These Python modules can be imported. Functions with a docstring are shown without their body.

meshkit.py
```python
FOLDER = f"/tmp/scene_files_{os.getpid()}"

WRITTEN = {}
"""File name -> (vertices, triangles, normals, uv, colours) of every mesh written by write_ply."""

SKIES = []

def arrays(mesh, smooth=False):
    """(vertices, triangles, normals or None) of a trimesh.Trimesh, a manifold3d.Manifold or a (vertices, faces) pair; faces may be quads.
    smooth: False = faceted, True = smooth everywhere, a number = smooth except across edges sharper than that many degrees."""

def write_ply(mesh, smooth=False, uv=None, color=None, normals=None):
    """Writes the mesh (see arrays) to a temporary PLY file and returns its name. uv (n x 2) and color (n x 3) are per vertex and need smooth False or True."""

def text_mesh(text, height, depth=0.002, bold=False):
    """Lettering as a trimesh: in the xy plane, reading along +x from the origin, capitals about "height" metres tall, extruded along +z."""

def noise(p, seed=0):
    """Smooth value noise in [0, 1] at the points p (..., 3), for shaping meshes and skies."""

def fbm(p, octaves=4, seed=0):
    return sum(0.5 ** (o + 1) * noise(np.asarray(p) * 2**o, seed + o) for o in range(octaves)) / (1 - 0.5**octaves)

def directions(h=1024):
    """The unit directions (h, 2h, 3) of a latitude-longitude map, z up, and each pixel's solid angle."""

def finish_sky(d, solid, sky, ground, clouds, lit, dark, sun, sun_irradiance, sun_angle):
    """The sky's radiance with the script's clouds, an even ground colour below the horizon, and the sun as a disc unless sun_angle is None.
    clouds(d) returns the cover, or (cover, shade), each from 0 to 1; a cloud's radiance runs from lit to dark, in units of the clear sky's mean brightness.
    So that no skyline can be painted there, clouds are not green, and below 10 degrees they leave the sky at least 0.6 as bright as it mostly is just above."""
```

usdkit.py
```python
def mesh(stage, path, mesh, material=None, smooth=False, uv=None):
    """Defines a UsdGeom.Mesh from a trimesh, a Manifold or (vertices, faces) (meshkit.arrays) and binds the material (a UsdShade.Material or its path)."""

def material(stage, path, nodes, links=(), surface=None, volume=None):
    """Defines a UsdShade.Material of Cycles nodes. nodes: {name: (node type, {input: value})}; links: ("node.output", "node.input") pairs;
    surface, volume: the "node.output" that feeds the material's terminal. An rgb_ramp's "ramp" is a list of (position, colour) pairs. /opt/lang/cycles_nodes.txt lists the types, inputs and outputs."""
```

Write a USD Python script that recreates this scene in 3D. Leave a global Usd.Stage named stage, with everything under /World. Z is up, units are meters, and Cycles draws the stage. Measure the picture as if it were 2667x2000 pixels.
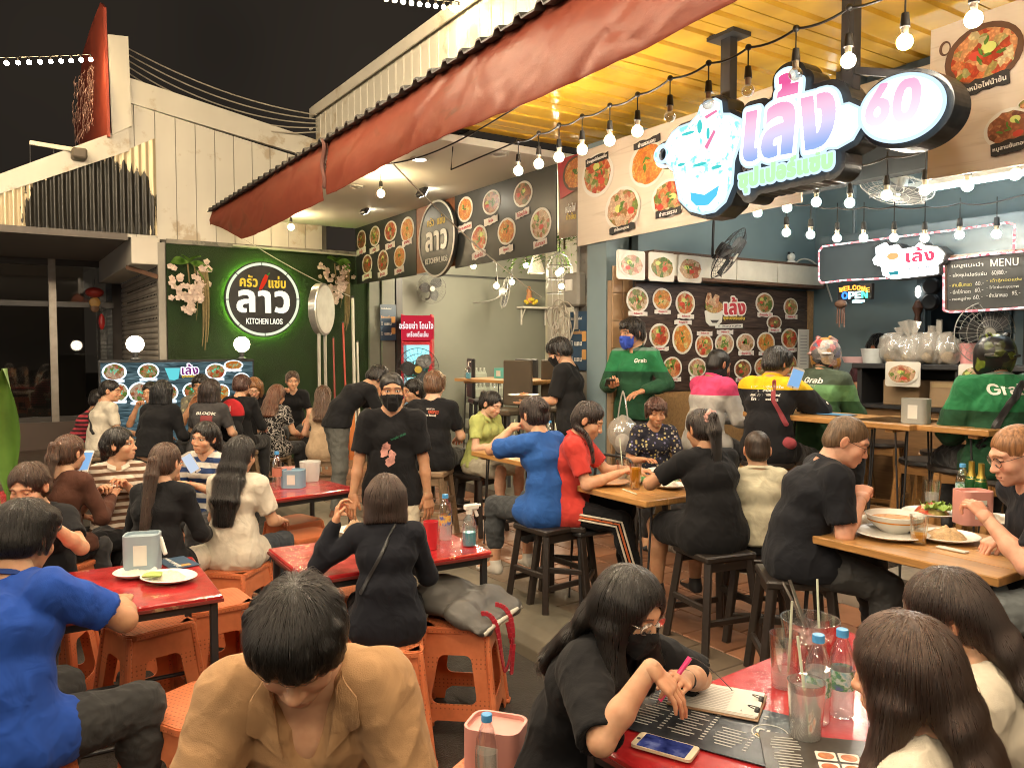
import math,random,glob,os
import numpy as np
import trimesh
import manifold3d as m3
import shapely
from shapely.geometry import Polygon,Point,LineString,box as sbox
from shapely import affinity
from shapely.ops import unary_union
from scipy.spatial import cKDTree
from scipy.ndimage import map_coordinates
import meshkit,usdkit
from pxr import Usd,UsdGeom,UsdLux,UsdShade,Gf,Sdf,Vt

# ------------------------------------------------------------------ camera, sky, exposure
# World: x runs along the shop fronts (towards the right), y into the shops, z up, metres.
stage=Usd.Stage.CreateInMemory()
UsdGeom.SetStageUpAxis(stage,"Z")
UsdGeom.SetStageMetersPerUnit(stage,1.0)
UsdGeom.Xform.Define(stage,"/World")
UsdGeom.Scope.Define(stage,"/World/Looks")
CAM_H,F_PX,HORIZON=1.67,2076.0,905.0  # eye height; focal length and horizon line on a 2667 x 2000 picture
YAW=math.atan2(0.549,-0.836)
PITCH=math.atan((1000-HORIZON)/F_PX)
FWD0=np.array([math.cos(YAW),math.sin(YAW),0.0])
RIGHT=np.array([math.sin(YAW),-math.cos(YAW),0.0])
FWD=np.array([*(FWD0[:2]*math.cos(PITCH)),-math.sin(PITCH)])
UP=np.cross(RIGHT,FWD)
EYE=np.array([0.0,0.0,CAM_H])
cam=UsdGeom.Camera.Define(stage,"/World/camera")
cam.CreateFocalLengthAttr(24.0)
cam.CreateHorizontalApertureAttr(24.0*2667/F_PX)
cam.CreateVerticalApertureAttr(24.0*2000/F_PX)
cam.CreateClippingRangeAttr((0.05,500.0))
cam.CreateExposureAttr(0.06)
_cm=Gf.Matrix4d(*[float(x)for x in(*RIGHT,0,*UP,0,*(-FWD),0,*EYE,1)])
UsdGeom.Xformable(cam).AddTransformOp().Set(_cm)

sky=UsdLux.DomeLight.Define(stage,"/World/sky")
sky.GetPrim().SetCustomDataByKey("kind","structure")
_sm=usdkit.material(stage,"/World/Looks/night_sky",{
    "sky":("sky_texture",{"sky_type":"single_scattering","sun_disc":False,"sun_elevation":-0.09,"sun_rotation":2.2}),
    "tc":("texture_coordinate",{}),"n":("noise_texture",{"scale":1.6,"detail":3.0}),"r":("rgb_ramp",{"ramp":[(0.3,(0.013,0.011,0.009)),(0.7,(0.040,0.031,0.023))]}),
    "g":("mix_color",{"blend_type":"mix","fac":0.95}),
    "bg":("background_shader",{"strength":1.0})},
    [("sky.color","g.a"),("tc.generated","n.vector"),("n.fac","r.fac"),("r.color","g.b"),("g.result","bg.color")],surface="bg.background")
UsdShade.MaterialBindingAPI.Apply(sky.GetPrim()).Bind(_sm)

# ------------------------------------------------------------------ pixels of the picture -> points of the place (used only to lay things out)
def ray(px,py):
    d=FWD*F_PX+RIGHT*(px-1333.5)-UP*(py-1000.0)
    return d/np.dot(d,FWD0)  # one metre of depth along the level view axis
def at_d(px,py,d):return EYE+ray(px,py)*d
def at_z(px,py,z):r=ray(px,py);return EYE+r*((z-CAM_H)/r[2])
def at_y(px,py,y):r=ray(px,py);return EYE+r*(y/r[1])
def at_x(px,py,x):r=ray(px,py);return EYE+r*(x/r[0])
def depth_of(p):return float(np.dot(np.asarray(p)[:2],FWD0[:2]))

# ------------------------------------------------------------------ names, things, parts
_count={}
def numbered(path):
    n=_count.get(path,0)
    _count[path]=n+1
    return path if n==0 else f"{path}_{n:03d}"
def thing(name,label,cat,loc=(0,0,0),rotz=0.0,group=None):
    x=UsdGeom.Xform.Define(stage,numbered("/World/"+name))
    x.AddTranslateOp().Set(Gf.Vec3d(*map(float,loc)))
    if rotz:x.AddRotateZOp().Set(float(math.degrees(rotz)))
    tag(x.GetPrim(),label,cat,group)
    return x.GetPrim()
def tag(p,label=None,cat=None,group=None,kind=None):
    p=p.GetPrim()
    for k,v in(("label",label),("category",cat),("group",group),("kind",kind)):
        if v:p.SetCustomDataByKey(k,v)
    return p
def obj(name,mesh,mat,parent=None,smooth=False,col=None,label=None,kind=None):
    path=numbered((str(parent.GetPath())if parent else "/World")+"/"+name)
    if isinstance(mesh,list):mesh=cat(mesh)
    m=usdkit.mesh(stage,path,mesh,mat,smooth=smooth)
    if col is not None:
        UsdGeom.PrimvarsAPI(m).CreatePrimvar("tint",Sdf.ValueTypeNames.Color3fArray,"vertex").Set(Vt.Vec3fArray.FromNumpy(np.asarray(col,np.float32)))
    if label:m.GetPrim().SetCustomDataByKey("label",label)
    if kind:m.GetPrim().SetCustomDataByKey("kind",kind)
    return m.GetPrim()
def struct(name,mesh,mat,smooth=False):return tag(obj(name,mesh,mat,None,smooth),kind="structure")
def curves(name,lines,width,mat,parent=None):
    path=numbered((str(parent.GetPath())if parent else "/World")+"/"+name)
    c=UsdGeom.BasisCurves.Define(stage,path)
    c.CreateTypeAttr("linear")
    c.CreateCurveVertexCountsAttr(Vt.IntArray.FromNumpy(np.array([len(l)for l in lines],np.int32)))
    c.CreatePointsAttr(Vt.Vec3fArray.FromNumpy(np.vstack(lines).astype(np.float32)))
    w=np.concatenate([np.full(len(l),width)*np.linspace(1,0.45,len(l))for l in lines]).astype(np.float32)
    c.CreateWidthsAttr(Vt.FloatArray.FromNumpy(w));c.SetWidthsInterpolation("vertex")
    UsdShade.MaterialBindingAPI.Apply(c.GetPrim()).Bind(mat)
    return c.GetPrim()
def dup(root,name,loc,rotz,label,group=None,scale=None):
    x=UsdGeom.Xform.Define(stage,numbered("/World/"+name))
    x.GetPrim().GetReferences().AddInternalReference(root.GetPath())
    x.ClearXformOpOrder()if False else None
    x.GetPrim().SetInstanceable(True)
    xf=UsdGeom.Xformable(x)
    xf.SetXformOpOrder([])
    t=x.GetPrim().GetAttribute("xformOp:translate")
    op=xf.AddTransformOp()
    M=Gf.Matrix4d().SetRotate(Gf.Rotation(Gf.Vec3d(0,0,1),math.degrees(rotz)))
    if scale:M=Gf.Matrix4d().SetScale(Gf.Vec3d(*scale))*M
    op.Set(M*Gf.Matrix4d().SetTranslate(Gf.Vec3d(*map(float,loc))))
    xf.SetXformOpOrder([op])
    tag(x.GetPrim(),label,root.GetCustomDataByKey("category"),group or root.GetCustomDataByKey("group"))
    return x.GetPrim()

# ------------------------------------------------------------------ materials
_mats={}
def M(key,col,rough=0.5,var=0.12,scale=6.0,bump=0.0,bscale=60.0,metal=0.0,coat=0.0,spec=0.5,stretch=None,sheen=0.0,wear=None,sss=0.0,spots=None):
    """Plain surface: colour with soft unevenness, fine relief, and optional worn patches (wear = (colour, amount, scale))."""
    if key in _mats:return _mats[key]
    n={"tc":("texture_coordinate",{}),"mp":("mapping",{"scale":stretch or(1,1,1)}),
         "nz":("noise_texture",{"scale":scale,"detail":5.0,"roughness":0.6}),
         "rp":("rgb_ramp",{"ramp":[(0.25,tuple(c*(1-var)for c in col)),(0.75,tuple(min(1,c*(1+var))for c in col))]}),
         "p":("principled_bsdf",{"roughness":rough,"metallic":metal,"coat_weight":coat,"specular_ior_level":spec,"sheen_weight":sheen})}
    l=[("tc.object","mp.vector"),("mp.vector","nz.vector"),("nz.fac","rp.fac")]
    src="rp.color"
    if wear:
        n["wn"]=("noise_texture",{"scale":wear[2],"detail":6.0,"roughness":0.65})
        n["wr"]=("rgb_ramp",{"ramp":[(1-wear[1]-0.03,(0,0,0)),(1-wear[1]+0.03,(1,1,1))]})
        n["wm"]=("mix_color",{"b":wear[0]})
        l+=[("tc.object","wn.vector"),("wn.fac","wr.fac"),("wr.color","wm.fac"),(src,"wm.a")]
        src="wm.result"
    l.append((src,"p.base_color"))
    if sss:n["p"][1].update({"subsurface_weight":sss,"subsurface_scale":0.006})
    n["rn"]=("math",{"math_type":"multiply_add","value2":0.24,"value3":max(0.02,rough-0.12)})
    l+=[("nz.fac","rn.value1"),("rn.value","p.roughness")]
    if bump:
        n["bn"]=("noise_texture",{"scale":bscale,"detail":4.0})
        n["b"]=("bump",{"strength":bump,"distance":0.01})
        l+=[("mp.vector","bn.vector"),("bn.fac","b.height"),("b.normal","p.normal")]
    _mats[key]=usdkit.material(stage,"/World/Looks/"+key,n,l,surface="p.BSDF")
    return _mats[key]
def EM(key,col,strength):
    if key not in _mats:
        _mats[key]=usdkit.material(stage,"/World/Looks/"+key,{"e":("emission",{"color":col,"strength":strength})},[],surface="e.emission")
    return _mats[key]
def G(key,nodes,links,surface):
    if key not in _mats:_mats[key]=usdkit.material(stage,"/World/Looks/"+key,nodes,links,surface=surface)
    return _mats[key]
def GLASS(key,tint=(0.95,0.97,0.97),rough=0.03,gloss=0.12):
    """Thin clear plastic or glass: light passes, the rim and glints show."""
    return G(key,{"t":("transparent_bsdf",{"color":tint}),"g":("glossy_bsdf",{"color":(1,1,1),"roughness":rough}),
                   "w":("layer_weight",{"blend":0.35}),"a":("math",{"math_type":"multiply_add","value2":0.75,"value3":gloss,"use_clamp":True}),
                   "m":("mix_closure",{})},
             [("w.facing","a.value1"),("a.value","m.fac"),("t.BSDF","m.closure1"),("g.BSDF","m.closure2")],"m.closure")

# ------------------------------------------------------------------ shapes
def cat(ms):return trimesh.util.concatenate([tri(m)for m in ms])
def tri(m):
    if isinstance(m,trimesh.Trimesh):return m
    v,f,_=meshkit.arrays(m);return trimesh.Trimesh(v,f,process=False)
def mv(m,t=(0,0,0),rz=0.0,rx=0.0,ry=0.0,s=None):
    m=tri(m).copy()
    if s is not None:m.apply_scale(s)
    T=trimesh.transformations
    if rx:m.apply_transform(T.rotation_matrix(rx,[1,0,0]))
    if ry:m.apply_transform(T.rotation_matrix(ry,[0,1,0]))
    if rz:m.apply_transform(T.rotation_matrix(rz,[0,0,1]))
    m.apply_translation(t);return m
def bx(sx,sy,sz,c=(0,0,0),r=0.0):
    """Box of full size sx, sy, sz centred at c, edges chamfered by r."""
    if r<=0:return mv(trimesh.creation.box((sx,sy,sz)),c)
    r=min(r,0.49*min(sx,sy,sz));h=np.array([sx,sy,sz])/2;pts=[]
    for k in range(3):
        e=h-r;e[k]=h[k]
        pts+=[np.array(s)*e for s in np.array(np.meshgrid([-1,1],[-1,1],[-1,1])).T.reshape(-1,3)]
    return mv(trimesh.convex.convex_hull(np.array(pts)),c)
def span(x0,x1,y0,y1,z0,z1,r=0.0):return bx(abs(x1-x0),abs(y1-y0),abs(z1-z0),((x0+x1)/2,(y0+y1)/2,(z0+z1)/2),r)
def align(a,b):
    a,b=np.asarray(a,float),np.asarray(b,float);d=b-a;L=np.linalg.norm(d);z=d/max(L,1e-9)
    x=np.cross([0,0,1.0],z)
    x=np.array([1.0,0,0])if np.linalg.norm(x)<1e-6 else x/np.linalg.norm(x)
    T=np.eye(4);T[:3,0],T[:3,1],T[:3,2],T[:3,3]=x,np.cross(z,x),z,(a+b)/2
    return T,L
def bar(a,b,sx,sy=None,r=0.0):
    T,L=align(a,b);m=bx(sx,sy or sx,L,r=r);m.apply_transform(T);return m
def rod(a,b,r0,r1=None,n=10):
    T,L=align(a,b);r1=r0 if r1 is None else r1
    m=lathe([(0,-L/2),(r0,-L/2),(r1,L/2),(0,L/2)],n);m.apply_transform(T);return m
def lathe(prof,n=20):
    m=trimesh.creation.revolve(np.array(prof,float),sections=n);return m
def tube(pts,r,n=6):
    pts=np.asarray(pts,float);N=len(pts)
    rr=np.broadcast_to(r,(N,))
    t=np.gradient(pts,axis=0);t/=np.maximum(np.linalg.norm(t,axis=1,keepdims=True),1e-9)
    ref=np.array([0,0,1.0])if abs(t[:,2]).mean()<0.9 else np.array([1.0,0,0])
    u=np.cross(t,ref);u/=np.maximum(np.linalg.norm(u,axis=1,keepdims=True),1e-9);w=np.cross(u,t)
    a=np.linspace(0,2*np.pi,n,endpoint=False)
    V=(pts[:,None]+rr[:,None,None]*(np.cos(a)[None,:,None]*u[:,None]+np.sin(a)[None,:,None]*w[:,None])).reshape(-1,3)
    i,j=np.meshgrid(np.arange(N-1),np.arange(n),indexing="ij");i,j=i.ravel(),j.ravel();k=(j+1)%n
    Fq=np.stack([i*n+j,(i+1)*n+j,(i+1)*n+k,i*n+k],1)
    F_=np.vstack([Fq[:,[0,1,2]],Fq[:,[0,2,3]]])
    caps=[[0,q,q+1]for q in range(1,n-1)]+[[(N-1)*n,(N-1)*n+q+1,(N-1)*n+q]for q in range(1,n-1)]
    return trimesh.Trimesh(V,np.vstack([F_,caps]),process=False)
def polys(g):return[p for p in getattr(g,"geoms",[g])if p.geom_type=="Polygon" and p.area>1e-9]
def ext(shape,depth):
    """Flat shape in x-y, pulled up by depth along z."""
    return cat([trimesh.creation.extrude_polygon(p,depth,engine="earcut")for p in polys(shape)])
def upright(m,loc,rz=0.0):
    """A flat x-y drawing stood up: x stays to the right, y becomes up, its front faces -y; then turned by rz."""
    return mv(mv(m,rx=math.pi/2),loc,rz)
def rrect(w,h,r=0.02):return sbox(-w/2+r,-h/2+r,w/2-r,h/2-r).buffer(r,4)
def oval(w,h,n=28):
    a=np.linspace(0,2*np.pi,n,endpoint=False);return Polygon(np.stack([w/2*np.cos(a),h/2*np.sin(a)],1))
def smooth_line(pts,n=40):
    pts=np.asarray(pts,float);t=np.linspace(0,1,len(pts));from scipy.interpolate import CubicSpline
    return CubicSpline(t,pts)(np.linspace(0,1,n))
def sag(a,b,drop,n=24):
    a,b=np.asarray(a,float),np.asarray(b,float);t=np.linspace(0,1,n)[:,None]
    p=a+(b-a)*t;p[:,2]-=drop*4*(t[:,0]*(1-t[:,0]));return p
def grid_mesh(fn,nu,nv):
    """Sheet from fn(u, v) over the unit square."""
    u,v=np.meshgrid(np.linspace(0,1,nu),np.linspace(0,1,nv),indexing="ij")
    P=np.asarray(fn(u,v));P=np.stack(P,-1).reshape(-1,3)
    i,j=np.meshgrid(np.arange(nu-1),np.arange(nv-1),indexing="ij");i,j=i.ravel(),j.ravel()
    q=np.stack([i*nv+j,(i+1)*nv+j,(i+1)*nv+j+1,i*nv+j+1],1)
    return trimesh.Trimesh(P,np.vstack([q[:,[0,1,2]],q[:,[0,2,3]]]),process=False)
def thick(m,t):
    """Gives an open sheet a thickness t along its normals."""
    v,f,n=meshkit.arrays(m,True);N=len(v)
    e=np.sort(np.vstack([f[:,[0,1]],f[:,[1,2]],f[:,[2,0]]]),1);d=np.vstack([f[:,[0,1]],f[:,[1,2]],f[:,[2,0]]])
    _,idx,cnt=np.unique(e,axis=0,return_index=True,return_counts=True);b=d[idx[cnt==1]]
    side=np.vstack([np.stack([b[:,1],b[:,0],b[:,0]+N],1),np.stack([b[:,1],b[:,0]+N,b[:,1]+N],1)])
    return trimesh.Trimesh(np.vstack([v,v-n*t]),np.vstack([f,f[:,::-1]+N,side]),process=False)
_fonts={}
def text_shape(text,height,thai=None,weight=700,width=100,slant=0.0):
    """Lettering as a shapely shape, about height tall, centred on the origin."""
    from PIL import Image,ImageDraw,ImageFont
    thai=any("\u0e00"<=c<="\u0e7f" for c in text)if thai is None else thai
    size=170 if weight>=900 else 72;key=(thai,weight,width)
    if key not in _fonts:
        name="NotoSansThai*" if thai else "Inter.woff2"
        f=ImageFont.truetype(glob.glob("/opt/blender-*/*/datafiles/fonts/"+name)[0],size)
        try:f.set_variation_by_axes([weight,width]if thai else([14,weight]if len(f.get_variation_axes())>1 else[weight]))
        except Exception:pass
        _fonts[key]=f
    f=_fonts[key]
    x0,y0,x1,y1=f.getbbox(text,anchor="ls")
    im=Image.new("L",(int(x1-x0)+8,int(y1-y0)+8))
    ImageDraw.Draw(im).text((4-x0,4-y0),text,255,font=f,anchor="ls")
    on=np.pad(np.asarray(im)>127,((0,0),(1,1))).astype(np.int8)
    r,st=np.nonzero(np.diff(on,axis=1)==1);en=np.nonzero(np.diff(on,axis=1)==-1)[1]
    s=shapely.union_all(shapely.box(st,-r-1,en,-r)).buffer(0.6).buffer(-0.6).simplify(0.55)
    b=s.bounds;k=height/(b[3]-b[1])
    s=affinity.translate(s,-(b[0]+b[2])/2,-(b[1]+b[3])/2)
    s=affinity.scale(s,k,k,origin=(0,0))
    return affinity.skew(s,xs=slant,origin=(0,0))if slant else s
# ------------------------------------------------------------------ smooth bodies: distance fields turned into one continuous surface
def rot(axis,a):
    return trimesh.transformations.rotation_matrix(a,axis)[:3,:3]
class Field:
    def __init__(self,lo,hi,h):
        self.h=h;self.lo=np.asarray(lo,float);n=np.ceil((np.asarray(hi)-self.lo)/h).astype(int)+1
        self.n=n;self.D=np.full(n,9.0,np.float32)
    def _sub(self,lo,hi):
        a=np.clip(np.floor((np.asarray(lo)-self.lo)/self.h).astype(int),0,self.n-1)
        b=np.clip(np.ceil((np.asarray(hi)-self.lo)/self.h).astype(int)+1,a+1,self.n)
        ax=[self.lo[k]+self.h*np.arange(a[k],b[k])for k in range(3)]
        P=np.stack(np.meshgrid(*ax,indexing="ij"),-1).astype(np.float32)
        return tuple(slice(a[k],b[k])for k in range(3)),P
    def _put(self,box,d,k,cut=False):
        a=self.D[box]
        if cut:a,d=-a,d
        if k<=0:r=np.minimum(a,d)
        else:
            h=np.clip(0.5+0.5*(a-d)/k,0,1);r=a+(d-a)*h-k*h*(1-h)
        self.D[box]=-r if cut else r
    def ell(self,c,r,R=None,k=0.02,cut=False):
        c,r=np.asarray(c,float),np.broadcast_to(np.asarray(r,float),(3,));m=(r.max()if R is not None else r)+k+2*self.h
        box,P=self._sub(c-m,c+m);q=P-c.astype(np.float32)
        if R is not None:q=q@np.asarray(R,np.float32)
        rr=r.astype(np.float32);k0=np.linalg.norm(q/rr,axis=-1);k1=np.linalg.norm(q/rr**2,axis=-1)
        self._put(box,np.where(k1>1e-6,k0*(k0-1)/np.maximum(k1,1e-6),-r.min()),k,cut)
    def cone(self,A,B,ra,rb,k=0.02,cut=False):
        A,B=np.asarray(A,float),np.asarray(B,float);m=max(ra,rb)+k+2*self.h
        box,P=self._sub(np.minimum(A,B)-m,np.maximum(A,B)+m);d=(B-A).astype(np.float32);q=P-A.astype(np.float32)
        t=np.clip((q@d)/max(float(d@d),1e-9),0,1)
        self._put(box,np.linalg.norm(q-t[...,None]*d,axis=-1)-(ra+(rb-ra)*t),k,cut)
    def econe(self,A,B,X,ra,rb,k=0.03,cut=False,cap=0.8):
        """Tube of elliptical section: half-widths ra = (along X, across) at A, rb at B."""
        A,B,X=(np.asarray(x,float)for x in(A,B,X));d=B-A;L=np.linalg.norm(d);z=d/L
        X=X-z*(X@z);X/=np.linalg.norm(X);Y=np.cross(z,X);m=max(*ra,*rb)+k+2*self.h
        box,P=self._sub(np.minimum(A,B)-m,np.maximum(A,B)+m);q=P-A.astype(np.float32)
        zz=q@z.astype(np.float32);t=np.clip(zz/L,0,1);a=ra[0]+(rb[0]-ra[0])*t;b=ra[1]+(rb[1]-ra[1])*t
        e=np.maximum(np.maximum(-zz,zz-L),0)
        self._put(box,(np.sqrt((q@X.astype(np.float32)/a)**2+(q@Y.astype(np.float32)/b)**2+(e/(cap*np.minimum(a,b)))**2)-1)*np.minimum(a,b),k,cut)
    def plane(self,p,n,k=0.0):
        """Cuts away what lies on the side n points to."""
        n=np.asarray(n,float)/np.linalg.norm(n);ax=[self.lo[i]+self.h*np.arange(self.n[i])for i in range(3)]
        d=(n[0]*(ax[0]-p[0]))[:,None,None]+(n[1]*(ax[1]-p[1]))[None,:,None]+(n[2]*(ax[2]-p[2]))[None,None,:]
        self._put((slice(None),)*3,-d.astype(np.float32),k,True)
    def minus(self,other,off=0.0):self.D=np.maximum(self.D,-(other.D-off))
    def at(self,p,order=1):return map_coordinates(self.D,((np.asarray(p)-self.lo)/self.h).T,order=order,mode="nearest")
    def grad(self,p):
        e=self.h;g=np.stack([self.at(p+np.eye(3)[k]*e)-self.at(p-np.eye(3)[k]*e)for k in range(3)],1)
        return g/np.maximum(np.linalg.norm(g,axis=1,keepdims=True),1e-6)
    def mesh(self):
        D=self.D;D[0],D[-1],D[:,0],D[:,-1],D[:,:,0],D[:,:,-1]=1,1,1,1,1,1
        S=D<0;n=D.shape;c=np.zeros([k-1 for k in n],np.int8)
        for o in np.ndindex(2,2,2):c+=S[o[0]:n[0]-1+o[0],o[1]:n[1]-1+o[1],o[2]:n[2]-1+o[2]]
        act=np.argwhere((c>0)&(c<8));idx=np.full(c.shape,-1,np.int32);idx[tuple(act.T)]=np.arange(len(act))
        acc,cnt=np.zeros((len(act),3)),np.zeros(len(act))
        for k in range(3):
            for o in np.ndindex(2,2):
                off=np.insert(np.array(o),k,0);a=act+off;b=a.copy();b[:,k]+=1
                da,db=D[tuple(a.T)],D[tuple(b.T)];m=(da<0)!=(db<0);t=da[m]/(da[m]-db[m])
                p=a[m].astype(float);p[:,k]+=t;acc[m]+=p;cnt[m]+=1
        V=self.lo+self.h*acc/np.maximum(cnt,1)[:,None];Fs=[]
        for k in range(3):
            u,w=(k+1)%3,(k+2)%3;sl=[slice(1,-1)]*3;sl[k]=slice(0,-1);s2=list(sl);s2[k]=slice(1,None)
            A,B=S[tuple(sl)],S[tuple(s2)]
            for flip,mask in((False,A&~B),(True,~A&B)):
                e=np.argwhere(mask);off=np.ones(3,int);off[k]=0;e=e+off
                q=[]
                for du,dw in((0,0),(1,0),(1,1),(0,1)):
                    x=e.copy();x[:,u]-=du;x[:,w]-=dw;q.append(idx[tuple(x.T)])
                q=np.stack(q,1);Fs.append(q[:,::-1]if flip else q)
        Q=np.vstack(Fs);Q=Q[(Q>=0).all(1)]
        return trimesh.Trimesh(V,np.vstack([Q[:,[0,1,2]],Q[:,[0,2,3]]]),process=False)
def relax(m,it=4):
    """Light smoothing that keeps the volume."""
    f=m.faces;e=np.vstack([f[:,[0,1]],f[:,[1,2]],f[:,[2,0]]]);e=np.unique(np.sort(e,1),axis=0);v=np.array(m.vertices)
    deg=np.bincount(e.ravel(),minlength=len(v))[:,None].clip(1)
    for i in range(it*2):
        s=np.zeros_like(v)
        for k in range(3):s[:,k]=np.bincount(e[:,0],v[e[:,1],k],len(v))+np.bincount(e[:,1],v[e[:,0],k],len(v))
        v+=(0.5 if i%2==0 else-0.52)*(s/deg-v)
    return trimesh.Trimesh(v,f,process=False)
def vnorm(m):
    return meshkit.arrays(m,True)[2]
# ------------------------------------------------------------------ the setting: road, kerb, pavement, shop floors
WOODL=lambda k,c,r=0.4:G(k,{"tc":("texture_coordinate",{}),"mp":("mapping",{"scale":(1.0,9.0,9.0)}),"n":("noise_texture",{"scale":5.0,"detail":6.0,"roughness":0.65,"distortion":0.6}),
    "r":("rgb_ramp",{"ramp":[(0.25,tuple(x*0.6 for x in c)),(0.55,c),(0.8,tuple(min(1,x*1.25)for x in c))]}),"b":("bump",{"strength":0.12,"distance":0.004}),"p":("principled_bsdf",{"roughness":r,"coat_weight":0.25,"coat_roughness":0.25}),
    "oi":("object_info",{}),"hs":("hsv",{}),"vm":("math",{"math_type":"multiply_add","value2":0.35,"value3":0.82})},
    [("tc.object","mp.vector"),("mp.vector","n.vector"),("n.fac","r.fac"),("oi.random","vm.value1"),("vm.value","hs.value"),("r.color","hs.color"),("hs.color","p.base_color"),("n.fac","b.height"),("b.normal","p.normal")],"p.BSDF")
def VARIED(key,col,rough=0.6,amount=0.35,bump=0.25,scale=9.0,dirt=(0.05,0.045,0.04),dirty=0.35):
    """Stone, tile or paint whose tone changes from piece to piece."""
    return G(key,{"oi":("object_info",{}),"vm":("math",{"math_type":"multiply_add","value2":amount,"value3":1-amount/2}),"hs":("hsv",{"color":col}),"g":("geometry",{}),
                   "n":("noise_texture",{"scale":scale,"detail":6.0,"roughness":0.65}),"n2":("noise_texture",{"scale":1.7,"detail":5.0}),"r":("rgb_ramp",{"ramp":[(0.35,(0,0,0)),(0.72,(1,1,1))]}),
                   "d":("math",{"math_type":"multiply","value2":dirty}),"m":("mix_color",{"b":dirt}),"mm":("mix_color",{"blend_type":"multiply","fac":0.5}),"b":("bump",{"strength":bump,"distance":0.006}),
                   "rg":("math",{"math_type":"multiply_add","value2":0.3,"value3":rough-0.15}),"p":("principled_bsdf",{})},
             [("oi.random","vm.value1"),("vm.value","hs.value"),("hs.color","mm.a"),("n.color","mm.b"),("g.position","n.vector"),("g.position","n2.vector"),("n2.fac","r.fac"),("r.color","d.value1"),("d.value","m.fac"),("hs.color","m.a"),
              ("m.result","p.base_color"),("n.fac","b.height"),("b.normal","p.normal"),("n.fac","rg.value1"),("rg.value","p.roughness")],"p.BSDF")
asphalt=G("asphalt",{"g":("geometry",{}),"n":("noise_texture",{"scale":90.0,"detail":3.0}),"n2":("noise_texture",{"scale":1.3,"detail":6.0,"roughness":0.7}),"v":("voronoi_texture",{"scale":140.0}),
    "r":("rgb_ramp",{"ramp":[(0.3,(0.020,0.016,0.012)),(0.55,(0.042,0.034,0.026)),(0.75,(0.075,0.062,0.048))]}),"mx":("mix_color",{"blend_type":"multiply","fac":0.6}),
    "rr":("rgb_ramp",{"ramp":[(0.35,(0.38,0.38,0.38)),(0.65,(0.8,0.8,0.8))]}),"b":("bump",{"strength":0.45,"distance":0.006}),"p":("principled_bsdf",{})},
    [("g.position","n.vector"),("g.position","n2.vector"),("g.position","v.vector"),("n2.fac","r.fac"),("r.color","mx.a"),("n.color","mx.b"),("mx.result","p.base_color"),("n2.fac","rr.fac"),("rr.color","p.roughness"),("v.distance","b.height"),("b.normal","p.normal")],"p.BSDF")
GZ,SZ,FZ=0.0,0.12,0.26  # road, pavement, restaurant floor
KY=2.70  # back edge of the kerb
FY=4.30  # shop front line
struct("road",span(-60,40,-40,2.62,-0.3,GZ),asphalt)
ground=struct("ground",span(-60,40,2.62,40,-0.3,-0.02),M("ground_fill",(0.05,0.045,0.04),0.9))
pave=struct("pavement",span(-13.5,6,KY,FY+0.02,-0.02,SZ-0.010),M("tile_joint",(0.045,0.038,0.03),0.9,bump=0.3))
kerb_m=VARIED("kerb_stone_grey",(0.185,0.155,0.112),0.75,0.3,0.6,14.0,(0.035,0.035,0.022),0.75)
kerb=struct("kerb",span(-13.5,6,2.46,2.69,-0.05,0.06),kerb_m)
kp=Polygon([(-0.30,-0.02),(-0.285,0.05),(-0.25,0.098),(-0.19,0.128),(-0.10,0.142),(0.02,0.142),(0.11,0.128),(0.11,-0.02)])
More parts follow.
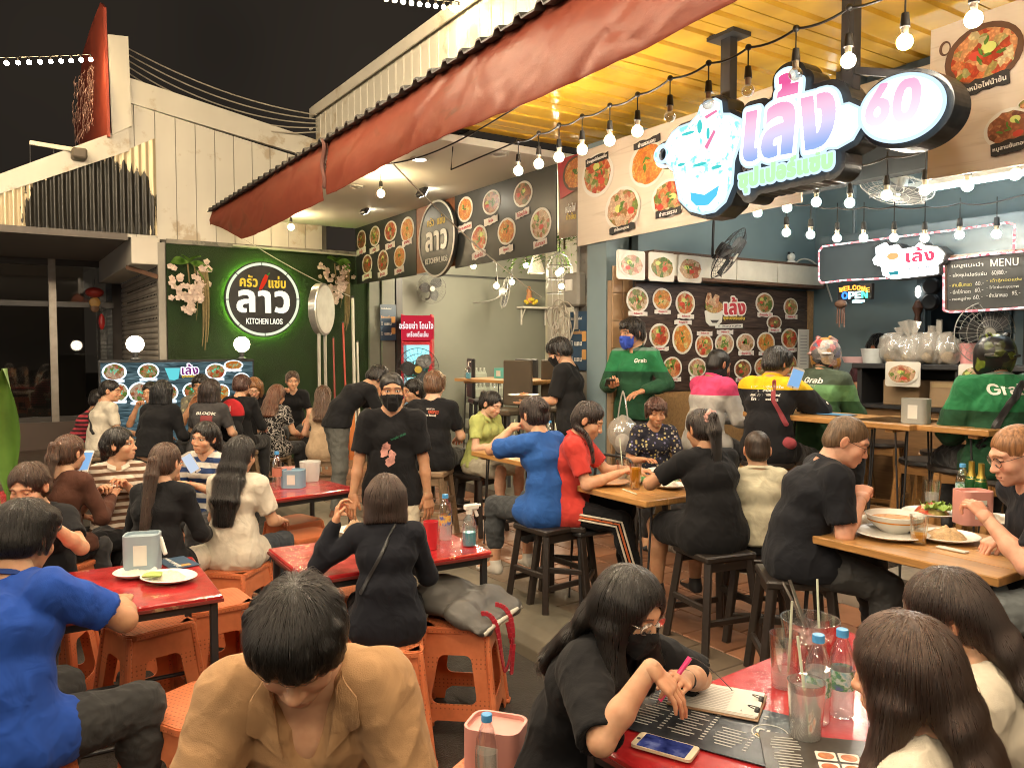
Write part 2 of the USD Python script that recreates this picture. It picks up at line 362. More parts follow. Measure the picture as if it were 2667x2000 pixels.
for i in range(17):
    m=ext(kp,0.985);v=np.array(m.vertices);m=trimesh.Trimesh(np.stack([-13.2+i*1.0+v[:,2],KY-0.02+v[:,0],v[:,1]+0.004*math.sin(i*2.3)],1),m.faces[:,::-1],process=False)
    m=trimesh.Trimesh(*trimesh.remesh.subdivide_to_size(np.array(m.vertices),np.array(m.faces),0.14));v=np.array(m.vertices);v+=0.006*(meshkit.noise(v*9,3)[:,None]-0.5);obj("kerb_stone",trimesh.Trimesh(v,m.faces,process=False),kerb_m,kerb,40)
tile_m=VARIED("terracotta_tile",(0.30,0.135,0.07),0.5,0.55,0.3,16.0,(0.07,0.05,0.035),0.6)
tile_g=VARIED("moss_grey_tile",(0.15,0.105,0.07),0.6,0.4,0.4,16.0,(0.04,0.045,0.03),0.6)
rng=np.random.default_rng(4);ts=0.30
for iy in range(5):
    for ix in range(45):
        x,y=-12.2+(ix+0.5)*ts+0.15*(iy%2),KY+0.10+(iy+0.5)*ts
        if x>1.2:continue
        obj("paving_tile",bx(ts-0.008,ts-0.008,0.03,(x,y,SZ-0.016+rng.uniform(-0.0022,0.0022)),0.004),tile_g if iy==0 else tile_m,pave)
restfloor=struct("restaurant_floor",span(-5.05,5,FY+0.02,9,-0.02,FZ-0.008),M("floor_joint",(0.10,0.10,0.09),0.7))
obj("step_riser",span(-5.05,3.0,FY+0.004,FY+0.024,SZ-0.01,FZ-0.02),M("pale_riser",(0.42,0.38,0.32),0.5,wear=((0.2,0.17,0.13),0.45,6.0)),restfloor)
ck=[VARIED("white_floor_tile",(0.56,0.53,0.47),0.25,0.12,0.05,20,(0.3,0.27,0.22),0.5),VARIED("black_floor_tile",(0.03,0.03,0.032),0.22,0.3,0.05,20,(0.10,0.09,0.07),0.4)]
for iy in range(8):
    for ix in range(22):
        obj("floor_tile",bx(0.302,0.302,0.02,(-4.88+ix*0.306,FY+0.18+iy*0.306,FZ-0.010),0.002),ck[(ix+iy)%2],restfloor)
laofloor=struct("cafe_floor",span(-13.4,-5.06,FY+0.021,9,-0.02,0.20),M("cafe_floor_grey",(0.16,0.15,0.13),0.35,wear=((0.10,0.09,0.08),0.4,5)))
walk=struct("side_walk",span(-30,-10.82,-6,2.58,-0.01,0.10),VARIED("brown_paving",(0.13,0.085,0.06),0.55,0.1,0.4,14.0,(0.05,0.04,0.03),0.7))

# ------------------------------------------------------------------ the red-awning restaurant (right) and the open cafe (left of it)
steel_y=G("yellow_sheet",{"g":("geometry",{}),"n":("noise_texture",{"scale":2.5,"detail":5.0}),"r":("rgb_ramp",{"ramp":[(0.3,(0.40,0.22,0.015)),(0.6,(0.58,0.34,0.03)),(0.8,(0.70,0.46,0.08))]}),"p":("principled_bsdf",{"roughness":0.30,"coat_weight":0.3})},
    [("g.position","n.vector"),("n.fac","r.fac"),("r.color","p.base_color")],"p.BSDF")
blue=M("blue_grey_paint",(0.155,0.215,0.235),0.5,0.12,2.0,bump=0.08,bscale=18)
blue_d=M("dark_blue_paint",(0.065,0.092,0.108),0.5,0.2,2.0)
grey_w=M("grey_wall_paint",(0.205,0.215,0.185),0.6,0.08,1.5,bump=0.06,bscale=14)
char=M("charcoal_paint",(0.045,0.048,0.048),0.45,0.2,3.0)
cream=M("cream_steel",(0.47,0.445,0.385),0.45,0.10,1.2,stretch=(1,1,0.25),wear=((0.36,0.30,0.22),0.40,1.6))
blackm=M("black_metal",(0.02,0.02,0.022),0.45)
conc=M("old_concrete",(0.21,0.195,0.165),0.85,0.25,4,bump=0.4,bscale=25,wear=((0.10,0.095,0.08),0.42,3))
rest=thing("restaurant_building","open blue-grey restaurant with yellow sheet ceiling behind the red awning","restaurant")
obj("wall",span(-5.06,-4.98,4.52,6.95,FZ-0.01,4.0),blue,rest)
obj("wall",span(-5.06,-3.86,6.85,6.95,0.2,4.0),blue,rest)  # back wall left of the kitchen door
obj("wall",span(-3.20,3.5,6.85,6.95,0.2,4.0),blue,rest)
obj("wall",span(-3.86,-3.20,6.85,6.95,2.32,4.0),blue,rest)
obj("door_frame",[span(-3.92,-3.84,6.82,6.86,FZ,2.36),span(-3.22,-3.14,6.82,6.86,FZ,2.36),span(-3.84,-3.22,6.82,6.86,2.28,2.36)],blue_d,rest)
obj("kitchen_wall",span(-5,-2,8.0,8.1,0.2,3.4),M("kitchen_wall_dark",(0.05,0.055,0.06),0.6),rest)
obj("pillar",span(-5.35,-5.10,4.28,4.52,SZ-0.01,3.38),blue,rest)
obj("pipe",rod((-3.02,6.80,FZ),(-3.02,6.80,2.9),0.018),char,rest);obj("pipe",rod((-2.9,6.80,FZ),(-2.9,6.80,2.9),0.03),blue_d,rest)
obj("post",span(-1.02,-0.92,6.70,6.80,FZ,3.9),blue_d,rest)
til=VARIED("tan_wall_tile",(0.36,0.22,0.11),0.3,0.25,0.1,12)
pil=obj("pilaster",span(-5.09,-5.04,4.285,4.515,SZ,2.22),M("tan_grout",(0.25,0.17,0.1),0.7),rest)
for i in range(9):
    for j in range(2):obj("wall_tile",bx(0.012,0.108,0.222,(-5.036,4.345+0.112*j,0.42+0.226*i),0.003),til,pil)
obj("dado",span(-4.98,-4.95,4.53,6.84,FZ,1.29),WOODL("dado_wood",(0.30,0.17,0.07)),rest)
# ceiling: yellow profiled sheets with ribs running into the shop
ycl=obj("ceiling",span(-5.8,4,2.75,5.4,3.520,3.535),M("roof_underside",(0.2,0.13,0.03),0.6),rest)
pr=Polygon([(0,0),(0.10,0),(0.112,0.022),(0.138,0.022),(0.15,0),(0.236,0),(0.236,0.004),(0.152,0.004),(0.140,0.026),(0.110,0.026),(0.098,0.004),(0,0.004)])
for i in range(33):
    m=ext(pr,2.62);v=np.array(m.vertices);x0=-5.8+i*0.238
    obj("ceiling_sheet",trimesh.Trimesh(np.stack([x0+v[:,0],2.76+v[:,2],3.475+v[:,1]+0.004*math.sin(i*1.7)],1),m.faces[:,::-1],process=False),steel_y,ycl)
obj("ceiling",span(-5.05,4,5.40,6.9,3.55,3.6),M("dark_ceiling",(0.05,0.055,0.06),0.6),rest)
obj("beam",span(-5.05,3.4,4.57,4.68,2.71,2.90),M("beam_dark",(0.03,0.033,0.035),0.95,spec=0.05),rest)
obj("upper_panel",span(-5.0,3.4,4.58,4.62,2.90,3.30),M("upper_panel_beige",(0.42,0.36,0.27),0.6,0.1,2),rest)
foil=G("foil_insulation",{"tc":("texture_coordinate",{}),"v":("voronoi_texture",{"scale":26.0}),"b":("bump",{"strength":0.9,"distance":0.03}),"p":("principled_bsdf",{"base_color":(0.55,0.62,0.66),"metallic":0.9,"roughness":0.22})},
    [("tc.object","v.vector"),("v.distance","b.height"),("b.normal","p.normal")],"p.BSDF")
for i,(xa,xb,ya,yb)in enumerate(((-3.2,-2.3,5.0,6.6),(-2.15,-1.4,4.8,6.6),(-1.25,-0.4,4.8,6.6),(-0.25,0.8,4.8,6.6),(-4.3,-3.35,5.2,6.6))):
    m=grid_mesh(lambda u,v:(xa+(xb-xa)*u,ya+(yb-ya)*v,3.49+0.03*meshkit.noise(np.stack([u*5,v*8,0*u+i],-1))),14,20);obj("ceiling_foil",thick(m,-0.01),foil,rest,True)
for y in(4.95,5.75,6.55):obj("ceiling_joist",span(-5,3.4,y,y+0.06,3.38,3.48),blue_d,rest)
for x in(-3.28,-2.22,-1.32,-0.32):obj("ceiling_joist",span(x,x+0.06,4.7,6.8,3.40,3.475),blue_d,rest)
# white-ceilinged cafe
cafe=thing("cafe_building","open cafe with grey walls and white ceiling left of the blue pillar","cafe")
wceil=M("white_ceiling",(0.60,0.57,0.48),0.55,0.05,1.0)
obj("ceiling",span(-10.79,-5.82,2.9,7.78,3.36,3.42),wceil,cafe)
obj("wall",span(-10.95,-10.86,4.95,7.8,0.19,3.36),grey_w,cafe)
obj("wall",span(-10.86,-5.3,7.8,7.9,0.19,3.36),M("cream_panel_wall",(0.55,0.52,0.40),0.5),cafe)
for i in range(14):obj("wall_panel",bx(0.14,0.02,3.1,(-10.7+i*0.16,7.785,1.78),0.006),cream,cafe)
obj("wall",span(-5.60,-5.36,4.66,7.8,0.19,3.36),grey_w,cafe)
obj("ledge",span(-10.86,-10.82,4.95,7.78,2.76,2.79),char,cafe)
obj("pillar",span(-5.62,-5.38,4.40,4.64,SZ,3.36),conc,cafe)
obj("pillar",span(-10.85,-10.70,4.78,4.98,SZ,3.36),grey_w,cafe);obj("pillar",span(-10.80,-10.69,5.0,5.10,SZ,3.36),char,cafe)
obj("pillar",span(-10.83,-10.74,4.60,4.76,SZ,3.36),M("grey_green",(0.16,0.17,0.14),0.6),cafe)
for px,py in((1092,413),(928,485),(1300,400)):
    p=at_z(px,py,3.36);r=obj("downlight",mv(lathe([(0.0,0.0),(0.085,0.0),(0.085,-0.012),(0.065,-0.016),(0.058,-0.004),(0.0,-0.004)],24),p),M("downlight_rim",(0.5,0.48,0.42),0.4),cafe,30)
    obj("diffuser",mv(lathe([(0,0),(0.056,0),(0.056,-0.003),(0,-0.003)],20),p-(0,0,0.005)),EM("downlight_glow",(1.0,0.93,0.8),40)if px==1092 else M("dead_lamp",(0.3,0.28,0.24),0.4),r)

# white parapet above the awning, its ribs upright
par=thing("parapet_wall","long cream parapet of ribbed steel sheets above the red awning","parapet")
for i in range(44):
    x=-10.72+i*0.20
    if x>-2.2:break
    obj("cladding_sheet",[bx(0.148,0.016,1.18,(x,3.86,4.27),0.003),bx(0.046,0.05,1.18,(x+0.098,3.872,4.27),0.01)],cream,par)
obj("coping",span(-10.85,-2.1,3.80,3.96,4.86,4.98,0.01),cream,par);obj("coping_lip",span(-10.85,-2.1,3.782,3.80,4.82,4.95),cream,par)
for i,z in enumerate((3.95,4.12,4.3,4.5,4.68)):obj("insulator",mv(rod((-10.86,3.80,z),(-10.80,3.80,z),0.02,0.016),(0,0,0)),M("insulator_white",(0.55,0.53,0.48),0.3),par)

# the roof edge and the drooping red valance
awn=thing("awning","long red orange canvas valance drooping under a dark sheet roof edge","awning")
AY,X0,X1=2.45,-10.66,2.2
red_c=G("awning_canvas",{"g":("geometry",{}),"mp":("mapping",{"scale":(0.9,1,2.0)}),"n":("noise_texture",{"scale":1.6,"detail":7.0,"roughness":0.7,"distortion":0.8}),"n2":("noise_texture",{"scale":7.0,"detail":6.0,"roughness":0.7}),
    "r":("rgb_ramp",{"ramp":[(0.28,(0.11,0.042,0.024)),(0.42,(0.21,0.050,0.027)),(0.58,(0.19,0.040,0.023)),(0.8,(0.23,0.055,0.030))]}),"mx":("mix_color",{"blend_type":"multiply","fac":0.18}),"b":("bump",{"strength":0.5,"distance":0.015}),
    "d":("diffuse_bsdf",{}),"t":("translucent_bsdf",{}),"gl":("glossy_bsdf",{"roughness":0.4,"color":(0.8,0.75,0.7)}),"m1":("mix_closure",{"fac":0.22}),"m2":("mix_closure",{"fac":0.05})},
    [("g.position","mp.vector"),("mp.vector","n.vector"),("g.position","n2.vector"),("n.fac","r.fac"),("r.color","mx.a"),("n2.color","mx.b"),("mx.result","d.color"),("mx.result","t.color"),("n2.fac","b.height"),("b.normal","d.normal"),("d.BSDF","m1.closure1"),("t.BSDF","m1.closure2"),("m1.closure","m2.closure1"),("gl.BSDF","m2.closure2")],"m2.closure")
def valance(x0,x1,seed,drop,pinch=1):
    def fn(u,v):
        x=x0+(x1-x0)*u;dr=drop(x);n=meshkit.fbm(np.stack([x*0.9,v*1.2,0*u+seed],-1),3)-0.5;w=meshkit.fbm(np.stack([x*5+v,v*2.0,0*u+seed],-1),2)-0.5
        cr=1-np.abs(2*meshkit.fbm(np.stack([x*2.2+v*1.5,v*0.9-x*.25,0*u+seed+7],-1),4)-1);y=AY-0.055*np.sin(v*2.9)*(0.8+0.6*n)-0.035*v+0.018*w+0.014*(cr**4-0.3);z=3.42-dr*v+0.02*n-0.02*v*np.sin(x*1.9+seed)
        return x,y,z
    return thick(grid_mesh(fn,max(20,int((x1-x0)*34)),26),0.004)
obj("valance",valance(-6.47,X1,1,lambda x:0.455-0.03*np.clip((x+4)/3,0,1)),red_c,awn,True)
obj("valance",valance(X0,-6.54,5,lambda x:0.53-0.33*np.clip((-x-9.2)/1.4,0,1)),red_c,awn,True)
m=grid_mesh(lambda u,v:(-6.54+0.07*u+0.03*np.sin(v*9),AY-0.06+0.03*np.sin(u*6),3.40-0.40*v),6,10);obj("torn_seam",thick(m,0.004),M("dark_canvas",(0.09,0.03,0.02),0.8),awn,True)
pr2=[];
for i in range(65):
    x=X0+i*0.2;pr2+=[(x,0.0),(x+0.055,0.0),(x+0.075,0.030),(x+0.115,0.030),(x+0.135,0.0)]
top=np.array(pr2);prof=Polygon(np.vstack([top,(top+(0,-0.012))[::-1]]))
m=ext(prof,1.5);v=np.array(m.vertices);obj("roof_sheet",trimesh.Trimesh(np.stack([v[:,0],AY-0.08+v[:,2],3.395+v[:,1]+0.22*v[:,2]],1),m.faces[:,::-1],process=False),M("roof_edge_dark",(0.035,0.033,0.03),0.6),awn)
obj("edge_beam",span(X0,X1,AY+.02,AY+0.07,3.36,3.42),blackm,awn)

# ------------------------------------------------------------------ the gabled building at the left end
GX=-10.80
gab=thing("gabled_building","cream clad gabled building with rusty sheet panel and roller shutter at left","building")
tp=lambda y:4.95-0.178*(y-1.45)  # the sloping top on the right half
ys=[1.45,1.56]+[1.56+0.237*k for k in range(1,11)]
for a,b in zip(ys[:-1],ys[1:]):
    s=Polygon([(a+0.004,3.02),(b-0.004,3.02),(b-0.004,tp(b)-0.30),(a+0.004,tp(a)-0.30)])
    m=ext(s,0.02);v=np.array(m.vertices);obj("cladding_panel",trimesh.Trimesh(np.stack([GX-v[:,2],v[:,0],v[:,1]],1),m.faces[:,::-1],process=False),cream,gab)
obj("panel_backing",span(GX-0.08,GX-0.03,1.5,4.0,3.0,4.2),M("backing_dark",(0.1,0.09,0.07),0.8),gab)
def flat_x(poly,x,depth=0.04):  # a drawing in (y, z) standing in the plane x, facing +x
    m=ext(Polygon(poly),depth);v=np.array(m.vertices);return trimesh.Trimesh(np.stack([x-depth+v[:,2],v[:,0],v[:,1]],1),m.faces,process=False)
obj("fascia",flat_x([(1.50,tp(1.5)-0.30),(3.92,tp(3.92)-0.26),(3.92,tp(3.92)),(1.50,tp(1.5))],GX+0.03,0.06),cream,gab)
obj("fascia",flat_x([(-0.25,3.40),(1.15,4.16),(1.50,4.34),(1.50,4.06),(-0.25,3.20)],GX+0.035,0.06),cream,gab)
obj("fin",flat_x([(1.31,4.22),(1.53,4.36),(1.51,5.42),(1.29,5.40)],GX+0.05,0.05),cream,gab)
# rusty profiled sheet with the black paint of an old sign
sheet_m=G("painted_out_sheet",{"g":("geometry",{}),"s":("separate_xyz",{}),"n":("noise_texture",{"scale":2.2,"detail":5.0,"roughness":0.6}),"mp":("mapping",{"scale":(1,14,1.6)}),"n2":("noise_texture",{"scale":1.6,"detail":3.0}),
    "a":("map_range",{"from_min":0.25,"from_max":0.5,"clamp":True}),"b":("map_range",{"from_min":3.02,"from_max":3.62,"clamp":True}),"e1":("math",{"math_type":"subtract"}),"d":("math",{"math_type":"absolute"}),"t":("math",{"math_type":"multiply_add","value2":0.9,"value3":-0.1}),
    "sum":("math",{"math_type":"add"}),"sum2":("math",{"math_type":"add"}),"k":("rgb_ramp",{"ramp":[(0.40,(1,1,1)),(0.43,(0,0,0))]}),"yy":("map_range",{"from_min":0.40,"from_max":1.80,"to_min":-1.0,"to_max":1.0}),"y2":("math",{"math_type":"power","value2":4.0}),"z1":("map_range",{"from_min":2.75,"from_max":3.95,"to_min":-1.0,"to_max":1.25}),"z2":("math",{"math_type":"power","value2":2.0}),
    "h":("math",{"math_type":"multiply","value2":0.55}),"h2":("math",{"math_type":"multiply","value2":0.42}),"nn":("math",{"math_type":"multiply_add","value2":0.9,"value3":-0.42}),"nv":("math",{"math_type":"multiply_add","value2":0.8,"value3":-0.28}),"mix":("mix_color",{"a":(0.50,0.42,0.28),"b":(0.012,0.011,0.009)}),"p":("principled_bsdf",{"roughness":0.35,"metallic":0.25})},
    [("g.position","s.vector"),("g.position","n.vector"),("g.position","mp.vector"),("mp.vector","n2.vector"),("s.y","yy.value"),("yy.result","d.value1"),("d.value","y2.value1"),("s.z","z1.value"),("z1.result","z2.value1"),("y2.value","h.value1"),("z2.value","h2.value1"),("h.value","sum.value1"),("h2.value","sum.value2"),
     ("n.fac","nn.value1"),("n2.fac","nv.value1"),("nn.value","sum2.value1"),("nv.value","sum2.value2"),("sum.value","e1.value1"),("sum2.value","e1.value2"),("e1.value","k.fac"),("k.color","mix.fac"),("mix.result","p.base_color")],"p.BSDF")
sheet_m2=sheet_m
for i in range(25):
    y0=-0.25+i*0.082;a=np.linspace(0,2*np.pi,9);yy=y0+0.082*a/(2*np.pi);xx=GX+0.016-0.013*np.cos(a);zt=lambda y:3.21+0.500*(np.minimum(y,1.5)+0.25)+0.58*np.maximum(0,y-1.5)
    P=np.vstack([np.stack([xx,yy,0*yy+3.06],1),np.stack([xx,yy,zt(yy)],1)]);k=np.arange(8)
    obj("corrugation",trimesh.Trimesh(P,np.vstack([np.stack([k,k+1,k+10],1),np.stack([k,k+10,k+9],1)]),process=False),sheet_m2,gab,True)
obj("soffit",span(-15.2,GX-0.005,-5.5,1.83,3.03,3.08),M("soffit_grey",(0.15,0.13,0.115),0.6,0.15,2),gab)
obj("canopy_edge",span(GX-0.02,GX+0.02,-5.5,1.46,2.98,3.06),M("canopy_edge_dark",(0.10,0.085,0.075),0.6),gab)
obj("side_wall",span(GX-0.10,GX-0.045,1.86,4.55,0.1,3.0),M("render_grey",(0.20,0.185,0.155),0.8,bump=0.3,bscale=20),gab)
obj("shutter_box",[span(-14.4,GX,1.50,1.83,2.70,3.03,0.008)],M("shutter_box_white",(0.50,0.46,0.40),0.5,0.08,2,wear=((0.3,0.25,0.2),0.3,4)),gab)
sh=obj("roller_shutter",span(-14.4,-10.9,1.86,1.88,0.10,2.70),M("shutter_back",(0.1,0.09,0.08),0.6),gab)
slat_m=VARIED("shutter_slat_steel",(0.46,0.41,0.35),0.4,0.12,0.1,8,(0.12,0.10,0.08),0.5)
for i in range(34):
    m=lathe([(0.0001,-1.75),(0.036,-1.75),(0.036,1.75),(0.0001,1.75)],10);m=mv(mv(m,ry=math.pi/2),s=(1,0.45,1));obj("slat",mv(m,(-12.65,1.855,0.14+i*0.0765)),slat_m,sh,50)
    if 25<=i<=31 and i%2==1:
        obj("vent_holes",[bx(0.05,0.006,0.022,(-10.98-0.11*k,1.8375,0.14+i*0.0765),0.002)for k in range(26)],M("hole_black",(0.01,0.01,0.01),0.9),sh)
obj("shutter_rail",span(-10.90,-10.79,1.80,1.88,0.1,2.98),M("rail_grey",(0.24,0.22,0.19),0.5),gab);obj("bracket",bar((-11.2,1.5,2.69),(-10.80,1.8,2.55),0.03,0.05),M("rust_brown",(0.12,0.06,0.035),0.8),gab)
obj("dark_wall",span(-15.2,-14.42,1.70,1.84,0.1,3.03),M("dark_brown_wall",(0.035,0.025,0.022),0.6),gab)
# painted board above its roof
bp=[at_y(x,y,1.27)for x,y in((290,345),(213,374),(201,330),(206,285),(222,130),(246,55),(270,-6),(279,4))]
m=ext(Polygon([(p[0]-0.22,p[2])for p in bp]).buffer(0.01),0.03);m=mv(mv(m,rx=math.pi/2),(0,1.285,0))
sgn=thing("roof_signboard","curved red signboard with silver tinsel seen edge-on above the gable","signboard")
obj("board",m,M("red_board",(0.28,0.045,0.025),0.5,0.25,3,wear=((0.12,0.03,0.02),0.35,5)),sgn)
g_=np.random.default_rng(8);L=[]
for i in range(150):
    t=g_.uniform(0,1);x,z=-14.4+2.9*t+g_.normal(0,.1),5.65-0.55*t+g_.uniform(-0.75,0.25)*(1-0.3*t);L.append(np.array([[x,1.22,z],[x+g_.normal(0,.03),1.205,z-0.05],[x+g_.normal(0,.05),1.215,z-0.11]]))
tag(curves("tinsel",L,0.012,M("tinsel_pale",(0.55,0.33,0.27),0.3,metal=0.4),sgn),kind="stuff")
# glazed front at the far left
gl=thing("glazed_shopfront","dark glass shopfront with tall frames under the grey canopy","shopfront")
gm=GLASS("window_glass",(0.80,0.80,0.78),0.02,0.06);fm=M("dark_frame",(0.05,0.042,0.038),0.4);am=M("aluminium_frame",(0.33,0.29,0.25),0.35,metal=0.4)
obj("plinth",span(-15.0,-14.15,-6,1.7,0.1,0.52),VARIED("plinth_tile",(0.10,0.065,0.05),0.4,0.1,0.2),gl)
for i,y in enumerate((-5.2,-3.6,-2.0,-0.55,0.85)):obj("frame_post",span(-14.30,-14.18,y-0.05,y+0.05,0.52,3.03),am if i>2 else fm,gl)
obj("frame_rail",span(-14.29,-14.19,-6,1.7,2.30,2.38),fm,gl);obj("frame_rail",span(-14.29,-14.19,-6,1.7,0.52,0.60),fm,gl);obj("frame_rail",span(-14.29,-14.19,-6,1.7,2.93,3.03),fm,gl)
for a,b in((-5.15,-3.65),(-3.55,-2.05),(-1.95,-0.6),(-0.5,0.8),(0.9,1.68)):obj("glass_pane",span(-14.245,-14.235,a,b,0.60,2.30),gm,gl);obj("glass_pane",span(-14.245,-14.235,a,b,2.38,2.93),gm,gl)
obj("back_wall",span(-19,-18.9,-7,1.7,0.1,3.4),M("far_room_wall",(0.05,0.042,0.038),0.8),gl)
for i in range(9):obj("back_panel",bx(0.03,0.42,0.75,(-18.86,-4.6+i*0.44,2.62),0.01),M("reflected_panel_white",(0.55,0.50,0.44),0.5),gl)  # white panels built behind the glass in place of a reflection
obj("strip_light",span(-18.5,-18.44,-4.6,-3.5,2.15,2.19),EM("cold_tube",(0.55,0.75,1.0),14),gl);obj("strip_light",span(-18.5,-18.44,-2.6,-1.9,2.15,2.19),EM("cold_tube",(0.55,0.75,1.0),14),gl);obj("strip_light",span(-18.2,-18.16,-1.75,-1.7,1.5,2.2),EM("cold_tube",(0.55,0.75,1.0),14),gl)
obj("orange_blind",thick(grid_mesh(lambda u,v:(-17.6+0.9*v,-5.4+2.9*u,1.85-0.6*v-0.2*u+0.05*np.sin(u*9)),20,8),0.01),M("orange_cloth",(0.50,0.20,0.08),0.8),gl,True)  # reflection of an orange awning, built as cloth behind the glass
# artificial turf on its side wall
turf_m=G("artificial_turf",{"g":("geometry",{}),"n":("noise_texture",{"scale":160.0,"detail":2.0}),"n2":("noise_texture",{"scale":3.0,"detail":5.0}),"r":("rgb_ramp",{"ramp":[(0.3,(0.008,0.026,0.005)),(0.7,(0.036,0.085,0.014))]}),"mx":("mix_color",{"blend_type":"multiply","fac":0.6}),"b":("bump",{"strength":1.0,"distance":0.02}),"p":("principled_bsdf",{"roughness":0.75})},
    [("g.position","n.vector"),("g.position","n2.vector"),("n.fac","r.fac"),("r.color","mx.a"),("n2.color","mx.b"),("mx.result","p.base_color"),("n.fac","b.height"),("b.normal","p.normal")],"p.BSDF")
turf=thing("green_wall","green artificial turf wall behind the round glowing cafe sign","wall")
obj("turf_backing",span(GX-0.04,GX,1.90,4.60,0.12,2.97),turf_m,turf)
g_=np.random.default_rng(3);n=26000;y,z=g_.uniform(1.9,4.6,n),g_.uniform(0.9,2.97,n);d=g_.normal(0,1,(n,3))*(0.25,0.6,0.6)+(0.9,0,-0.25);d/=np.linalg.norm(d,axis=1,keepdims=True)
A=np.stack([0*y+GX-0.002,y,z],1);s_=np.cross(d,g_.normal(0,1,(n,3)));s_/=np.linalg.norm(s_,axis=1,keepdims=True)
tag(obj("turf_blades",trimesh.Trimesh(np.vstack([A-s_*0.0022,A+s_*0.0022,A+d*g_.uniform(0.016,0.03,(n,1))]),np.stack([np.arange(n),np.arange(n)+n,np.arange(n)+2*n],1),process=False),turf_m,turf),kind="stuff")
obj("top_beam",span(GX-0.05,GX+0.02,1.9,4.75,2.975,3.03),conc,turf)
obj("conduit",tube([(GX+0.06,2.7,3.0),(GX+0.06,3.4,2.985),(GX+0.05,4.5,2.97)],0.014),M("pale_conduit",(0.4,0.38,0.33),0.5),turf)
# ------------------------------------------------------------------ lamps
warm=EM("warm_bulb",(1.0,0.76,0.44),600.0);warm2=EM("warm_white_bulb",(1.0,0.86,0.67),430.0);cord_m=M("black_cord",(0.015,0.014,0.013),0.5);brass=M("bulb_cap",(0.35,0.30,0.22),0.35,metal=0.8);dead_b=GLASS("unlit_bulb",(0.85,0.83,0.78))
def bulb_parts(t,p,mat,r=0.031,drop=0.10):
    """A hanging bulb: wire, rubber holder, cap and glass globe; p is the globe's centre relative to the thing."""
    p=np.asarray(p,float);obj("holder",[rod(p+(0,0,r+0.028),p+(0,0,r+0.085),0.021,0.015,10),rod(p+(0,0,r+0.085),p+(0,0,r+0.085+drop),0.004,0.004,5)],cord_m,t,40)
    obj("cap",rod(p+(0,0,r*0.75),p+(0,0,r+0.03),0.015,0.015,10),brass,t,40)
    obj("globe",mv(trimesh.creation.icosphere(2,r),p),mat,t,True)
def festoon(label,cordpts,bulbs,mats,r=0.031,name="festoon_light",group="festoon bulbs",blabel=None,drops=None):
    t=thing("cord",label,"cable");obj("wire",tube(cordpts,0.0055,6),cord_m,t,True)
    return t
def hang_bulb(px,py,p,mat,label,r=0.031,drop=0.1,group=None):
    t=thing("hanging_bulb",label,"light bulb",p,group=group);bulb_parts(t,(0,0,0),mat,r,drop);return t
# front festoon on its black cord
F1=[(1350,451,1),(1403,437,1),(1456,422,1),(1516,403,1),(1588,373,1),(1660,352,1),(1745,262,0),(1845,250,0),(1948,225,0),(2072,190,0),(2209,179,1),(2356,118,1),(2535,63,1),(2760,-40,1)]
cp=[]
nm=["first lit bulb at the left end of the front festoon","second lit bulb from the left on the front festoon","third lit bulb on the front festoon, before the red banner","fourth lit bulb, at the cream banner's top left corner","fifth lit bulb on the front festoon, over the cream banner","sixth lit bulb, left of the hanging pot sign"]
k=0
for i,(px,py,lit)in enumerate(F1):
    q=at_y(px,py,3.2);p=np.array([q[0],3.2,2.93])if lit else np.array([q[0],3.2,2.95])
    lab=nm[i]if i<6 else(["unlit bulb above the pot of the hanging sign","unlit bulb beside the left sign post","unlit bulb above the large pink letters","unlit bulb above the gap in the sign letters"][i-6]if not lit else["lit bulb beside the right sign post, over the letters","lit bulb above the sixty oval of the sign","lit bulb in front of the top right food banner","lit bulb past the right edge of the frame"][i-10])
    hang_bulb(px,py,p,warm2 if lit else dead_b,lab,0.032,0.10 if i>5 else 0.08);cp+=[(p[0],3.2,3.16 if i>5 else 3.14)]
pts=[]
for a,b in zip(cp[:-1],cp[1:]):pts+=list(sag(a,b,0.02,8)[:-1])
t=thing("festoon_cord","black rubber cord with sockets strung along the yellow ceiling","cable");obj("wire",tube([(-5.75,3.2,3.30),(-5.78,3.2,3.12)]+pts,0.006,6),cord_m,t,True)
for p in cp:obj("socket_boss",mv(trimesh.creation.icosphere(1,0.017),p),cord_m,t,True)
t=thing("slack_cable","thin black cable looping under the yellow ceiling near the awning","cable");obj("wire",tube(smooth_line([(-6.6,2.9,3.28),(-5.4,3.0,3.22),(-4.2,3.0,3.30),(-2.9,3.0,3.36),(-1.5,3.0,3.44)],40),0.006),cord_m,t,True)
rows=[[(1973,555),(2050,542),(2126,527),(2213,529),(2309,509),(2409,496),(2520,485),(2645,455)],[(2048,606),(2111,612),(2180,621),(2249,620),(2328,620),(2408,621),(2499,612),(2595,610)]]
ordn=["leftmost","second","third","fourth","fifth","sixth","seventh","rightmost"]
for ri,row in enumerate(rows):
    P=[]
    for i,(px,py)in enumerate(row):
        p=at_y(px,py,4.42)if ri==0 else at_d(px,py,5.94-0.06*i);P.append(p+(0,0,0.22))
        hang_bulb(px,py,p,EM("inside_bulb",(1.0,0.86,0.66),230.0)if i!=2 or ri else EM("cold_bulb",(0.75,1.0,0.95),160.0),f"{ordn[i]} bulb of the {'upper' if ri == 0 else 'lower'} row hanging inside the right restaurant",0.029,0.14)
    t=thing("festoon_cord",f"black cord carrying the {'upper' if ri == 0 else 'lower'} row of bulbs inside the restaurant","cable");pts=[]
    for a,b in zip(P[:-1],P[1:]):pts+=list(sag(a,b,0.015,6)[:-1])
    obj("wire",tube([P[0]+(-0.8,0,0.25)]+pts+[P[-1],P[-1]+(0.8,0,0.1)],0.006),cord_m,t,True)
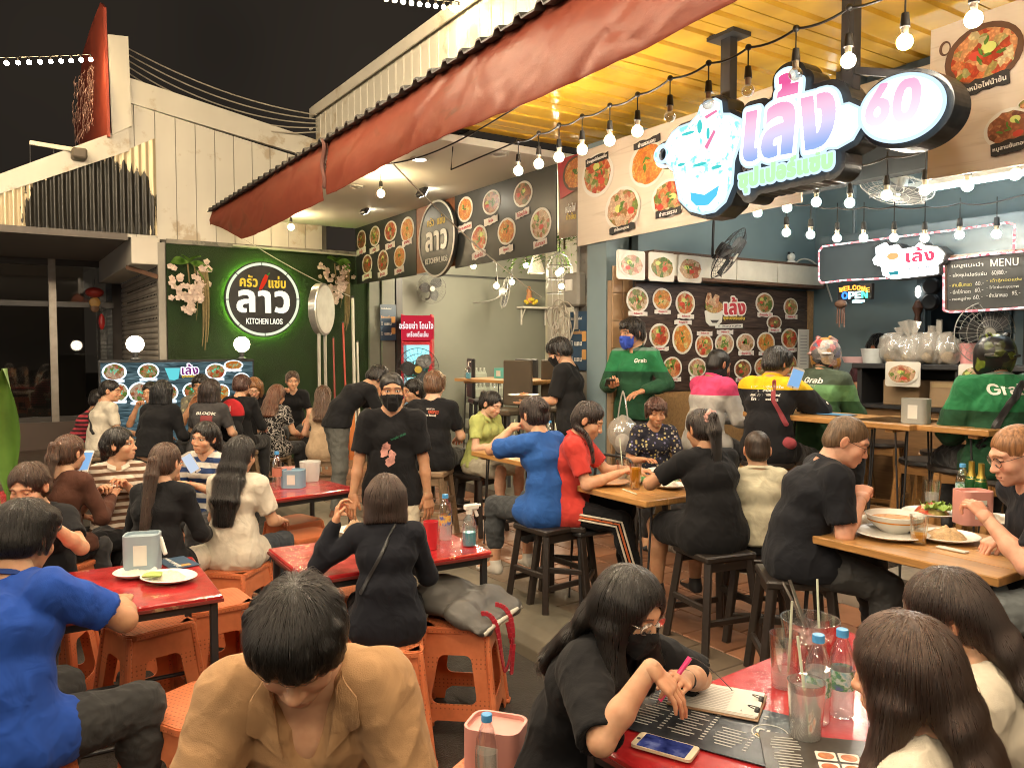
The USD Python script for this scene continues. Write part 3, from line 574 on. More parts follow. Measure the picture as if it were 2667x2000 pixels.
for px,py,lab in((992,505,"bare bulb on a bracket under the white ceiling, behind the awning tear"),(758,592,"bare bulb near the far end of the awning, before the turf wall")):
    p=at_y(px,py,3.25);t=hang_bulb(px,py,p,warm,lab,0.036,0.03);obj("arm",tube(smooth_line([(0,0,.15),(-.02,-.03,.22),(-.15,-.1,.25),(-.3,-.15,.27)],12),0.006),cord_m,t,True)
# strings over the street: bulbs close together on a wire
def street_string(label,a,b,n,drop,mat,r=0.024,group="bulbs strung over the street"):
    t=thing("string_light",label,"string lights");c=sag(a,b,drop,n);obj("wire",tube(c,0.005),cord_m,t,True)
    for i in range(n):
        obj("bulb",mv(trimesh.creation.icosphere(1,r),c[i]-(0,0,r+0.035)),mat,t,True);obj("socket",rod(c[i]-(0,0,0.04),c[i],0.011,0.008,6),cord_m,t)
gold=EM("gold_bulb",(1.0,0.72,0.36),260.0)
street_string("dense string of bulbs ending at the top of the cream parapet",at_y(1195,6,3.74),at_d(700,-110,6.3),22,0.06,gold,0.022)
street_string("string of warm bulbs running left from the red signboard",at_y(236,142,1.1),at_d(-330,150,7.6),19,0.02,gold,0.026)
# unseen strings above and behind the camera, placed to light the foreground
big=EM("unseen_street_bulb",(1.0,0.80,0.55),950.0)
for i,(a,b)in enumerate((((-4.5,-1.6,4.3),(3.0,2.6,4.2)),((-6.2,-2.2,4.4),(-0.5,2.75,4.3)),((-2.0,-4.0,4.4),(4.0,0.6,4.3)),((-8.5,-2.6,4.6),(-4.6,2.72,4.5)))):
    street_string(f"string of street bulbs number {('one','two','three','four')[i]} out of view overhead, placed to light the foreground",a,b,15,0.12,big,0.036)
for px,py,yy,lab in((352,900,1.35,"left"),(630,899,2.55,"right")):
    p=at_x(px,py,-10.46);t=thing("globe_lamp",f"round glowing globe lamp on the {lab} end of the lit menu board","lamp",(p[0],p[1],1.52));obj("globe",mv(trimesh.creation.icosphere(3,0.10),(0,0,0.19)),EM("globe_glow",(1.0,0.85,0.6),16),t,True)
    obj("base",[mv(lathe([(0,0),(0.06,0),(0.06,0.015),(0.03,0.03),(0.03,0.10),(0,0.10)],16))],blackm,t,40)
for px,py,lab in((1100,498,"right"),(952,545,"left")):
    p=at_y(px,py,3.9);t=thing("floodlight",f"small black floodlight under the white ceiling, the {lab} one of the pair","floodlight",p);b=bx(0.16,0.05,0.13,(0,0,0),0.01);obj("case",mv(b,rx=-0.5),blackm,t);obj("lens",mv(bx(0.13,0.004,0.10,(0,0.028,0)),rx=-0.5),EM("flood_glow",(1.0,0.9,0.7),70),t);obj("bracket",[rod((0,0,0.05),(0,0,3.36-p[2]),0.008)],blackm,t)

# unseen stalls behind the camera, their tube lamps placed to light the diners
for i,(x,y)in enumerate(((-6.0,-4.6),(-2.4,-5.2),(1.4,-4.6))):
    t=thing("street_stall",f"unseen stall behind the camera, its tube lamps placed to light the diners, {('left','middle','right')[i]} of three","stall",(x,y,0),0.0)
    for sx in(-1,1):
        for sy in(-1,1):obj("post",rod((sx*1.2,sy*0.8,0),(sx*1.2,sy*0.8,2.75),0.02),blackm,t)
    obj("canopy",span(-1.35,1.35,-0.95,0.95,2.75,2.79),M("canopy_cream",(0.5,0.45,0.36),0.7),t);obj("counter",span(-1.1,1.1,0.1,0.7,0.0,0.85),M("stall_counter",(0.25,0.24,0.22),0.5),t)
    for k in range(2):obj("tube_lamp",rod((-1.0,0.2+0.55*k,2.68),(1.0,0.2+0.55*k,2.68),0.018),EM("unseen_stall_tube",(1.0,0.93,0.82),52.0),t,True)
# ------------------------------------------------------------------ signs, banners, printed boards
def flat_y(shape,y,depth=0.002):  # drawing in (x, z), front facing the street (-y), its back on the plane y
    m=ext(shape,depth);v=np.array(m.vertices);return trimesh.Trimesh(np.stack([v[:,0],y-v[:,2],v[:,1]],1),m.faces,process=False)
def flat_xp(shape,x,depth=0.002):  # drawing in (y, z), front facing +x
    m=ext(shape,depth);v=np.array(m.vertices);return trimesh.Trimesh(np.stack([x+v[:,2],v[:,0],v[:,1]],1),m.faces,process=False)
class Plane:
    """A printed plane of the place: k = 'y' (facing the street) or 'x' (facing along the street); turns picture points into its own flat coordinates."""
    def __init__(s,k,c):s.k,s.c=k,c
    def P(s,px,py):q=at_y(px,py,s.c)if s.k=="y" else at_x(px,py,s.c);return np.array([q[0]if s.k=="y" else q[1],q[2]])
    def poly(s,pts):return Polygon([s.P(*p)for p in pts])
    def m(s,shape,lift=0.0,depth=0.002):return flat_y(shape,s.c-lift,depth)if s.k=="y" else flat_xp(shape,s.c+lift,depth)
    def fit(s,shape,tl,tr,bl):
        a,b,c=s.P(*tl),s.P(*tr),s.P(*bl);x0,y0,x1,y1=shape.bounds;ux,uy=(b-a)/(x1-x0),(a-c)/(y1-y0)
        o=c-ux*x0-uy*y0;return affinity.affine_transform(shape,[ux[0],uy[0],ux[1],uy[1],o[0],o[1]])
    def oval(s,px,py,w,h):c=s.P(px,py);return affinity.translate(oval(abs(s.P(px+w/2,py)[0]-s.P(px-w/2,py)[0]),s.P(px,py-h/2)[1]-s.P(px,py+h/2)[1]),*c)
def FOOD(key,cols,lit=0.0,scale=26.0):
    n={"tc":("texture_coordinate",{}),"oi":("object_info",{}),"o":("vector_math",{"math_type":"scale","scale":7.0}),"ad":("vector_math",{"math_type":"add"}),"nz":("noise_texture",{"scale":scale*0.5,"detail":4.0}),"dm":("mix_vector",{"fac":0.06}),
         "v":("voronoi_texture",{"scale":scale}),"s":("separate_color",{}),"r":("rgb_ramp",{"ramp":cols}),"v2":("voronoi_texture",{"scale":scale*2.3}),"mx":("mix_color",{"blend_type":"multiply","fac":0.7,"use_clamp":False}),
         "rr":("rgb_ramp",{"ramp":[(0.05,(1.25,1.2,1.1)),(0.6,(0.55,0.5,0.45))]})}
    l=[("tc.object","ad.vector1"),("oi.location","o.vector1"),("o.vector","ad.vector2"),("ad.vector","dm.a"),("ad.vector","nz.vector"),("nz.color","dm.b"),("dm.result","v.vector"),("dm.result","v2.vector"),("v.color","s.color"),("s.r","r.fac"),("v2.distance","rr.fac"),("r.color","mx.a"),("rr.color","mx.b")]
    if lit:n["e"]=("emission",{"strength":lit});return G(key,n,l+[("mx.result","e.color")],"e.emission")
    n["p"]=("principled_bsdf",{"roughness":0.35});return G(key,n,l+[("mx.result","p.base_color")],"p.BSDF")
C_=dict(red=[(0.1,(0.42,0.05,0.02)),(0.4,(0.55,0.16,0.05)),(0.65,(0.62,0.36,0.18)),(0.85,(0.12,0.22,0.03)),(0.95,(0.6,0.5,0.3))],orange=[(0.1,(0.60,0.20,0.03)),(0.5,(0.66,0.33,0.08)),(0.8,(0.55,0.14,0.04)),(0.95,(0.62,0.5,0.2))],
          brown=[(0.1,(0.16,0.06,0.03)),(0.5,(0.36,0.13,0.06)),(0.8,(0.42,0.22,0.10)),(0.95,(0.1,0.13,0.04))],pale=[(0.1,(0.55,0.36,0.24)),(0.4,(0.60,0.48,0.33)),(0.7,(0.45,0.12,0.06)),(0.9,(0.16,0.24,0.05))],green=[(0.1,(0.10,0.17,0.03)),(0.4,(0.45,0.30,0.12)),(0.7,(0.5,0.12,0.05)),(0.9,(0.5,0.42,0.25))])
plate_w=M("print_plate_white",(0.62,0.59,0.52),0.4,0.04);herb=M("print_herb",(0.07,0.17,0.02),0.5,0.3,40);lime_m=M("print_lime",(0.50,0.55,0.15),0.5);tom_m=M("print_tomato",(0.50,0.05,0.03),0.5);capw=M("caption_paper",(0.64,0.60,0.55),0.6);capb=M("caption_black",(0.02,0.02,0.02),0.6);inkr=M("ink_red",(0.45,0.04,0.05),0.6);inkw=M("ink_white",(0.68,0.66,0.60),0.5);inkk=M("ink_dark",(0.05,0.04,0.04),0.6)
rg=np.random.default_rng(11)
def blob(w,h,seed,n=22,a=0.25):
    g=np.random.default_rng(seed);t=np.linspace(0,2*np.pi,n,endpoint=False);r=1+a*(g.random(n)-0.5);return Polygon(np.stack([w/2*r*np.cos(t),h/2*r*np.sin(t)],1)).buffer(0)
def dish(parent,pl,px,py,w,h,kind="red",cap=None,cpy=None,cw=None,ch=None,dark=False,lift=0.003,ring=True,bowlring=None,ang=0.0,name="dish_picture",lit=0):
    if lit:fm_,pm=FOOD(f"food_{kind}_lit",C_[kind],lit),EM("lit_plate",(0.8,0.92,1.0),lit*1.6)
    else:fm_,pm=FOOD("food_"+kind,C_[kind]),plate_w
    o=pl.oval(px,py,w,h);c=np.array(o.centroid.coords[0]);bw=o.bounds[2]-o.bounds[0];bh=o.bounds[3]-o.bounds[1]
    q=obj(name,pl.m(o,lift),bowlring or pm,parent)
    s=affinity.translate(blob(bw*0.84,bh*0.84,int(px*7+py),26,0.10),*c);obj("food",pl.m(s,lift+0.002),fm_,q)
    hs,ls,ts_=[],[],[]
    for i in range(5):hs.append(affinity.translate(affinity.rotate(blob(bw*0.13,bh*0.055,i+int(px),10,0.6),rg.uniform(0,180)),c[0]+rg.normal(0,bw*0.09),c[1]+rg.normal(0,bh*0.08)+bh*0.05))
    obj("herb",pl.m(unary_union(hs),lift+0.004),EM("lit_herb",(0.1,0.75,0.45),lit)if lit else herb,q)
    if kind!="orange" and not lit:
        obj("tomato",pl.m(affinity.translate(blob(bw*0.2,bh*0.16,5+int(py),12,.3),c[0]+rg.uniform(-.25,.25)*bw,c[1]-rg.uniform(-.05,.25)*bh),lift+0.0035),tom_m,q)
        obj("lime",pl.m(affinity.translate(oval(bw*0.2,bh*0.18,14),c[0]-rg.uniform(-.22,.25)*bw,c[1]+rg.uniform(0.0,.24)*bh),lift+0.0035),lime_m,q)
    if cap is not None:
        cy=py+h*0.5 if cpy is None else cpy;cw=cw or w*0.8;ch=ch or h*0.17
        a,b=pl.P(px-cw/2,cy),pl.P(px+cw/2,cy);L=abs(b[0]-a[0]);H=pl.P(px,cy-ch/2)[1]-pl.P(px,cy+ch/2)[1];c2=pl.P(px,cy)
        t=np.linspace(-L/2,L/2,9);g=np.random.default_rng(int(px));strip=Polygon(list(zip(t,H/2+g.uniform(-.12,.12,9)*H))+list(zip(t[::-1],-H/2+g.uniform(-.12,.12,9)*H)))
        strip=affinity.translate(affinity.rotate(strip,ang,origin=(0,0)),*c2);k=obj("caption",pl.m(strip,lift+0.006),EM("lit_caption",(0.8,0.9,1.0),lit*1.5)if lit else(capb if dark else capw),q)
        if cap:
            tx=text_shape(cap,H*0.62,weight=600);k2=min(1.0,L*0.88/(tx.bounds[2]-tx.bounds[0]));tx=affinity.translate(affinity.rotate(affinity.scale(tx,k2,k2,origin=(0,0)),ang,origin=(0,0)),*c2)
            obj("lettering",pl.m(tx,lift+0.0085),inkw if dark else(inkk if lit else inkr),q)
    return q
Z=lambda k,ox,oy:(lambda x,y:(ox+x/k,oy+y/k))
# cream food banners of the right restaurant
paper=G("cream_banner_print",{"g":("geometry",{}),"mp":("mapping",{"scale":(0.8,1,7)}),"n":("noise_texture",{"scale":2.2,"detail":8.0,"roughness":0.7,"distortion":1.0}),"r":("rgb_ramp",{"ramp":[(0.3,(0.47,0.38,0.28)),(0.45,(0.585,0.49,0.38)),(0.8,(0.62,0.53,0.42))]}),"p":("principled_bsdf",{"roughness":0.4})},[("g.position","mp.vector"),("mp.vector","n.vector"),("n.fac","r.fac"),("r.color","p.base_color")],"p.BSDF")
pl=Plane("y",4.26)
b1=thing("food_banner","cream banner of plated noodle dishes behind the hanging pot sign","banner");obj("panel",flat_y(pl.poly([(1504,399),(2086,199),(2086,527),(1504,642)]),4.275,0.012),paper,b1)
q=Z(4.148,1400,300)
for x,y,w,h,kd,cp_,cy in((650,650,340,470,"red","ยำหมูยอไข่แดงเค็ม",480),(1190,530,400,500,"orange","ยำแซลมอน",300),(920,1010,380,470,"pale","ยำไหมหมูรวม",1230),(1420,900,380,420,"red","ยำทะเลรวม",1055),(1990,820,430,420,"pale","ยำไข่เค็ม",990),(1800,330,400,420,"red","ยำรวม",130)):
    (fx,fy),(_,cyf)=q(x,y),q(x,cy);dish(b1,pl,fx,fy,w/4.148,h/4.148,kd,cp_,cyf,w/4.148*0.72,19,True,ang=3)
b2=thing("food_banner","cream banner with a big red curry bowl at the top right","banner");obj("panel",flat_y(pl.poly([(2424,80),(2800,-52),(2800,408),(2414,468)]),4.275,0.012),paper,b2)
dish(b2,pl,2561,145,205,165,"red","เล้งหม้อไฟน้ำข้น",222,138,34,True,bowlring=M("pan_rim_dark",(0.10,0.05,0.03),0.4),ang=4);dish(b2,pl,2632,334,140,105,"brown","หมูสามชั้นทอด",382,100,32,True,ang=4);dish(b2,pl,2680,270,60,30,"red")
hp=obj("pan_handle",[pl.m(pl.oval(2462,128,30,38).difference(pl.oval(2464,128,20,28)),0.002)],M("pan_rim_dark",(0.10,0.05,0.03),0.4),b2)
pr_=Plane("y",4.37)
b3=thing("food_banner","narrow red and black hotpot banner tucked behind the cream one","banner");obj("panel",flat_y(pr_.poly([(1452,418),(1540,390),(1540,606),(1455,623)]),4.385,0.01),M("dark_wood_print",(0.16,0.10,0.06),0.4,0.5,5),b3)
obj("red_field",pr_.m(pr_.poly([(1452,418),(1540,390),(1540,470),(1460,520)])),M("banner_red",(0.42,0.025,0.035),0.4),b3);dish(b3,pr_,1500,452,66,90,"orange",bowlring=M("pan_rim_dark",(0.10,0.05,0.03),0.4),lift=0.006)
obj("lettering",pr_.m(pr_.fit(text_shape("หม้อไฟ",1),(1474,532),(1500,526),(1474,556)),0.004),inkw,b3);obj("lettering",pr_.m(pr_.fit(text_shape("น้ำข้น",1),(1476,556),(1500,552),(1476,574)),0.004),M("ink_gold",(0.60,0.42,0.06),0.5),b3)
# black banners of the cafe
dk=M("black_banner_print",(0.028,0.030,0.029),0.38,0.15,3);pc=Plane("y",4.42);q=Z(3.0157,900,400)
b4=thing("food_banner","black banner with six grilled dishes right of the oval cafe sign","banner");obj("panel",flat_y(pc.poly([(1184,508),(1448,426),(1449,655),(1186,699)]),4.43,0.01),dk,b4)
for x,y,w,h,kd,t,cy in((942,440,118,200,"orange","ปลากะพงทอด",582),(1148,385,140,195,"brown","จิ้มจุ่ม",530),(1395,320,150,205,"brown","ไก่อบโอ่ง",472),(1052,670,125,215,"red","ต้มข่าไก่",797),(1267,612,142,212,"orange","กุ้งเผา",755),(1535,552,165,255,"pale","ปลาเผา",706)):
    (fx,fy),(_,cyf)=q(x,y),q(x,cy);dish(b4,pc,fx,fy,w/3.0157,h/3.0157,kd,t,cyf,36 if y<800 else 40,18,ang=5)
b5=thing("food_banner","black banner with seven small dishes left of the oval cafe sign","banner");obj("panel",flat_y(pc.poly([(925,596),(1083,544),(1084,717),(929,741)]),4.43,0.01),dk,b5)
for x,y,w,h,kd,cy in((127,680,72,155,"brown",770),(232,650,82,160,"green",755),(355,610,96,160,"red",725),(487,600,106,205,"orange",700),(172,870,78,155,"brown",965),(296,850,86,185,"brown",945),(427,812,92,175,"orange",920)):
    (fx,fy),(_,cyf)=q(x,y),q(x,cy);dish(b5,pc,fx,fy,w/3.0157,h/3.0157,kd,["ตำไทย","ตำซั่ว","ยำรวม","ต้มแซ่บ","ลาบหมู","น้ำตก","คั่วกลิ้ง"][int(x)%7],cyf,25,15,ang=5)
ring_m=M("sign_white",(0.70,0.68,0.62),0.4);gold_i=M("ink_gold",(0.60,0.42,0.06),0.5)
b6=thing("oval_sign","black round cafe sign with white rim hanging between two black banners","sign");obj("backing",flat_y(pc.poly([(1083,545),(1184,508),(1186,692),(1084,714)]),4.435,0.008),M("orange_print",(0.32,0.12,0.05),0.5,0.6,4),b6)
po=Plane("y",4.36);c=po.P(1136,622);R_=0.44;disc=affinity.translate(oval(2*R_,2*R_,48),*c);obj("disc",flat_y(disc,4.40,0.035),dk,b6);obj("rim",po.m(disc.difference(affinity.scale(disc,0.95,0.95)),0.0,0.006),ring_m,b6)
for t,y0,h,w,mt in(("ครัว  แซ่บ",0.21,0.11,600,gold_i),("ลาว",-0.02,0.23,800,ring_m),("KITCHEN LAOS",-0.245,0.065,600,ring_m)):
    s=text_shape(t,h,weight=w);k=min(1,0.54/(s.bounds[2]-s.bounds[0]));obj("lettering",po.m(affinity.translate(affinity.scale(s,k if t[0]=="K" else 0.9*min(1,0.62/(s.bounds[2]-s.bounds[0])),1,origin=(0,0)),c[0],c[1]+y0),0.001,0.004),mt,b6)
# glowing round sign on the turf
pt=Plane("x",-10.70);c=pt.P(686,780);R_=0.50
b7=thing("round_sign","black round cafe sign glowing green at its edge on the turf wall","sign");disc=affinity.translate(oval(2*R_,2*R_,64),*c);obj("disc",flat_xp(disc,-10.75,0.05),M("sign_black",(0.012,0.012,0.012),0.4),b7)
ringw=disc.difference(affinity.scale(disc,0.93,0.93));ringw=affinity.scale(ringw,0.965,0.965,origin=tuple(c))
for k in range(8):ringw=ringw.difference(affinity.rotate(affinity.translate(sbox(-0.006,0.3,0.006,0.6),*c),k*45+2,origin=tuple(c)))
obj("ring",pt.m(ringw,0.001,0.006),EM("sign_ring_glow",(0.93,1.0,0.72),0.95),b7)
a=np.linspace(0,2*np.pi,61);obj("glow_strip",tube(np.stack([0*a-10.765,c[0]+0.485*np.cos(a),c[1]+0.485*np.sin(a)],1),0.010,6),EM("green_led",(0.42,1.0,0.10),48),b7)
for t,dy,dz,h,w,mt in(("ครัว",-0.19,0.235,0.155,700,EM("sign_gold_glow",(1.0,0.62,0.06),1.0)),("แซ่บ",0.185,0.235,0.16,700,EM("sign_gold_glow",(1,.6,.1),1.0)),("ลาว",0.0,-0.03,0.30,800,EM("sign_word_glow",(1.0,0.95,0.78),1.15)),("KITCHEN LAOS",0.01,-0.29,0.075,600,EM("sign_word_glow",(1.0,0.95,0.78),1.15))):
    s=text_shape(t,h,weight=w);wd=s.bounds[2]-s.bounds[0];tw={"ลาว":0.70,"KITCHEN LAOS":0.48}.get(t,0.23);obj("lettering",pt.m(affinity.translate(affinity.scale(s,tw/wd,1,origin=(0,0)),c[0]+dy,c[1]+dz),0.001,0.012),mt,b7)
obj("chili",pt.m(affinity.translate(Polygon([(-0.045,-0.10),(-0.02,-0.085),(0.03,0.0),(0.055,0.075),(0.035,0.085),(0.0,0.02),(-0.03,-0.06)]).buffer(0.012),c[0]+0.0,c[1]+0.235),0.001,0.012),EM("sign_chili_glow",(0.85,0.05,0.02),0.8),b7)
obj("stem",pt.m(affinity.translate(Polygon([(0.045,0.085),(0.06,0.08),(0.09,0.115),(0.08,0.12)]),c[0],c[1]+0.235),0.002,0.012),EM("sign_leaf_glow",(0.05,0.35,0.04),0.8),b7)
# white round double sign on two posts, turned away
p=at_d(838,806,10.0);b8=thing("pole_sign","unlit white round double sign on two posts before the turf","sign",(p[0],p[1],SZ),YAW+1.42)
obj("case",mv(lathe([(0,-0.05),(0.30,-0.05),(0.325,-0.04),(0.325,0.04),(0.30,0.05),(0,0.05)],40),(0,0,p[2]-SZ),ry=math.pi/2),M("sign_case_silver",(0.42,0.41,0.37),0.3,metal=0.6),b8,35)
for s in(-1,1):obj("face",mv(lathe([(0,0),(0.298,0),(0.298,0.004),(0,0.004)],40),(s*0.051-(0.004 if s<0 else 0),0,p[2]-SZ),ry=math.pi/2),M("sign_face_white",(0.55,0.55,0.50),0.35),b8)
for y in(-0.10,0.10):obj("post",rod((0,y,0),(0,y,p[2]-SZ-0.28),0.02),M("post_pale",(0.45,0.42,0.36),0.4),b8)
obj("crossbar",rod((0,-0.10,0.35),(0,0.10,0.35),0.014),M("post_pale",(0.45,0.42,0.36),0.4),b8)
# lit menu board under the gable
pm_=Plane("x",-10.40);b9=thing("menu_lightbox","long lit menu board of dishes below two globe lamps","menu board");P4=[pm_.P(262,944),pm_.P(658,937)]
obj("case",span(-10.50,-10.42,P4[0][0]-0.02,P4[1][0]+0.02,0.12,1.52),blackm,b9)
lw=G("lit_wood_print",{"g":("geometry",{}),"mp":("mapping",{"scale":(1,1.2,12)}),"n":("noise_texture",{"scale":3.0,"detail":6.0,"distortion":1.2}),"r":("rgb_ramp",{"ramp":[(0.35,(0.015,0.03,0.035)),(0.6,(0.10,0.16,0.18)),(0.8,(0.25,0.40,0.45))]}),"e":("emission",{"strength":1.0})},[("g.position","mp.vector"),("mp.vector","n.vector"),("n.fac","r.fac"),("r.color","e.color")],"e.emission")
obj("screen",flat_xp(sbox(P4[0][0],0.45,P4[1][0],1.49),-10.42,0.01),lw,b9);q=Z(2.37,0,600)
for x,y,w,h,kd in((705,875,155,112,"pale"),(915,870,135,100,"green"),(1330,870,130,100,"red"),(1440,832,120,62,"orange"),(740,1000,105,115,"red"),(865,1000,150,130,"pale"),(1190,990,130,105,"green"),(1365,1000,105,105,"orange"),(1490,925,105,95,"pale"),(1040,1000,120,110,"red")):
    fx,fy=q(x,y);dish(b9,pm_,fx,fy,w/2.37,h/2.37,kd,"",fy+h/2.37*0.5,w/2.37*0.8,7,lit=0.95,lift=0.012)
obj("lettering",pm_.m(pm_.fit(text_shape("เล้ง",1,weight=800),q(1120,825),q(1222,825),q(1120,890)).buffer(0.012),0.012),EM("lit_white",(0.95,0.9,1.0),1.4),b9);obj("lettering",pm_.m(pm_.fit(text_shape("เล้ง",1,weight=800),q(1120,825),q(1222,825),q(1120,890)),0.015),EM("lit_purple",(0.22,0.03,0.20),0.9),b9);obj("lettering",pm_.m(pm_.fit(text_shape("ซุปเปอร์แซ่บ",1),q(1120,885),q(1222,885),q(1120,912)),0.018),EM("lit_yellow",(1.0,0.62,0.02),1.0),b9)
obj("pot_picture",pm_.m(pm_.poly([q(1015,850),q(1110,850),q(1100,915),(q(1075,925)),q(1045,922)]),0.012),EM("lit_cyan",(0.15,0.7,0.75),1.0),b9);obj("lit_strip",span(-10.30,-10.28,P4[0][0],P4[1][0],0.40,0.44),EM("cold_tube2",(0.65,0.85,1.0),5),b9)
# mural of dishes on dark planks, lamp box and framed boards on the side wall
pw=Plane("x",-4.945);mur=thing("menu_mural","dark plank wall mural of round dishes in the right restaurant","mural");q=Z(3.0157,1480,600)
mw=G("mural_plank",{"g":("geometry",{}),"mp":("mapping",{"scale":(1,1.0,9)}),"oi":("object_info",{}),"n":("noise_texture",{"scale":3.2,"detail":7.0,"roughness":0.65,"distortion":1.4}),"r":("rgb_ramp",{"ramp":[(0.3,(0.018,0.011,0.009)),(0.55,(0.06,0.038,0.030)),(0.8,(0.13,0.085,0.065))]}),"p":("principled_bsdf",{"roughness":0.28})},[("g.position","mp.vector"),("mp.vector","n.vector"),("n.fac","r.fac"),("r.color","p.base_color")],"p.BSDF")
obj("backing",span(-4.978,-4.965,4.47,6.75,1.29,2.22),blackm,mur)
for i in range(5):obj("plank",span(-4.965,-4.947,4.47,6.75,1.295+0.184*i,1.295+0.184*i+0.180,0.002),mw,mur)
obj("trim",span(-4.965,-4.935,6.70,6.78,FZ,2.22),WOODL("dado_wood",(0.30,0.17,0.07)),mur)
for x,y,w,h,kd,up in((541,548,175,205,"pale",0),(735,545,150,182,"orange",0),(917,575,152,195,"red",0),(1540,575,142,170,"green",0),(1745,605,112,145,"green",0),(1615,725,118,115,"brown",0),(520,835,190,210,"red",0),(715,828,160,195,"red",0),(895,850,160,245,"orange",1),(1065,905,142,185,"red",1),(1225,890,150,175,"pale",1),(1390,885,145,152,"pale",0),(1550,882,140,165,"orange",0),(1735,852,130,165,"red",0),(815,1080,152,175,"red",0),(1010,1080,142,155,"pale",0),(1200,1075,130,160,"red",0),(1368,1090,136,155,"brown",0),(1520,1075,120,150,"green",0),(1740,1055,110,160,"red",0)):
    fx,fy=q(x,y);dish(mur,pw,fx,fy,w/3.0157,h/3.0157,kd,["ยำขนมจีน 60","ยำกุ้งสด 80","ยำมาม่า 60","ยำหมูยอ 60"][int(x)%4],fy+(-0.52 if up else 0.52)*h/3.0157,w/3.0157*0.85,11)
def logo(parent,pl,q,pot,text,sub,lift,mats,pad=0.014):
    w_,r_,y_=mats;s=pl.fit(text_shape("เล้ง",1,weight=900),*[q(*p)for p in text]);obj("logo_edge",pl.m(s.buffer(pad),lift,0.003),w_,parent);obj("logo_word",pl.m(s,lift+0.003,0.003),r_,parent)
    s2=pl.fit(text_shape("ซุปเปอร์แซ่บ",1,weight=800),*[q(*p)for p in sub]);obj("logo_sub",pl.m(s2,lift+0.003,0.003),y_,parent)
logo(mur,pw,q,None,((1218,525),(1385,525),(1218,665)),((1210,668),(1380,672),(1210,710)),0.006,(inkw,inkr,gold_i))
o=pw.poly([q(x,y)for x,y in((1075,640),(1205,640),(1195,715),(1165,740),(1110,740),(1085,715))]);pt_=obj("pot_picture",pw.m(o.buffer(0.012),0.004),plate_w,mur);obj("pot_mouth",pw.m(pw.poly([q(1110,705),q(1180,705),q(1160,728),q(1128,728)]),0.007),inkk,pt_);obj("soup",pw.m(pw.oval(*q(1140,600),47,34),0.007),FOOD("food_green",C_["green"]),pt_)
obj("bone",pw.m(pw.poly([q(1075,560),q(1090,500),q(1110,500),q(1120,560),q(1150,510),q(1175,520),q(1165,600),q(1090,600)]).buffer(0.008),0.009),FOOD("food_pale",C_["pale"]),pt_);obj("address_strip",pw.m(pw.poly([q(1150,742),q(1365,735),q(1365,765),q(1150,768)]),0.006),inkw,mur);obj("lettering",pw.m(pw.fit(text_shape("@ วัฒนานุกิจ",1),q(1170,745),q(1350,742),q(1170,764)),0.009),inkk,mur)
lb=thing("lamp_box","long unlit white lamp box with wood edges above the dish mural","light box");obj("case",span(-4.978,-4.80,4.53,6.76,2.235,2.46),WOODL("dark_trim",(0.12,0.065,0.04)),lb)
for a,b in((4.56,5.02),(5.03,5.50),(5.51,6.05),(6.06,6.73)):obj("front_pane",span(-4.80,-4.792,a,b,2.262,2.435),M("lamp_pane_white",(0.62,0.58,0.49),0.35),lb)
pbx=Plane("x",-4.775)
for i,(x0,y0,x1,y1,kd)in enumerate(((385,168,605,380,"pale"),(635,185,835,396,"green"),(865,206,1050,405,"pale"))):
    t=thing("food_board",f"{('leftmost','middle','rightmost')[i]} white square noodle board on the lamp box","food board");a,b=pbx.P(*q(x0,y1)),pbx.P(*q(x1,y0));obj("board",flat_xp(affinity.translate(rrect(b[0]-a[0],b[1]-a[1],0.02),*((a+b)/2)),-4.788,0.012),plate_w,t);dish(t,pbx,*q((x0+x1)/2,(y0+y1)/2),66,62,kd)
# header, rope lights, lit sign, open sign, chalkboard over the counter
ph=Plane("y",6.05);hd_=thing("header_panel","dark blue header above the serving counter framed by rope light","panel");a,b=ph.P(2133,735),ph.P(2660,572);obj("panel",span(a[0],3.2,6.06,6.12,2.24,2.62),blue_d,hd_);obj("hanger",[rod((a[0]+0.3,6.09,2.6),(a[0]+0.3,6.09,3.5),0.015)],blue_d,hd_);obj("hanger",[rod((1.5,6.09,2.6),(1.5,6.09,3.5),0.015)],blue_d,hd_)
rope=thing("rope_light","pink and white rope light outlining the header and chalkboard","rope light");pj=Plane("y",5.93)
for pts in([(2140,738),(2133,728),(2133,655),(2143,642),(2300,622),(2480,600),(2625,580),(2643,586),(2640,652)],[(2140,737),(2200,730),(2330,724),(2455,715)],[(2458,690),(2458,808),(2475,813),(2600,806),(2720,797)],[(2458,690),(2465,676),(2560,664),(2720,650)]):
    P3=np.array([[pj.P(*p)[0],5.93,pj.P(*p)[1]]for p in pts]);seg=np.vstack([np.linspace(P3[i],P3[i+1],14)[:-1]for i in range(len(P3)-1)]+[P3[-1:]]);obj("rope",tube(seg,0.008,6),G("rope_glow",{"g":("geometry",{}),"v":("voronoi_texture",{"scale":38.0}),"s":("separate_color",{}),"r":("rgb_ramp",{"ramp":[(0.0,(0.9,0.12,0.16)),(0.5,(1.0,0.42,0.42)),(0.65,(1.0,0.92,0.9))]}),"e":("emission",{"strength":1.5})},[("g.position","v.vector"),("v.color","s.color"),("s.r","r.fac"),("r.color","e.color")],"e.emission"),rope,True)
pk=Plane("y",5.86);q5=Z(3.3163,2000,550)
s2=thing("lit_sign","small white glowing pot sign with pink letters over the counter","sign");o=pk.poly([q5(x,y)for x,y in((915,420),(945,390),(940,320),(1010,285),(1040,320),(1110,300),(1150,345),(1270,320),(1310,285),(1350,315),(1450,320),(1505,370),(1490,430),(1450,460),(1455,530),(1180,565),(1070,575),(1000,545),(985,470),(925,450))]).buffer(0.02)
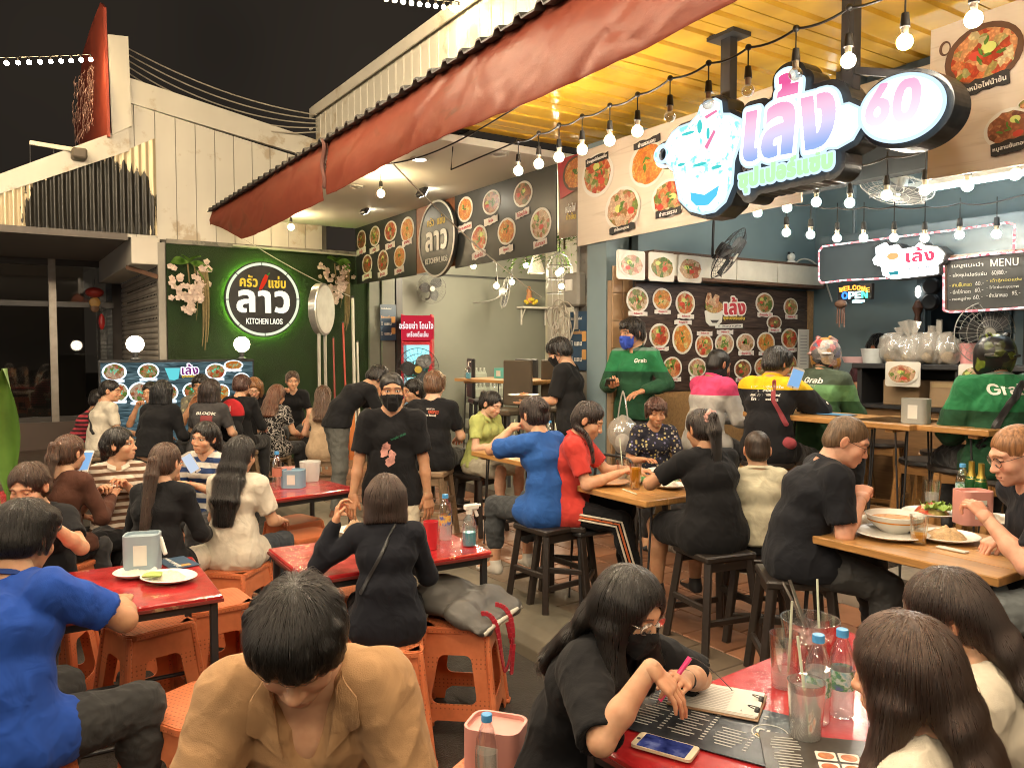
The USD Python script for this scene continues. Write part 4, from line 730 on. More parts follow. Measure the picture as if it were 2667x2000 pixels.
obj("case",flat_y(o,5.99,0.12),blackm,s2);obj("face",flat_y(o.buffer(-0.008),5.868,0.006),EM("small_sign_white",(0.92,0.98,1.0),3.2),s2);obj("logo_word",pk.m(pk.fit(text_shape("เล้ง",1,weight=800),q5(1195,320),q5(1440,300),q5(1195,445)),0.002),EM("small_sign_pink",(1.0,0.12,0.22),1.0),s2);obj("pot_mouth",pk.m(pk.poly([q5(1045,530),q5(1130,515),q5(1125,550),q5(1055,555)]),0.002),EM("small_sign_teal",(0.05,0.35,0.4),1.0),s2);obj("pot_food",pk.m(pk.oval(*q5(1080,390),30,18),0.002),EM("small_sign_orange",(1.0,0.5,0.2),1.2),s2)
obj("logo_sub",pk.m(pk.fit(text_shape("ซุปเปอร์แซ่บ",1,weight=700),q5(1190,482),q5(1440,455),q5(1190,515)),0.002),EM("small_sign_grey",(0.35,0.42,0.45),1.0),s2)
s3=thing("open_sign","black LED sign reading WELCOME OPEN over the kitchen doorway","sign");po_=Plane("y",5.95);a,b=po_.P(*q5(603,775)),po_.P(*q5(895,622));obj("case",flat_y(sbox(a[0],a[1],b[0],b[1]),5.99,0.035),blackm,s3)
W_="WELCOME"
for i,ch in enumerate(W_):x=632+i*38.5;yy=690-26*math.sin(math.pi*(i+0.5)/7);obj("lettering",po_.m(po_.fit(text_shape(ch,1,weight=800),q5(x-17,yy-24),q5(x+17,yy-26),q5(x-17,yy+18)),0.0,0.004),EM("led_orange",(1.0,0.42,0.06),2.2),s3)
for i,(ch,cl)in enumerate((("O",(0.05,0.22,1.0)),("P",(0.6,0.95,1.0)),("E",(0.75,1.0,0.95)),("N",(0.1,0.9,0.55)))):x=665+i*57;obj("lettering",po_.m(po_.fit(text_shape(ch,1,weight=800),q5(x-26,700-i*3),q5(x+26,697-i*3),q5(x-26,762-i*3)),0.0,0.004),EM("led_open_"+ch,cl,2.5),s3)
obj("led_back",span(a[0]+.1,b[0]-.1,6.0,6.01,a[1]-0.02,a[1]),EM("led_cyan_back",(0.3,0.85,1.0),18),s3)
s4=thing("chalkboard","black chalk menu board with wooden frame at right above the counter","menu board");pc2=Plane("y",5.95);brd=pc2.poly([(2464,674),(2740,648),(2740,797),(2466,807)]);obj("board",flat_y(brd,5.985,0.03),M("chalk_black",(0.035,0.036,0.034),0.8,0.5,4),s4);obj("frame",flat_y(brd.buffer(0.02,join_style=2).difference(brd),5.99,0.045),WOODL("dark_trim",(0.12,0.065,0.04)),s4)
chk=M("chalk_white",(0.50,0.50,0.47),0.9);chy=M("chalk_yellow",(0.50,0.42,0.10),0.9)
for t,x,y,w,h,mt in(("เมนูแนะนำ",1590,478,270,44,chk),("MENU",1925,448,240,62,chk),("- เล้งซุปเปอร์แซ่บ",1570,560,320,42,chk),("60/80.-",1935,535,130,42,chk),("- สามชั้นทอด",1570,640,190,36,chy),("60.-",1795,625,70,34,chk),("- เต้าหู้ทอดแซ่บ",1890,605,300,36,chy),("- ปีกไก่ทอด",1575,700,175,36,chk),("60.-",1790,683,70,34,chk),("- ไก่แซ่บกรุงเทพ",1890,665,280,36,chk),("- คอหมูย่าง",1570,765,180,36,chk),("60.-",1775,745,80,34,chk),("- ยำปลาหมอ",1890,730,180,36,chk),("95.-",2110,710,70,34,chk)):
    k=-0.06;s=text_shape(t,1,weight=350);obj("chalk_writing",pc2.m(pc2.fit(s,q5(x,y-h/2),q5(x+w,y-h/2+k*w),q5(x,y+h/2)),0.001,0.002),mt,s4)
# ------------------------------------------------------------------ the big hanging lit sign
pS=Plane("y",3.55);q3=Z(2.287,1700,0);bs=thing("hanging_sign","large glowing hanging sign of a soup pot, pink letters and oval","sign")
pot=pS.poly([q3(x,y)for x,y in((95,860),(130,800),(165,770),(235,745),(285,690),(300,640),(345,610),(385,600),(412,615),(420,690),(470,690),(530,720),(548,790),(520,870),(490,960),(480,1100),(440,1200),(380,1255),(310,1270),(235,1250),(175,1190),(155,1090),(140,1010),(95,965),(100,900))]).buffer(0.012);hnd=pS.oval(*q3(70,920),46,52).difference(pS.oval(*q3(68,923),20,32))
w1=pS.fit(text_shape("เล้ง",1,weight=900,slant=8),q3(555,515),q3(1110,360),q3(555,975));w2=pS.fit(text_shape("ซุปเปอร์แซ่บ",1,weight=900),q3(528,1010),q3(1085,870),q3(528,1160));th=np.linspace(0,2*np.pi,60)
el=Polygon([pS.P(2356+119*math.cos(t)*math.cos(.42)+86*math.sin(t)*math.sin(.42),283-119*math.cos(t)*math.sin(.42)+86*math.sin(t)*math.cos(.42))for t in th]);chil=pS.poly([q3(x,y)for x,y in((968,840),(1000,850),(1060,830),(1120,770),(1120,640),(1180,625),(1235,650),(1240,760),(1200,830),(1110,880),(1010,885))]).buffer(0.01);w3=pS.fit(text_shape("60",1,weight=650,slant=10),q3(1290,530),q3(1610,470),q3(1290,755))
bodyS=unary_union([pot,hnd,w1.buffer(0.045),w2.buffer(0.03),el,chil]).buffer(0.022);bodyS=unary_union([p for p in polys(bodyS)if p.area>0.002]);bodyS=Polygon(polys(bodyS)[0].exterior)if len(polys(bodyS))==1 else unary_union([Polygon(p.exterior)for p in polys(bodyS)])
obj("case",flat_y(bodyS.difference(pS.oval(*q3(68,923),18,30)),3.70,0.14),M("sign_case_black",(0.012,0.014,0.016),0.3),bs)
pot_glow=G("pot_glow",{"tc":("texture_coordinate",{}),"n":("noise_texture",{"scale":24.0,"detail":2.0}),"r":("rgb_ramp",{"ramp":[(0.36,(0.25,0.80,0.88)),(0.44,(0.75,0.98,1.0)),(0.50,(1.0,1.0,1.0))]}),"e":("emission",{"strength":1.35})},[("tc.object","n.vector"),("n.fac","r.fac"),("r.color","e.color")],"e.emission")
blu=EM("sign_edge_blue",(0.62,0.84,1.0),1.2);whi=EM("sign_white_glow",(0.93,1.0,1.0),1.7);pinkg=G("pink_to_blue",{"g":("geometry",{}),"s":("separate_xyz",{}),"mr":("map_range",{"from_min":2.70,"from_max":3.05,"clamp":True}),"r":("rgb_ramp",{"ramp":[(0.0,(0.35,0.50,0.92)),(0.28,(0.80,0.72,0.97)),(0.55,(1.0,0.62,0.82)),(0.75,(0.97,0.38,0.64)),(1.0,(0.88,0.12,0.36))]}),"e":("emission",{"strength":1.0})},[("g.position","s.vector"),("s.z","mr.value"),("mr.result","r.fac"),("r.color","e.color")],"e.emission")
obj("pot_edge",pS.m(unary_union([pot,hnd]),0.012,0.006),blu,bs);obj("pot_face",pS.m(unary_union([pot,hnd]).buffer(-0.014),0.019,0.003),pot_glow,bs);fc=obj("pot_belly",pS.m(pS.poly([q3(x,y)for x,y in((160,1010),(300,1060),(420,1040),(480,1000),(470,1100),(430,1200),(330,1250),(240,1235),(180,1180))]).buffer(-0.01),0.023,0.003),whi,bs)
obj("pot_grin",pS.m(pS.poly([q3(x,y)for x,y in((245,1150),(330,1165),(415,1110),(400,1170),(350,1225),(280,1230),(250,1200))]),0.027,0.003),EM("grin_blue",(0.10,0.55,0.85),1.2),bs);obj("bones",pS.m(unary_union([pS.poly([q3(x,y)for x,y in((290,800),(330,640),(390,615),(405,640),(380,740),(350,870))]),pS.poly([q3(x,y)for x,y in((180,850),(260,760),(300,800),(280,920),(200,960))]),pS.poly([q3(x,y)for x,y in((370,880),(440,740),(480,780),(450,930),(390,960))])]).buffer(0.006),0.023,0.003),whi,bs)
gg=[pS.oval(*q3(x,y),w,h)for x,y,w,h in((230,800,34,8),(300,985,34,8),(190,985,18,8),(400,1000,26,9),(300,760,12,34),(350,800,8,30))];obj("herbs",pS.m(unary_union(gg),0.027,0.003),EM("herb_teal",(0.08,0.62,0.60),1.1),bs);obj("chilies",pS.m(unary_union([pS.poly([q3(330,880),q3(385,780),q3(395,790),q3(345,895)]),pS.poly([q3(330,700),q3(400,660),q3(405,672),q3(340,715)])]),0.028,0.003),EM("chili_pink",(0.9,0.25,0.45),1.0),bs)
obj("word_edge",pS.m(w1.buffer(0.034),0.012,0.006),blu,bs);obj("word_rim",pS.m(w1.buffer(0.022),0.019,0.003),whi,bs);obj("word",pS.m(w1,0.023,0.003),pinkg,bs);obj("sub_edge",pS.m(w2.buffer(0.014),0.012,0.006),blu,bs);obj("sub_word",pS.m(w2.buffer(0.003),0.019,0.003),EM("sub_green",(0.55,0.95,0.50),1.05),bs)
obj("oval_edge",pS.m(el,0.012,0.006),blu,bs);ovg=G("oval_glow",{"g":("geometry",{}),"s":("separate_xyz",{}),"a":("math",{"math_type":"multiply_add","value2":1.2,"value3":0.0}),"b":("math",{"math_type":"add"}),"mr":("map_range",{"from_min":0.35,"from_max":0.85,"clamp":True}),"r":("rgb_ramp",{"ramp":[(0.0,(1.0,1.0,0.97)),(1.0,(0.62,0.95,0.48))]}),"e":("emission",{"strength":1.3})},[("g.position","s.vector"),("s.x","a.value1"),("a.value","b.value1"),("s.z","b.value2"),("b.value","mr.value"),("mr.result","r.fac"),("r.color","e.color")],"e.emission")
obj("oval_face",pS.m(el.buffer(-0.016),0.019,0.003),ovg,bs);pk2=G("pink_fade",{"g":("geometry",{}),"s":("separate_xyz",{}),"mr":("map_range",{"from_min":2.66,"from_max":2.90,"clamp":True}),"r":("rgb_ramp",{"ramp":[(0.0,(1.0,0.95,0.96)),(0.5,(1.0,0.70,0.84)),(1.0,(0.93,0.42,0.66))]}),"e":("emission",{"strength":1.1})},[("g.position","s.vector"),("s.z","mr.value"),("mr.result","r.fac"),("r.color","e.color")],"e.emission")
obj("number",pS.m(w3.buffer(0.006),0.023,0.003),pk2,bs);obj("chili_edge",pS.m(chil,0.012,0.006),blu,bs);obj("chili_face",pS.m(chil.buffer(-0.012),0.019,0.003),EM("chili_white",(0.95,1.0,0.88),1.6),bs)
for px,zb in((1873,3.03),(2189,2.95)):x=pS.P(px,200)[0];obj("hanger",span(x-0.035,x+0.035,3.60,3.66,zb,3.47),blackm,bs)
x=pS.P(1873,200)[0];obj("hanger_plate",span(x-0.10,x+0.10,3.55,3.70,3.45,3.475),blackm,bs);obj("brace",bar((pS.P(2190,130)[0],3.63,3.05),(pS.P(2360,190)[0],3.63,2.93),0.035),blackm,bs);obj("brace",bar((pS.P(1880,245)[0],3.66,3.0),(pS.P(2020,275)[0],3.66,2.95),0.05),blackm,bs)
# ------------------------------------------------------------------ furniture and tableware
st_m=G("orange_plastic",{"tc":("texture_coordinate",{}),"v":("voronoi_texture",{"scale":52.0,"randomness":0.0}),"n":("noise_texture",{"scale":5.0,"detail":7.0,"roughness":0.7}),"oi":("object_info",{}),"r":("rgb_ramp",{"ramp":[(0.25,(0.40,0.115,0.05)),(0.45,(0.56,0.155,0.062)),(0.7,(0.68,0.21,0.09))]}),"d":("rgb_ramp",{"ramp":[(0.16,(0.35,0.3,0.28)),(0.24,(1,1,1))]}),"m":("mix_color",{"blend_type":"multiply","fac":0.75}),"b":("bump",{"strength":0.25,"distance":0.003}),"p":("principled_bsdf",{"roughness":0.38,"subsurface_weight":0.1,"subsurface_scale":0.01})},
    [("tc.object","v.vector"),("tc.object","n.vector"),("n.fac","r.fac"),("v.distance","d.fac"),("r.color","m.a"),("d.color","m.b"),("m.result","p.base_color"),("d.color","b.height"),("b.normal","p.normal")],"p.BSDF")
_stool=None
def plastic_stool(x,y,rz,label,z=0.0,h=0.46,group="orange plastic stools"):
    global _stool
    if _stool is None:
        t=thing("plastic_stool",label,"stool",(x,y,z),rz,group);H=0.46;a,b=0.135,0.185
        top=rrect(2*a+0.02,2*a+0.02,0.035);m1=mv(ext(top,0.012),(0,0,H-0.012));rim=mv(ext(top.buffer(0.006).difference(top.buffer(-0.02)),0.02),(0,0,H-0.024));dome=grid_mesh(lambda u,v:((u-.5)*2*a,(v-.5)*2*a,H+0.004*(1-(2*u-1)**2)*(1-(2*v-1)**2)),6,6)
        obj("seat",[m1,rim,dome],st_m,t,30);L=math.hypot(H-0.012,b-a);tilt=math.atan2(b-a,H-0.012)
        for i in range(4):
            pnl=Polygon([(-b,0),(b,0),(a,L),(-a,L)]);hole=Polygon([(-b*0.56,L*0.30),(b*0.56,L*0.30),(a*0.52,L*0.76),(-a*0.52,L*0.76)]).buffer(-0.03).buffer(0.03,4);arch=Polygon([(-b*0.62,-0.01),(b*0.62,-0.01),(b*0.56,L*0.10),(b*0.4,L*0.145),(-b*0.4,L*0.145),(-b*0.56,L*0.10)]).buffer(-0.01).buffer(0.01,3)
            m=ext(pnl.difference(hole).difference(arch),0.006);m=mv(m,(0,0,-0.003));m=mv(m,rx=math.pi/2);m=mv(m,rx=-tilt);m=mv(m,(0,-b,0));obj("side_panel",mv(m,rz=i*math.pi/2),st_m,t)
            c=mv(rod((-b,-b,0),(-a,-a,H-0.012),0.016,0.014,10),rz=i*math.pi/2);f_=mv(bx(0.05,0.05,0.016,(-b+0.006,-b+0.006,0.008),0.005),rz=i*math.pi/2);obj("leg",[c,f_],st_m,t,35)
        _stool=t;return t
    return dup(_stool,"plastic_stool",(x,y,z),rz,label,group,(1,1,h/0.46))
wd=WOODL("stool_dark_wood",(0.022,0.016,0.013),0.45);wn=WOODL("table_wood",(0.46,0.235,0.075),0.32);wn2=WOODL("stool_honey_wood",(0.34,0.17,0.055),0.4);wold=WOODL("old_wood",(0.23,0.15,0.085),0.6)
_ws={}
def wood_stool(x,y,z,rz,h,label,kind="dark",group=None):
    mt,seat_r={"dark":(wd,0),"honey":(wn2,1),"old":(wold,0)}[kind];key=kind
    if key in _ws:
        t0,h0=_ws[key];return dup(t0,"wooden_stool",(x,y,z),rz,label,group,(1,1,h/h0))
    t=thing("wooden_stool",label,"stool",(x,y,z),rz,group);a,b=0.125,0.175
    if seat_r:obj("seat",mv(lathe([(0,h-0.03),(0.17,h-0.03),(0.178,h-0.02),(0.175,h-0.002),(0.16,h),(0,h-0.004)],32)),wd,t,40)
    else:obj("seat",bx(0.31,0.31,0.035,(0,0,h-0.0175),0.008),mt,t)
    for sx in(-1,1):
        for sy in(-1,1):obj("leg",bar((sx*b,sy*b,0),(sx*a,sy*a,h-0.03),0.038,0.038,0.005),mt,t)
    for i,zz in enumerate((0.16,0.16,0.23,0.23)):
        k=b-(b-a)*zz/h;p=[((-k,-k,zz),(k,-k,zz)),((-k,k,zz),(k,k,zz)),((-k,-k,zz),(-k,k,zz)),((k,-k,zz),(k,k,zz))][i];obj("rung",bar(*p,0.022,0.032,0.004),mt,t)
    for sy in(-1,1):obj("apron",bar((-a,sy*a,h-0.06),(a,sy*a,h-0.06),0.02,0.05,0.003),mt,t)
    _ws[key]=(t,h);return t
redtop=G("worn_red_paint",{"tc":("texture_coordinate",{}),"n":("noise_texture",{"scale":3.0,"detail":8.0,"roughness":0.75}),"n2":("noise_texture",{"scale":8.0,"detail":5.0}),"r":("rgb_ramp",{"ramp":[(0.595,(0,0,0)),(0.615,(1,1,1))]}),"c":("rgb_ramp",{"ramp":[(0.3,(0.30,0.012,0.014)),(0.7,(0.43,0.025,0.028))]}),"m":("mix_color",{"b":(0.42,0.26,0.12)}),"bn":("noise_texture",{"scale":60.0,"detail":4.0}),"b":("bump",{"strength":0.22,"distance":0.004}),"rr":("math",{"math_type":"multiply_add","value2":0.35,"value3":0.02}),"p":("principled_bsdf",{"coat_weight":0.6,"coat_roughness":0.12})},
    [("tc.object","n.vector"),("tc.object","n2.vector"),("tc.object","bn.vector"),("n.fac","r.fac"),("n2.fac","c.fac"),("r.color","m.fac"),("c.color","m.a"),("m.result","p.base_color"),("n2.fac","rr.value1"),("rr.value","p.roughness"),("bn.fac","b.height"),("b.normal","p.normal")],"p.BSDF")
def frame_of(p0,p1):
    d=np.asarray(p1)[:2]-np.asarray(p0)[:2];return math.atan2(d[1],d[0]),np.linalg.norm(d)
def red_table(corner,along,length,depth,label,z=0.72,side=1):
    """corner: a top corner; along: direction angle of its long edge; the top extends by depth to the left (side=1) or right of that direction."""
    c=np.asarray(corner,float)[:2]+np.array([math.cos(along),math.sin(along)])*length/2+side*np.array([-math.sin(along),math.cos(along)])*depth/2
    t=thing("red_table",label,"table",(*c,0),along);obj("tabletop",bx(length,depth,0.022,(0,0,z-0.011),0.006),redtop,t);obj("edge_strip",[bx(length+0.006,depth+0.006,0.012,(0,0,z-0.022))],M("edge_brown_red",(0.16,0.025,0.02),0.5,wear=((0.3,0.2,0.1),0.4,8)),t)
    obj("frame",[bx(length-0.04,0.025,0.03,(0,s*(depth/2-0.03),z-0.045))for s in(-1,1)]+[bx(0.025,depth-0.09,0.03,(s*(length/2-0.03),0,z-0.045))for s in(-1,1)],blackm,t)
    for sx in(-1,1):
        for sy in(-1,1):obj("leg",bx(0.028,0.028,z-0.031,(sx*(length/2-0.03),sy*(depth/2-0.03),(z-0.031)/2),0.003),blackm,t)
        obj("stretcher",rod((sx*(length/2-0.03),-(depth/2-0.03),0.2),(sx*(length/2-0.03),depth/2-0.03,0.2),0.009),blackm,t)
    return t
def wood_table(cx,cy,zf,rz,length,depth,z,label,planks=4):
    t=thing("wooden_table",label,"table",(cx,cy,zf),rz)
    for i in range(planks):obj("plank",bx(length,depth/planks-0.002,0.035,(0,-depth/2+depth/planks*(i+0.5),z-zf-0.0175),0.004),wn,t)
    for s in(-1,1):obj("batten",bx(0.05,depth*0.86,0.02,(s*length*0.38,0,z-zf-0.046)),wn,t)
    for sx in(-1,1):
        for sy in(-1,1):
            a=np.array([sx*(length/2-0.08),sy*(depth/2-0.07),0.0]);H=z-zf-0.036
            obj("hairpin_leg",[rod(a,a+(-sx*0.05,0,H),0.006),rod(a,a+(0.0,-sy*0.05,H),0.006),mv(trimesh.creation.icosphere(1,0.008),a+(0,0,0.006))],blackm,t,40)
    return t
pet=GLASS("clear_plastic",(0.96,0.98,0.985),0.08,0.12);glassm=GLASS("drinking_glass",(0.95,0.97,0.96),0.02,0.09);water=G("water_fill",{"t":("transparent_bsdf",{"color":(0.93,0.94,0.95)}),"g":("glossy_bsdf",{"roughness":0.03,"color":(1,1,1)}),"d":("translucent_bsdf",{"color":(0.92,0.88,0.88)}),"m1":("mix_closure",{"fac":0.10}),"m2":("mix_closure",{"fac":0.34})},[("t.BSDF","m1.closure1"),("g.BSDF","m1.closure2"),("m1.closure","m2.closure1"),("d.BSDF","m2.closure2")],"m2.closure")
capbl=M("cap_blue",(0.07,0.30,0.62),0.35);china=M("china_white",(0.70,0.68,0.62),0.25,0.03);strawm=M("straw_pale",(0.55,0.62,0.48),0.4);steel=M("cutlery_steel",(0.55,0.54,0.50),0.2,metal=0.9)
lbl_m=G("bottle_label",{"tc":("texture_coordinate",{}),"n":("noise_texture",{"scale":40.0,"detail":3.0}),"r":("rgb_ramp",{"ramp":[(0.35,(0.10,0.36,0.45)),(0.48,(0.55,0.62,0.62)),(0.56,(0.10,0.30,0.12)),(0.66,(0.16,0.18,0.45))]}),"p":("principled_bsdf",{"roughness":0.3})},[("tc.object","n.vector"),("n.fac","r.fac"),("r.color","p.base_color")],"p.BSDF")
lbl_r=G("bottle_label_red",{"tc":("texture_coordinate",{}),"n":("noise_texture",{"scale":30.0,"detail":3.0}),"r":("rgb_ramp",{"ramp":[(0.38,(0.45,0.06,0.05)),(0.5,(0.6,0.42,0.08)),(0.62,(0.08,0.12,0.35))]}),"p":("principled_bsdf",{"roughness":0.3})},[("tc.object","n.vector"),("n.fac","r.fac"),("r.color","p.base_color")],"p.BSDF")
def bottle(p,label,h=0.225,fill=0.55,lab=None,group=None):
    t=thing("water_bottle",label,"bottle",p,group=group);r=0.032;k=h/0.225
    pf=[(0,0.002),(r*.8,0.0),(r,0.008),(r,0.04),(r*.95,0.045),(r,0.05),(r,0.135),(r*.96,0.14),(r*.9,0.16),(r*.6,0.188),(0.0135,0.200),(0.0135,0.208)]
    obj("bottle_body",mv(lathe([(a,b*k)for a,b in pf],24)),pet,t,40);obj("cap",mv(lathe([(0,0.207*k),(0.0155,0.207*k),(0.0155,0.224*k),(0.014,0.226*k),(0,0.226*k)],18)),capbl,t,40)
    obj("label",mv(lathe([(r+.0006,0.075*k),(r+.0006,0.125*k)],24)),lab or lbl_m,t,True)
    if fill:zt=0.005+fill*0.19*k;obj("water",mv(lathe([(0,0.004),(r-0.003,0.006),(r-0.003,min(zt,.14)),(0,min(zt,.14))],20)),water,t,40)
    return t
def glass(p,label,h=0.135,r=0.038,fill=None,fm_=None,straw=None,handle=False):
    t=thing("drinking_glass",label,"glass",p);obj("glass_body",lathe([(0,0.0),(r*.8,0),(r,h),(r-.003,h),(r*.78,0.008),(0,0.008)],28),glassm,t,40)
    if fill:obj("drink",lathe([(0,0.010),(r*.76,0.010),(r*(.78+.18*fill),h*fill),(0,h*fill)],24),fm_ or water,t,40)
    if straw:obj("straw",rod((0.012,0,0.012),(straw[0],straw[1],straw[2]),0.0035),strawm,t,True)
    if handle:obj("handle",tube(smooth_line([(r,0,h*.85),(r+.04,0,h*.8),(r+.04,0,h*.35),(r*.9,0,h*.25)],14),0.006),glassm,t,True)
    return t
def plate(p,label,r=0.115,food=None,heap=0.03,bowl=False,rim=None,seed=0,oval_=1.0,extras=()):
    t=thing("bowl" if bowl else "plate",label,"bowl" if bowl else "plate",p,YAW+seed);sc=(1,oval_,1)
    pf=[(0,0.003),(0.045,0.0),(r*.8,0.045 if bowl else 0.010),(r,0.085 if bowl else 0.022),(r-.004,0.087 if bowl else 0.0245),(r*.76,0.048 if bowl else 0.0135),(0,0.012 if bowl else 0.007)]
    obj("dish",mv(lathe(pf,36),s=sc),rim or china,t,40)
    if food is not None:
        if bowl:obj("soup",mv(lathe([(0,0.066),(r*.90,0.064),(r*.9,0.058)],30)),food,t)
        else:
            m=grid_mesh(lambda u,v:(r*.62*u*np.cos(2*np.pi*v),oval_*r*.62*u*np.sin(2*np.pi*v),0.010+heap*(1-u**2)*(0.7+0.9*(meshkit.fbm(np.stack([u*5*np.cos(6.283*v),u*5*np.sin(6.283*v),0*u+seed],-1),3)-.3))),12,26);obj("food",m,food,t,True)
    for nm,m,mt in extras:obj(nm,m,mt,t,True)
    return t
rice=M("rice_white",(0.62,0.56,0.46),0.6,0.1,60,bump=0.5,bscale=260);curry=M("curry_orange",(0.50,0.20,0.03),0.2,0.25,30);beer=G("beer_amber",{"t":("transparent_bsdf",{"color":(0.80,0.48,0.08)}),"d":("diffuse_bsdf",{"color":(0.72,0.36,0.03)}),"m":("mix_closure",{"fac":0.4})},[("t.BSDF","m.closure1"),("d.BSDF","m.closure2")],"m.closure")
def tissue_box(p,label,mat,rz=0.0,w=0.13,h=0.15,cutlery=False,face=False):
    t=thing("tissue_box",label,"tissue box",p,rz);o=rrect(w,w*.8,w*.22);obj("box",[ext(o,h-0.012),mv(ext(o.difference(o.buffer(-0.008)),0.012),(0,0,h-0.012))],mat,t,40)
    lm=M("tissue_sticker",(0.62,0.60,0.54),0.5);obj("sticker",bx(w*.36,0.002,h*.55,(0,-w*.4-.001,h*.48)),lm,t)
    if cutlery:obj("handle",bar((w*.5,-.01,h*.9),(w*.66,-.03,h*.42),0.014,0.02,0.004),china,t)
    if face:
        for s in(-1,1):obj("frown",[bar((s*.018,-w*.4-.002,h*.60),(s*.030,-w*.4-.002,h*.64),.002),bar((s*.018,-w*.4-.002,h*.60),(s*.034,-w*.4-.002,h*.59),.002)],inkk,t)
    return t
def phone(p,R,label,screen,w=0.072,h=0.148,backc=(0.55,0.52,0.48)):
    x=UsdGeom.Xform.Define(stage,numbered("/World/smartphone"));Mx=Gf.Matrix4d(*[float(v)for v in(*R[:,0],0,*R[:,1],0,*R[:,2],0,*p,1)]);x.AddTransformOp().Set(Mx);t=tag(x.GetPrim(),label,"phone")
    obj("case",ext(rrect(w,h,0.010),0.007),M("phone_case_%d"%int(backc[0]*100),backc,0.3),t,40);obj("screen",mv(ext(rrect(w-.006,h-.03,0.003),0.0006),(0,0,0.007)),screen,t);obj("home_button",mv(ext(oval(0.010,0.010,14),0.0006),(0,-h/2+0.0075,0.007)),inkk,t);return t
# tables and stools on the road
A1,B1=at_z(581,1547,.72),at_z(502,1448,.72);al,ln=frame_of(A1,B1);T1=red_table(A1,al,max(ln,0.6),1.15,"scratched red table with rice plate behind the man in blue",side=1)
A2,B2=at_z(800,1509,.72),at_z(1282,1434,.72);al2,ln2=frame_of(A2,B2);T2=red_table(A2,al2,ln2,0.60,"scratched red table with spray bottle before the bob-haired woman",side=1)
A3,B3=at_z(722,1299,.72),at_z(898,1275,.72);al3,ln3=frame_of(A3,B3);T3=red_table(at_z(660,1307,.72),al3,ln3+0.25,0.60,"red table with blue tissue box behind the white shirted woman",side=1)
A4,B4=at_z(1504,1909,.72),at_z(2020,1704,.72);al4,ln4=frame_of(A4,B4);T4=red_table(A4,al4,1.20,0.68,"shiny red table with bottles and menus at lower right",side=-1)
c5=at_z(330,1320,.72);T5=red_table(c5-RIGHT*0.75,al3+0.15,1.35,0.60,"dark red table among the seated group of women",side=1)
# wooden tables on the pavement and inside
W1=wood_table(*(at_z(1335,1180,0.85)[:2]+np.array([0.12,0.10])),SZ,0.0,0.80,0.62,0.85,"small honey wood table between green and blue shirted women")
W2=wood_table(*(at_z(1660,1262,0.85)[:2]),SZ,0.0,0.84,0.64,0.85,"honey wood table before the girl in the red shirt")
p3,p3b,p3c=at_z(2131,1388,0.85),at_z(2462,1482,0.85),at_z(2580,1436,0.85);W3=wood_table(*((p3+p3b)[:2]/2+np.array([0.0,0.32])),SZ,0.0,0.95,0.66,0.85,"honey wood table laden with plates between the two men")
BT=[wood_table(*at_z(2190,1083,1.21)[:2],FZ,0.0,1.25,0.5,1.21,"high bar table under the rider in the yellow jacket"),wood_table(*at_z(2370,1046,1.21)[:2],FZ,0.0,1.5,0.45,1.21,"high bar table nearest the serving counter"),wood_table(*at_z(2440,1100,1.21)[:2],FZ,0.0,0.85,0.5,1.21,"high bar table with a grey napkin holder by the green jacket"),wood_table(*at_z(1800,1046,1.16)[:2],FZ,0.0,0.9,0.42,1.16,"high bar table against the dish mural")]
